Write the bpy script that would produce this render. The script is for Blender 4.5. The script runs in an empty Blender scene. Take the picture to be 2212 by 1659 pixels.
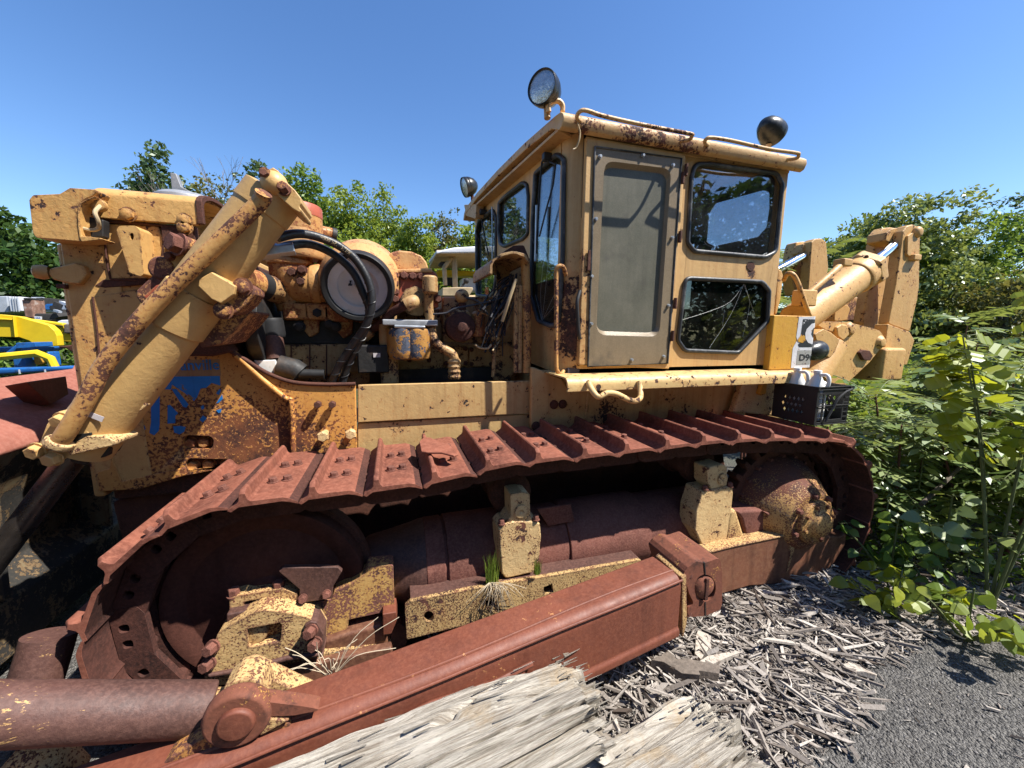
import bpy, bmesh, math, random
import numpy as np
from mathutils import Vector as V, Matrix, noise
random.seed(7); RNG = np.random.default_rng(11)
SC = bpy.context.scene; COL = SC.collection
R = math.radians
# ---------------------------------------------------------------- camera model
H = 1.9; FPX = 831.0; CX, CY = 1106.0, 829.5
YAW, PITCH, ROLL = R(17.2), R(8.1), R(0.6)
_cy, _sy, _cp, _sp = math.cos(YAW), math.sin(YAW), math.cos(PITCH), math.sin(PITCH)
cf = V((_sy*_cp, _cy*_cp, -_sp)); _r = V((_cy, -_sy, 0)); _u = V((_sy*_sp, _cy*_sp, _cp))
cr = _r*math.cos(ROLL)+_u*math.sin(ROLL); cu = _u*math.cos(ROLL)-_r*math.sin(ROLL)
EYE = V((0, 0, H))
def ray(px, py): return cf+cr*((px-CX)/FPX)+cu*((CY-py)/FPX)
def P(px, py, Y): d = ray(px, py); return EYE+d*(Y/d.y)          # survey point at depth Y
def PZ(px, py, z): d = ray(px, py); return EYE+d*((z-H)/d.z)
def PX(px, py, X): d = ray(px, py); return EYE+d*(X/d.x)
def ppm(px, py, Y): return FPX/(Y/ray(px, py).y)                 # pixels per metre there
# survey sheets: origin and scale of each measured detail
CR = {'0': (0, 0, 1), '1': (0, 324, .2686), '2': (540, 324, .2686), '3': (972, 108, .2686), '4': (1404, 216, .1953),
      '5': (1080, 540, .293), '6': (1620, 432, .293), 'A1': (0, 756, .2686), 'A2': (0, 1188, .2838), 'A3': (378, 1080, .2686),
      'A4': (486, 756, .2686), 'A5': (1026, 810, .2686), 'A6': (1404, 864, .2686), 'A7': (594, 1215, .2686), 'A8': (1188, 1215, .2686),
      'B1': (1728, 648, .2187), 'B2': (1782, 972, .1943), 'B3': (1728, 1269, .235), 'B5': (0, 621, .1334), 'B6': (891, 486, .1302), 'C1': (1663, 637, .1758), 'C2': (675, 621, .2197),
      'C4': (302.4, 745, .2381), 'C5': (486, 486, .3405), 'C3': (1782, 324, .397)}
def q(k, *c):
    ox, oy, s = CR[k]
    return [(ox+c[i]*s, oy+c[i+1]*s) for i in range(0, len(c), 2)]
def rnd(pts, r, n=5):
    out = []; m = len(pts)
    for i in range(m):
        a, b, c = V(pts[i-1]), V(pts[i]), V(pts[(i+1) % m])
        u, w = a-b, c-b; lu, lw = u.length, w.length
        if lu < 1e-6 or lw < 1e-6: out.append(tuple(b)); continue
        u /= lu; w /= lw; ang = math.acos(max(-1, min(1, u.dot(w))))
        if ang > 3.0: out.append(tuple(b)); continue
        d = min(r/math.tan(ang/2), lu*.45, lw*.45)
        p0, p1 = b+u*d, b+w*d
        for k in range(n+1):
            t = k/n; out.append(tuple(p0*(1-t)**2+b*2*t*(1-t)+p1*t*t))
    return out
# ---------------------------------------------------------------- mesh builder
class MB:
    def __init__(s): s.bm = bmesh.new(); s.mi = 0; s.bl = []
    def _f(s, vs):
        try: f = s.bm.faces.new(vs); f.material_index = s.mi; return f
        except ValueError: return None
    def prism(s, pts, vec):
        vec = V(vec); a = [s.bm.verts.new(p) for p in pts]; b = [s.bm.verts.new(V(p)+vec) for p in pts]
        n = len(a); s._f(a); s._f(b[::-1])
        for i in range(n): s._f([a[i], b[i], b[(i+1) % n], a[(i+1) % n]])
        return s
    def plate(s, outline, holes, vec):
        vec = V(vec); es = []; loops = []
        t = bmesh.new()
        for lp in [outline]+list(holes):
            vs = [t.verts.new(p) for p in lp]; loops.append(len(vs))
            for i in range(len(vs)): es.append(t.edges.new((vs[i], vs[(i+1) % len(vs)])))
        bmesh.ops.triangle_fill(t, use_beauty=True, use_dissolve=False, edges=es)
        t.verts.index_update()
        co = [v.co.copy() for v in t.verts]; fs = [[v.index for v in f.verts] for f in t.faces]; t.free()
        a = [s.bm.verts.new(c) for c in co]; b = [s.bm.verts.new(c+vec) for c in co]
        for f in fs: s._f([a[i] for i in f]); s._f([b[i] for i in reversed(f)])
        o = 0
        for n in loops:
            for i in range(n):
                j = (i+1) % n; s._f([a[o+i], b[o+i], b[o+j], a[o+j]])
            o += n
        return s
    def box(s, c, size, rot=None):
        c = V(c); h = V(size)*.5; m = rot or Matrix.Identity(3)
        vs = [s.bm.verts.new(c+m@V((x*h.x, y*h.y, z*h.z))) for x in (-1, 1) for y in (-1, 1) for z in (-1, 1)]
        for f in ((0, 1, 3, 2), (4, 6, 7, 5), (0, 4, 5, 1), (2, 3, 7, 6), (0, 2, 6, 4), (1, 5, 7, 3)): s._f([vs[i] for i in f])
        return s
    def tube(s, pts, r, n=12, closed=False, caps=True):
        pts = [V(p) for p in pts]; m = len(pts)
        rs = r if isinstance(r, (list, tuple)) else [r]*m
        up = None; rings = []
        for i in range(m):
            if closed: t = pts[(i+1) % m]-pts[i-1]
            else: t = pts[min(i+1, m-1)]-pts[max(i-1, 0)]
            if t.length < 1e-9: t = V((0, 0, 1))
            t.normalize()
            if up is None:
                up = V((0, 0, 1)) if abs(t.z) < .9 else V((0, 1, 0))
            up = up-t*up.dot(t)
            if up.length < 1e-6: up = V((1, 0, 0))-t*t.x
            up.normalize(); w = t.cross(up)
            rings.append([s.bm.verts.new(pts[i]+(up*math.cos(2*math.pi*k/n)+w*math.sin(2*math.pi*k/n))*rs[i]) for k in range(n)])
        for i in range(m if closed else m-1):
            a, b = rings[i], rings[(i+1) % m]
            for k in range(n): s._f([a[k], a[(k+1) % n], b[(k+1) % n], b[k]])
        if caps and not closed: s._f(rings[0][::-1]); s._f(rings[-1])
        return s
    def lathe(s, prof, o, ax, n=32, caps=True):
        ax = V(ax).normalized(); o = V(o)
        up = V((0, 0, 1)) if abs(ax.z) < .9 else V((1, 0, 0))
        up = (up-ax*up.dot(ax)).normalized(); w = ax.cross(up); rings = []
        for (r, h) in prof:
            if r < 1e-5: rings.append([s.bm.verts.new(o+ax*h)])
            else: rings.append([s.bm.verts.new(o+ax*h+(up*math.cos(2*math.pi*k/n)+w*math.sin(2*math.pi*k/n))*r) for k in range(n)])
        for a, b in zip(rings, rings[1:]):
            if len(a) == 1 and len(b) == 1: continue
            for k in range(n):
                k2 = (k+1) % n
                if len(a) == 1: s._f([a[0], b[k2], b[k]])
                elif len(b) == 1: s._f([a[k], a[k2], b[0]])
                else: s._f([a[k], a[k2], b[k2], b[k]])
        if caps:
            if len(rings[0]) > 1: s._f(rings[0][::-1])
            if len(rings[-1]) > 1: s._f(rings[-1])
        return s
    def bolt(s, p, ax=(0, -1, 0), r=.022, h=.022):
        s.bl.append((p, ax, r, h))
        s.lathe([(r*1.25, 0), (r*1.25, h*.2)], p, ax, 14)
        return s.lathe([(r, h*.15), (r, h*.9), (r*.85, h)], p, ax, 6)
    def ball(s, c, rad, n=20, m=12):
        return s.lathe([(rad*math.sin(math.pi*i/m), -rad*math.cos(math.pi*i/m)) for i in range(m+1)], c, (0, 0, 1), n, False)
def spl(pts, k=6):
    """Catmull-Rom through the points (tuples of any size)"""
    p = [np.array(x, float) for x in pts]; p = [2*p[0]-p[1]]+p+[2*p[-1]-p[-2]]; out = []
    for i in range(1, len(p)-2):
        for j in range(k):
            t = j/k; a, b, c, d = p[i-1], p[i], p[i+1], p[i+2]
            out.append(.5*(2*b+(c-a)*t+(2*a-5*b+4*c-d)*t*t+(3*b-a-3*c+d)*t**3))
    out.append(p[-2]); return [tuple(x) for x in out]
def link(name, me, parent=None):
    o = bpy.data.objects.new(name, me); COL.objects.link(o)
    if parent is not None:
        o.parent = parent
        b = parent; off = V((0, 0, 0))
        while b is not None: off += b.location; b = b.parent
        o.location = -off if parent.parent is None else V((0, 0, 0))
    return o
def obj(name, mb, mat, parent=None, bev=.006, sharp=38, seg=2):
    if name.endswith('_bolts') and len(mb.bl) > 1:                # each bolt head is a piece of its own
        mb.bm.free(); return [obj('bolt', MB().bolt(*a), mat, parent, 0) for a in mb.bl][0]
    me = bpy.data.meshes.new(name)
    bmesh.ops.recalc_face_normals(mb.bm, faces=mb.bm.faces[:])
    mb.bm.to_mesh(me); mb.bm.free()
    for m in (mat if isinstance(mat, (list, tuple)) else [mat]): me.materials.append(m)
    me.polygons.foreach_set('use_smooth', [True]*len(me.polygons))
    o = link(name, me, parent)
    if bev:
        b = o.modifiers.new('bevel', 'BEVEL'); b.width = bev; b.segments = seg; b.limit_method = 'ANGLE'; b.angle_limit = R(sharp)
        w = o.modifiers.new('wn', 'WEIGHTED_NORMAL'); w.keep_sharp = True
    else:
        me.set_sharp_from_angle(angle=R(sharp))
    return o
def tag(o, label=None, cat=None, group=None, kind=None):
    if label: o['label'] = label
    if cat: o['category'] = cat
    if group: o['group'] = group
    if kind: o['kind'] = kind
    return o
def thing(name, loc, label, cat, group=None):
    o = bpy.data.objects.new(name, None); COL.objects.link(o); o.location = loc; o.empty_display_size = .1
    return tag(o, label, cat, group)
def ex(name, pts, Y, th, mat, parent, bev=.006, holes=(), seg=2):
    f = lambda L: [P(x, y, Y) for x, y in L]
    mb = MB()
    if holes: mb.plate(f(pts), [f(h) for h in holes], (0, th, 0))
    else: mb.prism(f(pts), (0, th, 0))
    return obj(name, mb, mat, parent, bev, seg=seg)
def ptube(name, pts, r, mat, parent, n=12, k=6):
    """pts: (px,py,Y) survey points"""
    w = [tuple(P(*p)) for p in pts]
    return obj(name, MB().tube(spl(w, k) if len(w) > 2 else w, r, n), mat, parent, 0)
def circ(cx, cy, rx, ry=None, n=24, a0=0):
    ry = ry or rx
    return [(cx+rx*math.cos(a0+2*math.pi*i/n), cy+ry*math.sin(a0+2*math.pi*i/n)) for i in range(n)]
# ---------------------------------------------------------------- materials
class NT:
    def __init__(s, name):
        s.m = bpy.data.materials.new(name); s.m.use_nodes = True; s.t = s.m.node_tree; s.t.nodes.clear()
        s.o = s.t.nodes.new('ShaderNodeOutputMaterial')
    def n(s, ty, ins=None, **pr):
        x = s.t.nodes.new('ShaderNode'+ty)
        for k, v in pr.items(): setattr(x, k, v)
        for k, v in (ins or {}).items(): s.put(x.inputs[k], v)
        return x
    def put(s, sock, v):
        if isinstance(v, bpy.types.NodeSocket): s.t.links.new(v, sock)
        elif isinstance(v, (tuple, list)) and sock.type == 'RGBA' and len(v) == 3: sock.default_value = (*v, 1)
        else: sock.default_value = v
    def math(s, op, a, b=0.0, c=0.0): return s.n('Math', {0: a, 1: b, 2: c}, operation=op).outputs[0]
    def mix(s, f, a, b, bt='MIX'):
        x = s.n('Mix', data_type='RGBA', blend_type=bt); s.put(x.inputs[0], f); s.put(x.inputs[6], a); s.put(x.inputs[7], b); return x.outputs[2]
    def rng(s, v, a, b, c=0.0, d=1.0): return s.n('MapRange', {0: v, 1: a, 2: b, 3: c, 4: d}).outputs[0]
    def noise(s, co, sc, det=6, ro=.6, dist=0.0):
        return s.n('TexNoise', {'Vector': co, 'Scale': sc, 'Detail': det, 'Roughness': ro, 'Distortion': dist}).outputs[0]
    def scale(s, co, v): return s.n('Mapping', {'Vector': co, 'Scale': v}).outputs[0]
    def bump(s, h, st=.5, d=.01, nrm=None):
        x = s.n('Bump', {'Height': h, 'Strength': st, 'Distance': d})
        if nrm is not None: s.put(x.inputs['Normal'], nrm)
        return x.outputs[0]
    def coord(s):
        tc = s.n('TexCoord').outputs['Object']; oi = s.n('ObjectInfo').outputs['Random']
        return s.n('VectorMath', {0: tc, 1: s.n('CombineXYZ', {0: s.math('MULTIPLY', oi, 37.), 1: s.math('MULTIPLY', oi, 11.), 2: 0}).outputs[0]}, operation='ADD').outputs[0], tc
    def bsdf(s, **k):
        k = {a.replace('_', ' '): b for a, b in k.items()}
        x = s.n('BsdfPrincipled', k); s.t.links.new(x.outputs[0], s.o.inputs[0]); return x
YEL = (.50, .315, .105)
DARK = (.030, .017, .014)
RUST = (.125, .044, .027)
def paint(name, col=YEL, thr=.64, sc=2.4, rusty=.22, rough=.5, spots=(), grime=.3, edge=.05, fine=.35, dark=DARK, rust=RUST, bump=.6, under=None, halo=.5, spec=.4, fs=15., rgh=.70, sp=.655, wr=.5):
    """old flaking paint: thr lower = more bare metal; spots: (x,y,z,radius,amount) where it is worn"""
    if col[0] > col[2]*1.8: col = (col[0]*1.06, col[1]*1.0, col[2]*1.04)
    g = NT(name); co, oc = g.coord()
    a = g.noise(co, sc*1.25, 12, rgh, .15); b = g.noise(co, sc*fs, 6, .65)
    m = g.math('ADD', g.math('MULTIPLY', a, 1-fine), g.math('MULTIPLY', b, fine))
    for (x, y, z, r, k) in spots:
        d = g.n('VectorMath', {0: g.n('TexCoord').outputs['Object'], 1: (x, y, z)}, operation='DISTANCE').outputs['Value']
        m = g.math('ADD', m, g.math('MULTIPLY', g.rng(d, 0, r, 1, 0), k))
    sk_ = g.math('ADD', g.noise(co, 21., 5, .6, .3), g.math('MULTIPLY', g.math('SUBTRACT', a, .5), .45))
    m = g.math('MAXIMUM', m, g.math('ADD', g.math('SUBTRACT', sk_, sp), thr))
    geo = g.n('NewGeometry')
    if edge:
        be = g.n('Bevel', {'Radius': .020}, samples=3).outputs[0]
        dt = g.n('VectorMath', {0: be, 1: geo.outputs['Normal']}, operation='DOT_PRODUCT').outputs['Value']
        m = g.math('ADD', m, g.math('MULTIPLY', g.rng(dt, .995, .8), edge))
    chip = g.rng(m, thr, thr+.012)
    hal = g.math('MULTIPLY', g.rng(m, thr-.07, thr+.01), halo)
    big = g.noise(co, .9, 4, .6); med = g.noise(co, 17, 5, .65)
    strk = g.noise(g.scale(co, (14, 14, .9)), 1., 5, .65)
    c1 = g.mix(g.rng(big, .3, .7), tuple(c*.86 for c in col), tuple(min(1, c*1.10) for c in col))
    c1 = g.mix(g.math('MULTIPLY', g.rng(med, .42, .7), .35), c1, tuple(c*k for c, k in zip(col, (.74, .66, .62))))
    c1 = g.mix(g.math('MULTIPLY', g.rng(strk, .5, .78), grime), c1, (col[0]*.36, col[1]*.29, col[2]*.30))
    st2 = g.noise(g.scale(co, (26, 26, 1.6)), 1., 4, .6); c1 = g.mix(g.math('MULTIPLY', g.rng(st2, .56, .74), grime*.9), c1, (col[0]*.62, col[1]*.40, col[2]*.30))
    c1 = g.mix(hal, c1, (col[0]*.62+.03, col[1]*.36+.01, col[2]*.25))
    rs = g.noise(co, sc*3.1, 8, .68)
    c2 = g.mix(g.rng(rs, .62-rusty*.5, .78-rusty*.5), dark, rust)
    if under: c2 = g.mix(g.rng(g.noise(co, 5., 3), .53, .56), c2, under)
    c2 = g.mix(g.math('MULTIPLY', g.rng(g.noise(co, 60., 3), .45, .7), .3), c2, tuple(min(1, x*1.9) for x in rust))
    c = g.mix(chip, c1, c2)
    h = g.math('ADD', g.math('MULTIPLY', chip, -.55), g.math('ADD', g.math('MULTIPLY', g.noise(co, 34., 4, .55, .6), wr), g.math('MULTIPLY', g.noise(co, 110., 3), .16)))
    g.bsdf(Base_Color=c, Roughness=g.math('ADD', g.rng(chip, 0, 1, rough, .85), g.rng(med, .3, .7, -.08, .1)), Specular_IOR_Level=spec, Normal=g.bump(h, bump, .006))
    return g.m
def rustm(name, c0=(.085, .026, .017), c1=(.20, .066, .040), c2=(.27, .105, .066), sc=3., speck=.0, spc=(.42, .27, .09), sthr=.62, rough=.82, bump=.6, streak=.25, bs=1., spec=.25, an=(1, 1, 1)):
    g = NT(name); co, oc = g.coord()
    a = g.noise(co, sc, 8, .62); f = g.noise(co, sc*26, 5, .7); md = g.noise(co, sc*7, 6, .66)
    c = g.mix(g.rng(a, .32, .62), c0, c1); c = g.mix(g.math('MULTIPLY', g.rng(f, .42, .72), .75), c, c2)
    c = g.mix(g.math('MULTIPLY', g.rng(md, .55, .75), .5), c, c0)
    st = g.noise(g.scale(co, (9, 9, .7)), 1.3, 5, .6)
    c = g.mix(g.math('MULTIPLY', g.rng(st, .5, .72), streak), c, tuple(x*.35 for x in c0))
    if speck:
        m = g.math('ADD', g.math('MULTIPLY', a, .45), g.math('MULTIPLY', g.noise(g.scale(co, an), sc*16, 6, .7), .55))
        c = g.mix(g.math('MULTIPLY', g.rng(m, sthr, sthr+.02), speck), c, spc)
    h = g.math('ADD', g.math('MULTIPLY', md, .6), g.math('MULTIPLY', f, .5))
    g.bsdf(Base_Color=c, Roughness=g.rng(md, .3, .7, rough-.1, rough+.08), Specular_IOR_Level=spec, Normal=g.bump(h, bump, .006*bs))
    return g.m
def plain(name, col, rough=.5, metal=0., var=.25, sc=6., bump=.15, bsc=40., spec=.4, dirt=None, dthr=.55):
    g = NT(name); co, oc = g.coord(); a = g.noise(co, sc, 6, .65); b = g.noise(co, bsc, 4, .6)
    c = g.mix(g.rng(a, .3, .7), tuple(x*(1-var) for x in col), tuple(min(1, x*(1+var)) for x in col))
    if dirt: c = g.mix(g.math('MULTIPLY', g.rng(a, dthr, dthr+.12), .8), c, dirt)
    g.bsdf(Base_Color=c, Roughness=g.rng(b, .3, .7, max(.04, rough-.08), min(1, rough+.1)), Metallic=metal, Specular_IOR_Level=spec, Normal=g.bump(b, bump, .004))
    return g.m
def glassm(name, tint=(.62, .66, .64), refl=.16, dust=.12, dcol=(.35, .34, .30), fm=.6):
    g = NT(name); co, oc = g.coord()
    fr = g.n('LayerWeight', {'Blend': .35}).outputs['Fresnel']
    tr = g.n('BsdfTransparent', {'Color': tint}); gl = g.n('BsdfGlossy', {'Color': (.9, .93, .95), 'Roughness': .015})
    df = g.n('BsdfDiffuse', {'Color': dcol})
    d = g.math('MULTIPLY', g.rng(g.noise(co, 5., 8, .7), .35, .75), dust*2)
    m1 = g.n('MixShader', {0: d, 1: tr.outputs[0], 2: df.outputs[0]})
    m2 = g.n('MixShader', {0: g.math('ADD', g.math('MULTIPLY', fr, fm), refl), 1: m1.outputs[0], 2: gl.outputs[0]})
    g.t.links.new(m2.outputs[0], g.o.inputs[0]); return g.m
def leafm(name, hue=(.075, .125, .022), hue2=(.15, .20, .035), trans=.45, gloss=.08, rough=.4):
    """leaf: per-leaf tint attribute blends two greens"""
    g = NT(name); at = g.n('Attribute', attribute_name='tint').outputs['Fac']
    c = g.mix(at, hue, hue2)
    d = g.n('BsdfDiffuse', {'Color': c}); t = g.n('BsdfTranslucent', {'Color': g.mix(.6, c, (hue2[0]*1.5, hue2[1]*1.35, hue2[2]*.8))})
    gl = g.n('BsdfGlossy', {'Color': (.8, .85, .8), 'Roughness': rough})
    m1 = g.n('MixShader', {0: trans, 1: d.outputs[0], 2: t.outputs[0]})
    m2 = g.n('MixShader', {0: gloss, 1: m1.outputs[0], 2: gl.outputs[0]})
    g.t.links.new(m2.outputs[0], g.o.inputs[0]); return g.m
# ================================================================ materials used on the machine
m_yel = paint('yellow_paint', thr=.635, sp=.66, sc=2.2, grime=.28, edge=.07)
m_cab = paint('cab_paint', thr=.675, sp=.715, wr=.3, sc=3.0, grime=.42, edge=.075, col=(.51, .34, .135), fine=.3, spots=[(1.16, 2.37, 2.15, .5, .16), (1.2, 2.35, 1.75, .42, .14), (2.62, 2.35, 2.35, .10, .3)])
m_roof = paint('roof_paint', col=(.54, .37, .16), thr=.60, sp=.66, sc=4.2, grime=.15, rusty=.4, edge=.03, spots=[(1.55, 2.3, 3.12, .7, .10)])
m_guard = paint('guard_paint', col=(.50, .31, .10), thr=.60, sp=.64, wr=.9, sc=3.4, grime=.3, edge=.09, fine=.4, spots=[(-1.5, 2.6, 1.75, .35, .06)])
m_side = paint('rusted_side_paint', col=(.52, .27, .065), thr=.565, sc=2.6, grime=.3, rusty=.4, edge=.03, fine=.62, fs=22., halo=.45, rust=(.17, .058, .022), dark=(.05, .02, .014),
               spots=[(-.85, 2.6, 1.05, .6, .13), (-.62, 2.6, 1.25, .35, .05), (-1.25, 2.6, 1.02, .45, .04)])
m_hull = paint('hull_paint', col=(.46, .32, .13), thr=.63, sp=.665, sc=3.1, grime=.42, edge=.06, fine=.4, dark=(.02, .018, .017), rusty=.05, spots=[(1.5, 2.5, 1.22, .45, .12), (2.2, 2.5, 1.25, .45, .10), (.0, 2.6, 1.15, .3, .12)])
m_board = paint('board_paint', col=(.56, .41, .17), thr=.59, sp=.615, sc=7.5, grime=.12, edge=.02, fine=.3, rusty=.1)
m_eng = paint('engine_paint', col=(.40, .275, .115), thr=.55, sp=.62, wr=.8, sc=4.2, grime=.75, edge=.12, fine=.42, rusty=.15)
m_engr = paint('engine_rust_paint', col=(.45, .26, .085), thr=.52, sp=.62, wr=.9, sc=4.6, grime=.45, edge=.10, fine=.42, rusty=.7, rust=(.22, .075, .03))
m_dome = paint('dome_paint', col=(.52, .31, .12), thr=.565, sc=5.2, grime=.1, fine=.3, edge=0, rusty=.55, dark=(.10, .045, .035), rust=(.24, .09, .05))
m_red = paint('oxide_red_paint', col=(.33, .085, .042), thr=.60, sc=5., grime=.35, edge=.08, fine=.3, under=(.46, .29, .10), dark=(.46, .29, .10))
m_cast = paint('worn_casting', col=(.50, .36, .15), sp=.66, thr=.535, fs=26., sc=4.0, grime=.35, edge=.17, fine=.66, rusty=.45, dark=(.07, .032, .026), rust=(.15, .055, .032), bump=1.1, rough=.65)
m_rail = paint('scuffed_rail', col=(.45, .33, .14), sp=.62, thr=.53, fs=34., sc=3.2, grime=.35, edge=.09, fine=.72, rusty=.35, bump=.9, rough=.65)
m_post = paint('bracket_paint', col=(.55, .41, .19), sp=.635, thr=.575, fs=24., sc=4.5, grime=.12, edge=.06, fine=.6, rusty=.4, bump=1.2)
m_cover = paint('mud_worn_cover', col=(.44, .28, .095), thr=.51, fs=34., sc=3.0, grime=.25, edge=.05, fine=.62, rusty=.5, dark=(.07, .035, .03), bump=1.1, spots=[(2.7, 2.1, .95, .45, .12)])
m_cyl = paint('cylinder_paint', col=(.50, .33, .12), thr=.655, sp=.71, sc=3.4, grime=.2, edge=.05, fine=.35)
m_line = paint('line_paint', col=(.47, .28, .09), thr=.505, sc=4.5, dark=(.06, .026, .018), rust=(.13, .05, .03), grime=.3, edge=0, fine=.4, rusty=.45)
m_knuck = paint('knuckle_paint', col=(.46, .26, .08), thr=.475, dark=(.05, .022, .016), rust=(.13, .048, .03), fs=16., sc=5., grime=.5, edge=.12, fine=.45, rusty=.5)
m_rip = paint('ripper_paint', col=(.53, .335, .115), thr=.605, sp=.64, wr=.8, sc=3.2, grime=.2, edge=.11, fine=.45)
m_tank = paint('tank_paint', col=(.52, .29, .035), thr=.69, sc=4., grime=.25, edge=.03)
m_blade = paint('blade_back_paint', col=(.15, .125, .07), thr=.475, sc=3.4, grime=.6, edge=.05, fine=.3, rusty=.0, dark=(.022, .021, .019), rust=(.04, .03, .022))
m_track = rustm('track_rust', (.085, .028, .019), (.225, .076, .046), (.31, .122, .078), sc=1.7, streak=.3, bump=.55)
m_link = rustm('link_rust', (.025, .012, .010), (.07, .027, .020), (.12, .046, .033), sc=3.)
m_idler = rustm('idler_rust', (.04, .014, .010), (.07, .024, .016), (.095, .034, .023), sc=2.)
m_tube = rustm('frame_rust', (.075, .028, .022), (.165, .062, .046), (.24, .11, .08), sc=3.0, bump=.55, bs=1.5, speck=.5, spc=(.40, .25, .10), sthr=.67)
m_arm = rustm('arm_rust', (.105, .030, .017), (.165, .048, .026), (.215, .072, .039), sc=2.4, speck=.75, spc=(.46, .22, .085), sthr=.635, streak=.3, bump=.35, rough=.6, spec=.45)
m_bar = rustm('brace_rust', (.045, .021, .017), (.088, .040, .031), (.150, .074, .056), sc=2.6, speck=.9, spc=(.50, .30, .11), sthr=.615, an=(.35, 2.2, 2.2), streak=.15, bump=.6, rough=.62, spec=.4)
m_frame = rustm('frame_skid_rust', (.10, .040, .024), (.20, .078, .042), (.25, .125, .07), sc=1.8, speck=.7, spc=(.46, .30, .11), sthr=.645, streak=.6, bump=.4, rough=.6, spec=.4)
m_brust = rustm('blade_rust', (.20, .065, .045), (.27, .098, .068), (.34, .15, .11), sc=1.8, speck=.5, spc=(.55, .30, .12), sthr=.66, bump=.5)
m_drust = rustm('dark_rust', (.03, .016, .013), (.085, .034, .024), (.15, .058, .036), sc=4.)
m_bolt = rustm('bolt_rust', (.06, .024, .018), (.16, .06, .042), (.27, .12, .085), sc=9.)
m_black = plain('black_rubber', (.016, .016, .017), .55, bump=.2, spec=.35)
m_hose = plain('hose_rubber', (.02, .02, .022), .42, bump=.35, bsc=70, dirt=(.09, .085, .08), dthr=.58)
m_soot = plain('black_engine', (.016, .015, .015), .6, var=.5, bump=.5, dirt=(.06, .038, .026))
m_gask = plain('window_gasket', (.030, .031, .033), .42, var=.35, bump=.3, dirt=(.14, .14, .14), dthr=.52)
m_chrome = plain('chrome_rod', (.72, .76, .80), .10, metal=1., var=.05, bump=.03)
m_rod = plain('oily_rod', (.10, .085, .075), .30, metal=.75, var=.5, sc=3., bump=.1, dirt=(.12, .07, .03))
m_steel = plain('zinc_steel', (.42, .44, .46), .35, metal=.7, var=.2)
m_lampb = plain('lamp_black', (.014, .015, .015), .32, var=.3, bump=.08, dirt=(.05, .055, .05), dthr=.6)
m_grey = plain('weathered_aluminium', (.30, .31, .33), .5, metal=.3, var=.3, dirt=(.09, .085, .08))
m_dish = plain('filter_dish', (.56, .53, .54), .42, metal=.25, var=.16, sc=3.5, bump=.12, bsc=16, dirt=(.22, .18, .17), dthr=.56)
m_dark = plain('cab_inside', (.055, .050, .062), .8, var=.3)
m_seat = plain('seat_vinyl', (.025, .024, .024), .5)
m_white = plain('white_plastic', (.68, .68, .66), .4, var=.1, sc=9, dirt=(.40, .38, .34), dthr=.62)
m_blue = paint('blue_decal', col=(.012, .15, .42), thr=.60, sc=7., grime=.35, edge=0, fine=.3, dark=(.20, .13, .06), rust=(.16, .06, .03), halo=0, bump=.3)
m_tan = paint('tan_primer', col=(.27, .165, .075), thr=.60, sc=5.5, grime=.4, edge=0, fine=.35, dark=(.05, .03, .02), halo=.2, bump=.4)
m_glass = glassm('cab_glass', (.80, .82, .82), .14, .04); m_glassu = glassm('side_glass', (.86, .88, .90), .0, .035, (.22, .22, .25), .35); m_glassd = glassm('dusty_glass', (.45, .47, .45), .0, .06, (.10, .10, .085), .4)
m_lens = plain('lamp_lens', (.46, .48, .50), .12, metal=.55, var=.3, sc=18., bump=.9, bsc=55, dirt=(.35, .28, .2), dthr=.6)
m_sticker = plain('paper_label', (.48, .44, .45), .6, var=.15)
m_wire = plain('wire_black', (.018, .018, .022), .5); m_wireb = plain('wire_tan', (.40, .30, .17), .55)
def doorsheet(name, base, c2):
    g = NT(name); co, oc = g.coord()
    z = g.n('SeparateXYZ', {0: g.n('TexCoord').outputs['Object']}).outputs[2]
    a = g.noise(co, 4., 8, .7); f = g.noise(co, 120., 3, .6); st = g.noise(g.scale(co, (16, 16, 1.1)), 1., 5, .65)
    c = g.mix(g.rng(a, .35, .68), base, c2); c = g.mix(g.math('MULTIPLY', g.rng(f, .4, .7), .22), c, tuple(x*1.7 for x in c2))
    c = g.mix(g.math('MULTIPLY', g.rng(st, .5, .75), .30), c, tuple(x*.5 for x in base))
    mo = g.math('ADD', g.noise(co, 3.2, 8, .7), g.math('MULTIPLY', g.rng(z, 1.62, 1.86, 1, 0), .2))
    c = g.mix(g.math('MULTIPLY', g.rng(mo, .57, .72), .7), c, (.075, .068, .058))
    x = g.bsdf(Base_Color=c, Roughness=.34, Specular_IOR_Level=.42, Normal=g.bump(a, .12, .004)); return g.m
m_dpan = doorsheet('yellowed_plastic', (.165, .125, .078), (.215, .165, .105)); m_dpane = doorsheet('frosted_pane', (.085, .085, .064), (.135, .128, .098))
# ================================================================ the bulldozer
BD = thing('bulldozer', (1.2, 3.33, 0), 'huge old yellow crawler bulldozer with rusty tracks, square cab and raised rear ripper', 'bulldozer')
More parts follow.
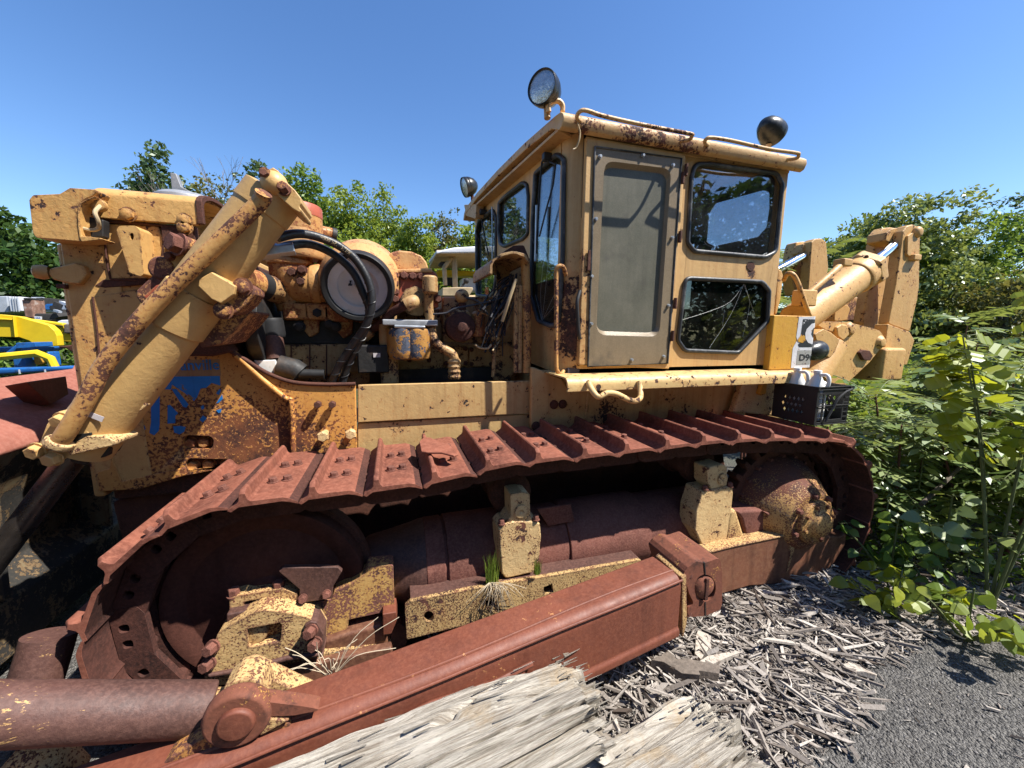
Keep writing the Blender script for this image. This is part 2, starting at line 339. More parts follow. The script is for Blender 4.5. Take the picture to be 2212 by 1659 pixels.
# ---- crawler track: path of the shoe base, s along it
SPR = V((2.87, 0, .545)); IDL = V((-.65, 0, .525)); RT = .62
def track_path():
    p = []
    top = [(-.65, 1.145), (-.1, 1.150), (.25, 1.165), (.55, 1.207), (1.2, 1.214), (1.85, 1.222), (2.4, 1.205), (2.87, 1.165)]
    p += [(a, b) for a, b in spl(top, 8)]
    p += [(SPR.x+RT*math.sin(a), SPR.z+RT*math.cos(a)) for a in np.linspace(.05, math.pi, 30)]
    p += [(x, -.078-(x-2.87)*.0) for x in np.linspace(2.8, -.6, 30)]
    p += [(IDL.x-RT*math.sin(a), IDL.z-RT*math.cos(a)) for a in np.linspace(.03, math.pi-.03, 30)]
    return [V((x, 0, z)) for x, z in p]
TP = track_path(); TP.append(TP[0]); TL = [0.]
for a, b in zip(TP, TP[1:]): TL.append(TL[-1]+(b-a).length)
NSH = round(TL[-1]/.2745); PIT = TL[-1]/NSH
def tpos(s):
    s %= TL[-1]
    i = max(k for k in range(len(TL)) if TL[k] <= s); i = min(i, len(TP)-2)
    t = (s-TL[i])/(TL[i+1]-TL[i]); return TP[i].lerp(TP[i+1], t)
Y0, Y1 = 1.845, 2.53
def shoe_mesh():
    mb = MB(); w = Y1-Y0
    prof = [(-.050, -.030), (-.040, -.020), (-.012, -.002), (-.004, .010), (.0, .054), (.007, .060), (.017, .060), (.023, .054), (.030, .014), (.040, .004),
            (.165, .004), (.190, -.005), (.222, -.024), (.222, -.036), (.186, -.022), (.160, -.016), (-.006, -.020), (-.036, -.038)]
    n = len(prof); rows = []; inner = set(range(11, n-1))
    for y, cut in ((0, 1), (.022, 0), (w-.022, 0), (w, 1)):
        rows.append([mb.bm.verts.new((x, y, min(z, .040 if cut else 9))) for x, z in prof])
    for a, b in zip(rows, rows[1:]):
        for i in range(n):
            mb.mi = 2 if i in inner else 0; mb._f([a[i], a[(i+1) % n], b[(i+1) % n], b[i]])  # inner faces: darker rust, with the track's own shade put into the colour
    mb.mi = 0; mb._f(rows[0]); mb._f(rows[-1][::-1])
    return mb
def bolts_mesh(mb):
    mb.mi = 1
    for x in (.075, .135):
        for y in (.205, .43): mb.bolt((x, y+(.012 if x > .1 else 0), .004), (0, 0, 1), .0195, .024)
    return mb
def link_mesh():
    mb = MB()
    for y in (.16, .245, .42, .505):
        o = .035 if y in (.245, .42) else 0
        pts = rnd([(-.075+o, -.022), (.235+o, -.022), (.235+o, -.125), (.19+o, -.150), (-.03+o, -.150), (-.075+o, -.125)], .03, 4)
        hole = [(x, z) for x, z in rnd([(.035+o, -.045), (.075+o, -.045), (.075+o, -.085), (.035+o, -.085)], .015, 3)]
        hole2 = [(x, z) for x, z in rnd([(.115+o, -.045), (.155+o, -.045), (.155+o, -.085), (.115+o, -.085)], .015, 3)]
        mb.plate([(x, y, z) for x, z in pts], [[(x, y, z) for x, z in hole], [(x, y, z) for x, z in hole2]], (0, .035, 0))
    for x in (-.01, .21): mb.lathe([(.030, .172), (.030, .50)], (x, 0, -.1), (0, 1, 0), 14)
    return mb
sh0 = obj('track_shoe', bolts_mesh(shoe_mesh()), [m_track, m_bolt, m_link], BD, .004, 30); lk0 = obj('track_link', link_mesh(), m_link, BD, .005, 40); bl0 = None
PH = .270
first = True
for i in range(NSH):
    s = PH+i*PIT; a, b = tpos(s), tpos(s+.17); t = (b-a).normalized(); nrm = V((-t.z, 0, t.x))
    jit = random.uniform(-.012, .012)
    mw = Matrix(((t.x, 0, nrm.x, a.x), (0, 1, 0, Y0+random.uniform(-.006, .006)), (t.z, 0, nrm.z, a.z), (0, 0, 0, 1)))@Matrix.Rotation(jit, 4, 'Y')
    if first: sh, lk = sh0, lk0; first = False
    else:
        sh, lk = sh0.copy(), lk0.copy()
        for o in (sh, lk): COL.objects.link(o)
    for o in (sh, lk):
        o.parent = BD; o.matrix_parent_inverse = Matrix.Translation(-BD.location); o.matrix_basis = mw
# broken plate flake lying on one shoe
fl = q('A4', 1565, 790, 1600, 755, 1650, 745, 1720, 775, 1800, 800, 1875, 850, 1840, 862, 1740, 845, 1640, 838, 1580, 828)
fw = [PZ(x, y, 1.228) for x, y in fl]; fw = [p+V((0, 0, .030*(1-i/9)*(i < 5)+.004*math.sin(i*2.))) for i, p in enumerate(fw)]
obj('rust_flake', MB().prism(fw, (0, 0, .012)), m_track, BD, .004)
# ---- idler, sprocket, rollers
mb = MB(); mb.lathe([(.0, .0), (.10, .0), (.12, .02), (.36, .05), (.395, .03), (.43, .02), (.46, .02), (.465, .06), (.465, .22), (.40, .23), (0, .23)], (IDL.x, 2.06, IDL.z), (0, 1, 0), 64, False)
idl = obj('idler_wheel', mb, m_idler, BD, .004, 30)
obj('idler_rim', MB().lathe([(.40, .10), (.49, .10), (.495, .13), (.495, .17), (.40, .17)], (IDL.x, 2.06, IDL.z), (0, 1, 0), 64, False), m_drust, idl, .003)
mb = MB(); tp = []
for k in range(27):
    for da, r in ((-.055, .46), (-.03, .52), (.03, .52), (.055, .46)):
        a = 2*math.pi*k/27+da; tp.append((SPR.x+r*math.cos(a), 2.14, SPR.z+r*math.sin(a)))
mb.plate(tp, [[(SPR.x+.13*math.cos(k*.5236), 2.14, SPR.z+.13*math.sin(k*.5236)) for k in range(12)]], (0, .09, 0))
sp = obj('drive_sprocket', mb, m_drust, BD, .006)
mb = MB()
for k in range(20): mb.bolt((SPR.x+.40*math.cos(k*.314), 2.14, SPR.z+.40*math.sin(k*.314)), (0, -1, 0), .017, .025)
obj('ring_bolts', mb, m_bolt, sp, 0)
for x in (-.1, .35, .85, 1.35, 1.85, 2.3):
    obj('track_roller', MB().lathe([(.06, -.03), (.13, -.02), (.13, .05), (.10, .06), (.10, .20), (.13, .21), (.13, .28), (.06, .29)], (x, 2.06, .17), (0, 1, 0), 28), m_drust, BD, .006)
# carrier rollers with their posts
def carrier(nm, pts, cap, cr_, Yp, roller):
    post = ex(nm, rnd(pts, 5), Yp, .16, m_post, BD, .012)
    tp_ = ex('roller_clamp', rnd(cap, 5), Yp+.012, .13, m_post, post, .012)
    c = P(*cr_, Yp+.012)
    obj('shaft_plug', MB().lathe([(.040, 0), (.040, .012), (.012, .012), (.008, .004), (0, .004)], c, (0, -1, 0), 24, False), m_post, post, .002)
    obj('carrier_roller', MB().lathe([(.05, .1), (.11, .12), (.135, .14), (.135, .22), (.11, .23), (.11, .38), (.135, .39), (.135, .46), (.05, .48)], c+V((0, .06, .02)), (0, 1, 0), 28), m_drust, BD, .006)
    return post
c1 = carrier('roller_post', q('A5', 190, 1245, 235, 1205, 300, 1180, 450, 1175, 525, 1195, 535, 1300, 520, 1480, 470, 1590, 250, 1640, 215, 1600, 200, 1400),
             q('A5', 285, 960, 380, 945, 440, 955, 445, 1110, 460, 1180, 530, 1205, 300, 1235, 210, 1240, 290, 1130), q('A5', 368, 1092)[0], 1.98, 1)
c2 = carrier('roller_post', q('A5', 1830, 935, 2075, 895, 2078, 960, 2035, 1380, 1900, 1415, 1830, 1380, 1770, 1250, 1780, 1100),
             q('A5', 1870, 745, 1990, 718, 2030, 735, 2030, 890, 1900, 925, 1870, 880), q('A5', 1985, 835)[0], 1.98, 1)
mb = MB()
for x, y in q('A5', 212, 1200, 490, 1165): mb.bolt(P(x, y, 1.99), (0, 0, 1), .018, .03)
obj('post_bolts', mb, m_bolt, c1, 0)
mb = MB()
for x, y in q('A5', 1850, 922, 2050, 898): mb.bolt(P(x, y, 1.99), (0, 0, 1), .018, .03)
obj('post_bolts', mb, m_bolt, c2, 0)
# ---- roller frame: recoil tube, cover plates, yokes, rails
TY, TZ = 2.32, .45
def seg(name, x0, x1, r, mat, prof=None): return obj(name, MB().lathe(prof or [(r, 0), (r, x1-x0)], (x0, TY, TZ), (1, 0, 0), 48), mat, BD, .008)
seg('recoil_tube', .22, 1.05, .245, m_tube); seg('recoil_cover', .27, .66, .262, m_tube); seg('recoil_cover', 1.05, 1.66, .258, m_tube); seg('recoil_tube', 1.62, 2.45, .235, m_tube)
obj('yoke_sleeve', MB().lathe([(.15, 0), (.19, .06), (.215, .20), (.24, .32), (.252, .36), (.252, .44)], (-.24, TY, TZ), (1, 0, 0), 48), m_bar, BD, .008)
sl = obj('yoke_collar', MB().lathe([(.256, 0), (.258, .11)], (.145, TY, TZ), (1, 0, 0), 48), m_tube, BD, .006)
ex('cover_plate', q('A5', 500, 1080, 770, 1040, 800, 1175, 590, 1215), 2.13, .02, m_tube, BD, .003)
# final drive guard (big dome with hub cap)
hub = V((2.875, 1.80, .545))
mb = MB(); mb.lathe([(.16, .0), (.20, .0), (.225, .02), (.26, .06), (.33, .14), (.385, .24), (.41, .33), (.415, .42), (.38, .43)], (2.865, 1.86, .55), (0, 1, 0), 56, False)
dm = obj('final_drive_guard', mb, m_cover, BD, .006)
obj('guard_disc', MB().lathe([(0, .08), (.18, .08), (.18, .02)], (2.865, 1.84, .55), (0, 1, 0), 40, False), m_drust, dm, 0)
hb = obj('hub_cap', MB().lathe([(.165, .10), (.165, .040), (.157, .025), (.110, .018), (.092, .005), (.084, -.018), (.06, -.032), (.0, -.037)], hub, (0, 1, 0), 40, False), m_cover, BD, .005)
mb = MB()
for k in range(8): mb.bolt(hub+V(((.134)*math.cos(k*.785+.3), .020, .134*math.sin(k*.785+.3))), (0, -1, 0), .014, .016)
mb.tube([hub+V((-.085, -.005, -.02)), hub+V((-.06, -.03, -.03)), hub+V((-.03, -.035, -.03))], .007, 8)
obj('hub_bolts', mb, m_cover, hb, 0)
mb = MB()
for a in (.25, .95, 1.7, 2.6, 3.5): mb.bolt(hub+V((.195*math.cos(a), .06, .195*math.sin(a))), (0, -1, 0), .018, .03)
obj('guard_bolts', mb, m_bolt, dm, 0)
# dome lower seam + saddle plate in front of it
ex('saddle_plate', q('A6', 690, 895, 900, 885, 990, 920, 1090, 965, 1150, 1020, 1155, 1050, 1090, 1085, 800, 1140, 775, 1100, 740, 960), 1.985, .34, m_tube, BD, .02)
ex('guard_flange', q('A6', 920, 900, 1000, 920, 1100, 965, 1100, 985, 1000, 985), 1.96, .03, m_tube, BD, .006)
ex('rear_saddle', q('A6', 640, 890, 700, 880, 775, 1130, 640, 1180, 600, 1160), 1.975, .34, m_cast, BD, .03)
# rear skid frame
fr = rnd(q('A6', 480, 1225, 640, 1190, 810, 1150, 1090, 1090, 1100, 1085, 1530, 1100, 1590, 1065, 1575, 1170, 1490, 1310, 1400, 1395, 1100, 1480, 800, 1500, 560, 1570), 8)
obj('track_frame', MB().prism([P(x, y, 1.90) for x, y in fr], (0, .42, 0)), m_frame, BD, .022)
ex('frame_edge_bead', q('A6', 470, 1222, 640, 1180, 810, 1142, 1085, 1085, 1120, 1080, 1130, 1094, 1090, 1104, 815, 1160, 640, 1198, 490, 1236), 1.893, .3, m_cast, BD, .008)
ex('frame_rib', q('A6', 1085, 1090, 1190, 1070, 1175, 1160, 1150, 1260, 1105, 1390, 1100, 1390, 1125, 1250, 1120, 1160), 1.894, .01, m_cast, BD, .003)
ex('inner_frame', q('0', 760, 1420, 860, 1330, 1480, 1230, 1560, 1300, 1300, 1420, 900, 1500, 700, 1520), 2.18, .3, m_drust, BD, .01)
# front yoke castings
yk = ex('idler_bearing_cap', rnd(q('A3', 240, 1360, 275, 1250, 345, 1075, 455, 1005, 640, 905, 700, 890, 870, 905, 1060, 945, 1140, 985, 1195, 1080, 1190, 1230, 900, 1265, 620, 1345, 260, 1410), 6), 1.90, .11, m_cast, BD, .014,
        [rnd(q('A3', 580, 1035, 845, 985, 862, 1000, 852, 1125, 835, 1145, 600, 1190, 585, 1170), 5)])
ex('cap_recess', q('A3', 560, 1010, 880, 960, 880, 1160, 570, 1210), 1.955, .02, m_cast, yk, .004)
obj('grease_boss', MB().lathe([(.055, .0), (.055, .03), (.02, .034), (0, .034)], P(*q('A3', 655, 1040)[0], 1.952), (0, -1, 0), 24, False), m_cast, yk, .003)
ex('cap_end_pad', rnd(q('A3', 1040, 1010, 1090, 980, 1140, 985, 1195, 1080, 1190, 1230, 1120, 1215, 1070, 1160), 4), 1.885, .10, m_bar, yk, .01)
mb = MB()
for x, y, yy in [(*p, 1.885) for p in q('A3', 1100, 1045, 1135, 1145)]+[(*p, 1.90) for p in q('A3', 310, 1175, 280, 1305)]: mb.bolt(P(x, y, yy), (-.3, -1, .15), .026, .045)
obj('cap_bolts', mb, m_bolt, yk, 0)
yb = ex('upper_yoke', rnd(q('A3', 440, 795, 520, 770, 860, 715, 990, 760, 985, 850, 880, 860, 790, 860, 440, 895), 4), 2.0, .14, m_cast, BD, .012, [rnd(q('A3', 548, 830, 570, 815, 740, 785, 765, 795, 765, 835, 560, 862), 3)])
ex('yoke_slide', q('A3', 410, 920, 790, 862, 900, 870, 700, 905, 460, 1005, 410, 1050), 1.955, .16, m_bar, BD, .008)
mb = MB()
for p in q('A3', 478, 770, 835, 712): mb.bolt(P(*p, 2.03), (0, 0, 1), .026, .04)
obj('yoke_bolts', mb, m_bolt, yb, 0)
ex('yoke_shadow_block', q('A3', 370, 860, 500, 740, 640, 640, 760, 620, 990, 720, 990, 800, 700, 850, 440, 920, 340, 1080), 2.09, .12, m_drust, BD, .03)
gp = ex('guide_guard', rnd(q('A3', 830, 575, 870, 545, 1310, 540, 1345, 575, 1270, 700, 1262, 795, 1000, 832, 1000, 720), 3), 1.99, .03, m_bar, BD, .005)
mb = MB()
for p in q('A3', 1030, 790, 1220, 755): mb.bolt(P(*p, 1.985), (0, -1, .2), .018, .028)
obj('guard_bolts', mb, m_bolt, gp, 0)
m_yoke = paint('yoke_worn_paint', col=(.50, .33, .11), thr=.50, fs=22., sc=4., fine=.5, grime=.3, edge=.12, rusty=.55, dark=(.07, .032, .026), rust=(.17, .068, .05), bump=.8)
ex('cap_lip', q('A3', 250, 1412, 620, 1347, 900, 1267, 1190, 1232, 1195, 1262, 900, 1305, 620, 1392, 265, 1440), 1.885, .12, m_bar, BD, .01)
ex('yoke_arm', rnd(q('A3', 870, 905, 1000, 845, 1260, 800, 1275, 745, 1420, 670, 1530, 590, 1545, 540, 1755, 520, 1765, 875, 1700, 900, 1395, 965, 1390, 1030, 1330, 1095, 1180, 1110, 1150, 985, 1050, 940), 6), 2.035, .10, m_yoke, BD, .025)
ex('lower_slide', q('A3', 1190, 1140, 1330, 1090, 1670, 1000, 1720, 1100, 1730, 1180, 1190, 1260), 2.0, .2, m_frame, BD, .02)
ex('slide_stop', q('A3', 1668, 920, 1780, 900, 1790, 960, 1740, 1080, 1672, 1090), 1.97, .12, m_arm, BD, .006)
ex('roller_guard', q('A3', 560, 1480, 790, 1400, 1100, 1325, 1740, 1185, 1755, 1260, 1200, 1440, 800, 1560, 560, 1590), 1.93, .05, m_frame, BD, .01)
ex('lower_channel', q('A3', 230, 1410, 620, 1345, 1190, 1235, 1730, 1180, 1740, 1192, 1130, 1330, 560, 1480, 250, 1500), 1.97, .12, m_rail, BD, .012)
# yellow side rail with holes and top ledge
ra = ex('guard_rail', rnd(q('A7', 1045, 360, 1090, 318, 1560, 220, 2212, 110, 2950, -20, 2960, 60, 2212, 280, 1540, 500, 1060, 620), 4), 1.945, .03, m_rail, BD, .008,
        [circ(*q('A7', 1238, 435)[0], 11, 12, 16), q('A7', 1690, 310, 1760, 290, 1775, 350, 1710, 370), q('A7', 2160, 200, 2230, 170, 2240, 240, 2170, 262)])
ex('rail_ledge', q('A7', 1090, 316, 1560, 219, 2212, 108, 2945, -22, 2945, -14, 2212, 117, 1560, 228, 1090, 326), 1.95, .16, m_bar, BD, .004)
# ---- push arm (box beam splaying out towards the blade) with trunnion
def armY(px): t = (1476-px)/(1476-594); return 1.5-.22*t
AR = []
tF = P(1474, 1247, 1.5); tL = P(594, 1607, 1.28); d = (tL-tF); tL2 = tF+d*1.75
bF = P(1475, 1378, 1.5); hgt = V((0, 0, tF.z-bF.z)); side = V((d.y, -d.x, 0)).normalized()
side = side if side.y > 0 else -side
W = side*.21
mb = MB(); a, b = tF, tL2
wn = W.normalized(); hz = hgt.z
for_sec = [(.21, 0), (.055, 0), (.030, .006), (.012, .022), (.0, .055), (.0, .285), (-.012, .298), (-.014, .335), (.0, .342), (.21, .342)]
mb.prism([a+wn*o_-V((0, 0, h_)) for o_, h_ in for_sec], b-a)
arm = obj('push_arm', mb, m_arm, BD, .008, seg=2)
def on_arm(t, h, out=0.): return tF+d*t-hgt*h-side*out   # t along, h down the face
mb = MB(); mb.tube(spl([on_arm(t, .0, .0)+W*(.30+.05*math.sin(t*7)) for t in np.linspace(.0, 1.3, 14)], 3), .007, 8); mb.tube(spl([on_arm(t, .045+.006*math.sin(t*11), .001) for t in np.linspace(.0, 1.3, 14)], 3), .006, 8)
obj('weld_seam', mb, m_arm, arm, 0)
mb = MB(); mb.prism([on_arm(.02, -.0, -.0)+V((0, 0, .004)), on_arm(.02, 0)+W*.92+V((0, 0, .004)), on_arm(.37, 0)+W*.92+V((0, 0, .004)), on_arm(.37, 0)+V((0, 0, .004))], (0, 0, .012))
mb2 = MB(); mb2.prism([on_arm(.38, .0)+V((0, 0, .002)), on_arm(.38, 0)+W*.55+V((0, 0, .002)), on_arm(1.2, 0)+W*.70+V((0, 0, .002)), on_arm(1.2, 0)+V((0, 0, .002))], (0, 0, .014))
mb2.bm.free(); mb.bm.free()
mb = MB(); mb.prism([on_arm(.50, .34), on_arm(.57, .62), on_arm(.74, .72), on_arm(.95, .35), on_arm(.72, .22)], -side*.02)
obj('torn_patch', mb, m_arm, arm, .008)
mb = MB(); mb.tube(spl([on_arm(.48, .30, .012), on_arm(.6, .31, .02), on_arm(.72, .29, .012)], 4), .012, 8); mb.tube(spl([on_arm(.5, .36, .012), on_arm(.6, .37, .016), on_arm(.7, .335, .012)], 4), .008, 8)
obj('bent_bead', mb, m_arm, arm, 0)
# trunnion: split cap around a slotted ball
m_trun = paint('trunnion_rust', col=(.46, .28, .08), thr=.40, sc=5., fs=20., fine=.5, grime=.5, edge=.10, dark=(.055, .022, .015), rust=(.15, .05, .028), rusty=.6)
tr = ex('trunnion_cap', rnd(q('A8', 1075, 85, 1110, 40, 1180, -10, 1245, 5, 1370, -40, 1385, 90, 1385, 330, 1370, 380, 1250, 430, 1115, 440, 1105, 370, 1160, 330, 1120, 250), 9), 1.53, .30, m_trun, BD, .03,
        [circ(*q('A8', 1248, 205)[0], 23, 29, 28)], 3)
bc = P(*q('A8', 1248, 205)[0], 1.53)
obj('trunnion_ball', MB().lathe([(0, -.012), (.045, -.010), (.066, .004), (.072, .02), (.072, .2)], bc, (0, 1, 0), 32, False), m_trun, tr, .003)
obj('ball_slot', MB().box(bc+V((0, -.010, 0)), (.022, .012, .13)), m_drust, tr, .003)
ex('arm_end_plate', q('A8', 1060, 130, 1100, 100, 1105, 480, 1075, 600, 1062, 600), 1.515, .22, m_cast, BD, .012)
mb = MB()
for p in q('A8', 1105, 90, 1100, 395): mb.bolt(P(*p, 1.56), (-.5, -1, .3), .02, .03)
obj('cap_bolts', mb, m_bolt, tr, 0)
for L in ((1238, 3, 1249, 3, 1255, 100, 1248, 100), (1248, 320, 1255, 320, 1258, 432, 1249, 432)): obj('cap_split', MB().prism([P(x, y, 1.527) for x, y in q('A8', *L)], (0, .012, 0)), m_soot, tr, 0)
# tilt brace: round bar, clevis and bracket on the arm
br0, br1 = P(-260, 1549, 1.36), P(452, 1530, 1.47)
obj('tilt_brace', MB().tube([br0, br1], .083, 36), m_bar, BD, .008)
e0 = br1; ed = (br1-br0).normalized()
cl = obj('brace_collar', MB().lathe([(.060, -.01), (.064, .06), (.07, .10), (.05, .11)], e0, ed, 28), m_cast, BD, .006)
pc = P(*q('A2', 1790, 1330)[0], 1.37)
mb = MB(); mb.lathe([(.092, 0), (.10, .015), (.10, .05), (.09, .06)], P(*q('A2', 1790, 1320)[0], 1.30), (0, 1, 0), 40)
ck = obj('clevis', mb, m_trun, BD, .01)
obj('clevis_pin', MB().lathe([(0, -.012), (.050, -.010), (.056, 0), (.056, .03)], P(*q('A2', 1795, 1330)[0], 1.295), (0, 1, 0), 32, False), m_arm, ck, .004)
ex('clevis_arm', rnd(q('A2', 1640, 1190, 1780, 1135, 1990, 1150, 2240, 1180, 2480, 1215, 2240, 1262, 1990, 1275, 1960, 1440, 1700, 1450, 1610, 1330), 8), 1.32, .05, m_trun, BD, .02)
ex('clevis_face', q('A2', 1910, 1215, 1960, 1215, 2070, 1290, 2200, 1300, 1980, 1420, 1950, 1330), 1.315, .02, m_cast, BD, .004)
ex('clevis_knuckle', rnd(q('A2', 1640, 1190, 1700, 1060, 1780, 1000, 1900, 980, 1990, 1010, 2030, 1120, 2020, 1190), 9), 1.38, .10, m_cast, BD, .02)
ex('bracket_gusset', rnd(q('A2', 1720, 1040, 1790, 950, 1890, 915, 1960, 935, 2120, 1010, 2380, 1130, 2390, 1180, 2060, 1180, 2000, 1100, 1900, 1040), 8), 1.50, .08, m_cast, BD, .014)
ex('lower_lug', rnd(q('A2', 1610, 1400, 1700, 1440, 1960, 1430, 2210, 1300, 2210, 1420, 1800, 1580, 1560, 1650, 1210, 1659, 1300, 1580, 1460, 1480), 8), 1.33, .09, m_knuck, BD, .014)
obj('brace_plate', MB().prism([P(x, y, 1.62) for x, y in q('A2', 890, 1435, 1280, 1378, 1290, 1420, 1110, 1490, 1000, 1480)], (0, .12, 0)), m_arm, BD, .006)
# strut tube down to the blade and blade shadow-side bits
ptube('blade_strut', [(108, 1370, 1.98), (92, 1425, 1.95), (62, 1520, 1.9)], .085, m_bar, BD, 28)
ptube('blade_strut', [(20, 1640, 1.5), (70, 1655, 1.5), (120, 1700, 1.5)], .09, m_cast, BD, 24)
# ---- blade: curved moldboard with boxed back, spanning the machine
bx = [(-2.42, 1.545), (-2.34, 1.555), (-1.98, 1.30), (-1.95, 1.24), (-2.02, 1.12), (-2.14, .9), (-2.16, .55), (-2.02, .42), (-2.02, .12), (-2.25, .03), (-2.33, .03), (-2.55, .4), (-2.62, .8), (-2.56, 1.2)]
blade = obj('blade', MB().prism([(x, 1.15, z) for x, z in bx], (0, 4.5, 0)), [m_blade], BD, .015)
obj('blade_top_skin', MB().prism([(-2.425, 1.14, 1.555), (-2.34, 1.14, 1.567), (-1.972, 1.14, 1.312), (-1.94, 1.14, 1.24), (-1.955, 1.14, 1.22), (-1.99, 1.14, 1.29), (-2.345, 1.14, 1.54)], (0, 4.52, 0)), m_brust, blade, .01)
bk = MB(); c = PX(66, 850, -2.15); bk.plate([c+V((.0, -.16, .07)), c+V((0, .13, .07)), c+V((0, .13, -.05)), c+V((0, -.02, -.09))], [], (.10, 0, .02))
obj('blade_socket', bk, m_arm, blade, .004)
obj('blade_strip', MB().prism([(-2.30, 3.75, 1.55), (-2.22, 3.85, 1.505), (-2.0, 3.55, 1.35), (-2.06, 3.42, 1.40)], (.02, 0, .02)), m_line, blade, .004)
obj('blade_spill_lip', MB().prism([(-2.36, 3.8, 1.56), (-2.36, 5.5, 1.56), (-2.42, 5.5, 1.66), (-2.42, 4.0, 1.66)], (.02, 0, 0)), m_brust, blade, .004)
for yy in (2.55, 3.35, 4.2): obj('blade_rib', MB().prism([(-1.96, yy, 1.22), (-2.13, yy, .92), (-2.15, yy, .5), (-2.0, yy, .45)], (0, .04, 0)), m_blade, blade, .006)
lug = None and obj('blade_lug', MB().lathe([(.03, 0), (.08, 0), (.10, .03), (.10, .14), (.03, .14)], (-1.95, 2.95, .62), (.6, -1, .2), 28, False), m_soot, blade, .006)
ex('frame_bracket', rnd(q('A1', 1000, 1330, 1040, 1220, 1050, 1180, 1170, 1130, 1200, 1160, 1180, 1250, 1110, 1330, 1050, 1380), 3), 2.75, .14, m_post, BD, .015)
ex('frame_horn', rnd(q('A1', 1190, 1200, 1330, 1110, 1480, 1090, 1440, 1130, 1300, 1180, 1200, 1260), 3), 2.78, .1, m_blade, BD, .015)
ex('belly_guard', q('0', 240, 1085, 420, 1040, 1560, 960, 1580, 1080, 1480, 1230, 800, 1400, 330, 1440), 2.72, 1.2, m_drust, BD, .02)
# ---------------------------------------------------------------- radiator guard and hood
gd = ex('radiator_guard', q('0', 129, 520, 213, 1060, 300, 1057, 400, 1027, 620, 985, 700, 960, 730, 880, 640, 840, 590, 815, 545, 790, 512, 766, 487, 742, 455, 640, 430, 525, 330, 521, 220, 520), 2.60, .045, m_side, BD, .012,
        [rnd(q('A1', 1465, 720, 1500, 685, 1690, 690, 1720, 720, 1715, 775, 1680, 800, 1500, 800, 1470, 780), 8), rnd(q('A1', 1490, 900, 1530, 870, 1850, 878, 1900, 900, 1890, 960, 1500, 965), 8)])
obj('guard_column', MB().prism([(-1.585, 2.592, 1.0), (-1.585, 2.592, 2.315), (-1.36, 2.592, 2.31), (-1.33, 2.592, 1.0)], (0, .05, 0)), m_guard, BD, .012)
ex('guard_side_plate', q('1', 830, 590, 1275, 610, 1330, 760, 1310, 1030, 890, 1035), 2.586, .03, m_guard, BD, .006)
ex('guard_side_plate', q('1', 740, 1180, 1090, 1120, 1180, 1240, 1400, 1500, 1300, 1659, 790, 1659), 2.588, .03, m_guard, BD, .006)
ex('guard_band', q('1', 760, 1090, 830, 1040, 890, 1045, 1170, 1010, 1190, 1080, 840, 1108), 2.588, .03, m_drust, BD, .004)
ex('guard_top_strip', q('1', 690, 535, 1300, 595, 1560, 610, 1575, 760, 1300, 740, 1290, 612, 830, 580, 700, 560), 2.575, .05, m_drust, BD, .006)
for L in ((830, 590, 860, 900, 890, 1040), (890, 1040, 1100, 1045), (745, 1180, 775, 1400, 800, 1659), (1320, 640, 1310, 800, 1290, 950)): ptube('guard_seam', [(*p, 2.587) for p in q('1', *L)], .005, m_drust, BD, 8)
obj('radiator_core', MB().box((-1.22, 3.33, 1.62), (.66, 1.36, 1.42)), m_drust, BD, .02)
obj('guard_front', MB().box((-1.585, 3.33, 1.63), (.06, 1.44, 1.36)), m_guard, BD, .02)
ld = ex('guard_rim', q('0', 209, 1020, 236, 1012, 240, 985, 262, 1040, 400, 1010, 402, 1027, 300, 1057, 213, 1062), 2.585, .03, m_side, BD, .006)
# lifting lug and latch ear
lg = ex('lifting_lug', rnd(q('1', 935, 640, 960, 610, 1085, 608, 1120, 640, 1155, 1000, 1130, 1015, 1040, 985), 8), 2.47, .12, m_yel, BD, .01, [circ(*q('1', 1060, 695)[0], 4.5, 8, 14)])
ex('latch_ear', rnd(q('1', 375, 985, 400, 950, 600, 905, 670, 930, 700, 1000, 640, 1080, 560, 1075, 420, 1040), 8), 2.56, .05, m_guard, BD, .008)
obj('latch_knob', MB().lathe([(.03, 0), (.036, .02), (.03, .05), (0, .06)], P(*q('1', 395, 985)[0], 2.58), (-1, -.4, 0), 20, False), m_yel, BD, .004)
ex('latch_block', q('1', 445, 1075, 525, 1080, 525, 1115, 448, 1110), 2.57, .05, m_drust, BD, .004)
# hood: rounded top skin running back
def hoodprof(y0, z0, top, y1): 
    p = [(y0, z0)]+[(y0+.22*(1-math.cos(a)), z0+.11+(top-z0-.11)*math.sin(a)) for a in np.linspace(0, math.pi/2, 8)]
    return p+[(y1-(y-y0), z) for y, z in p[::-1]]
def skin(name, prof, x0, x1, mat, th=.02, parent=BD):
    mb = MB(); A = [(x0, y, z) for y, z in prof]; n = len(A)
    cy = sum(p[1] for p in A)/n; cz = min(p[2] for p in A)
    B = [(x0, y+(cy-y)*th/.6, z-(th if z > cz+.02 else 0)) for x, y, z in A]
    mb.prism(A+B[::-1], (x1-x0, 0, 0)); return obj(name, mb, mat, parent, .004)
z_lo = P(330, 483, 2.6).z; z_hi = P(300, 428, 2.72).z+.02
hp = hoodprof(2.56, P(330, 479, 2.56).z, z_hi+.01, 4.1)
hd = skin('hood_top', hp, P(205, 480, 2.56).x, P(432, 490, 2.56).x, m_guard)
hr = skin('hood_rear_lip', hoodprof(2.553, P(432, 484, 2.56).z, z_hi+.018, 4.107), P(428, 490, 2.56).x, P(442, 490, 2.56).x, m_drust)
mb = MB()
for p, h in zip(q('1', 1035, 520, 1490, 565, 1490, 625), (0, 0, 1)): mb.bolt(P(*p, 2.55), (0, -1, 0), .03, .03)
obj('hood_bolts', mb, m_guard, hd, 0)
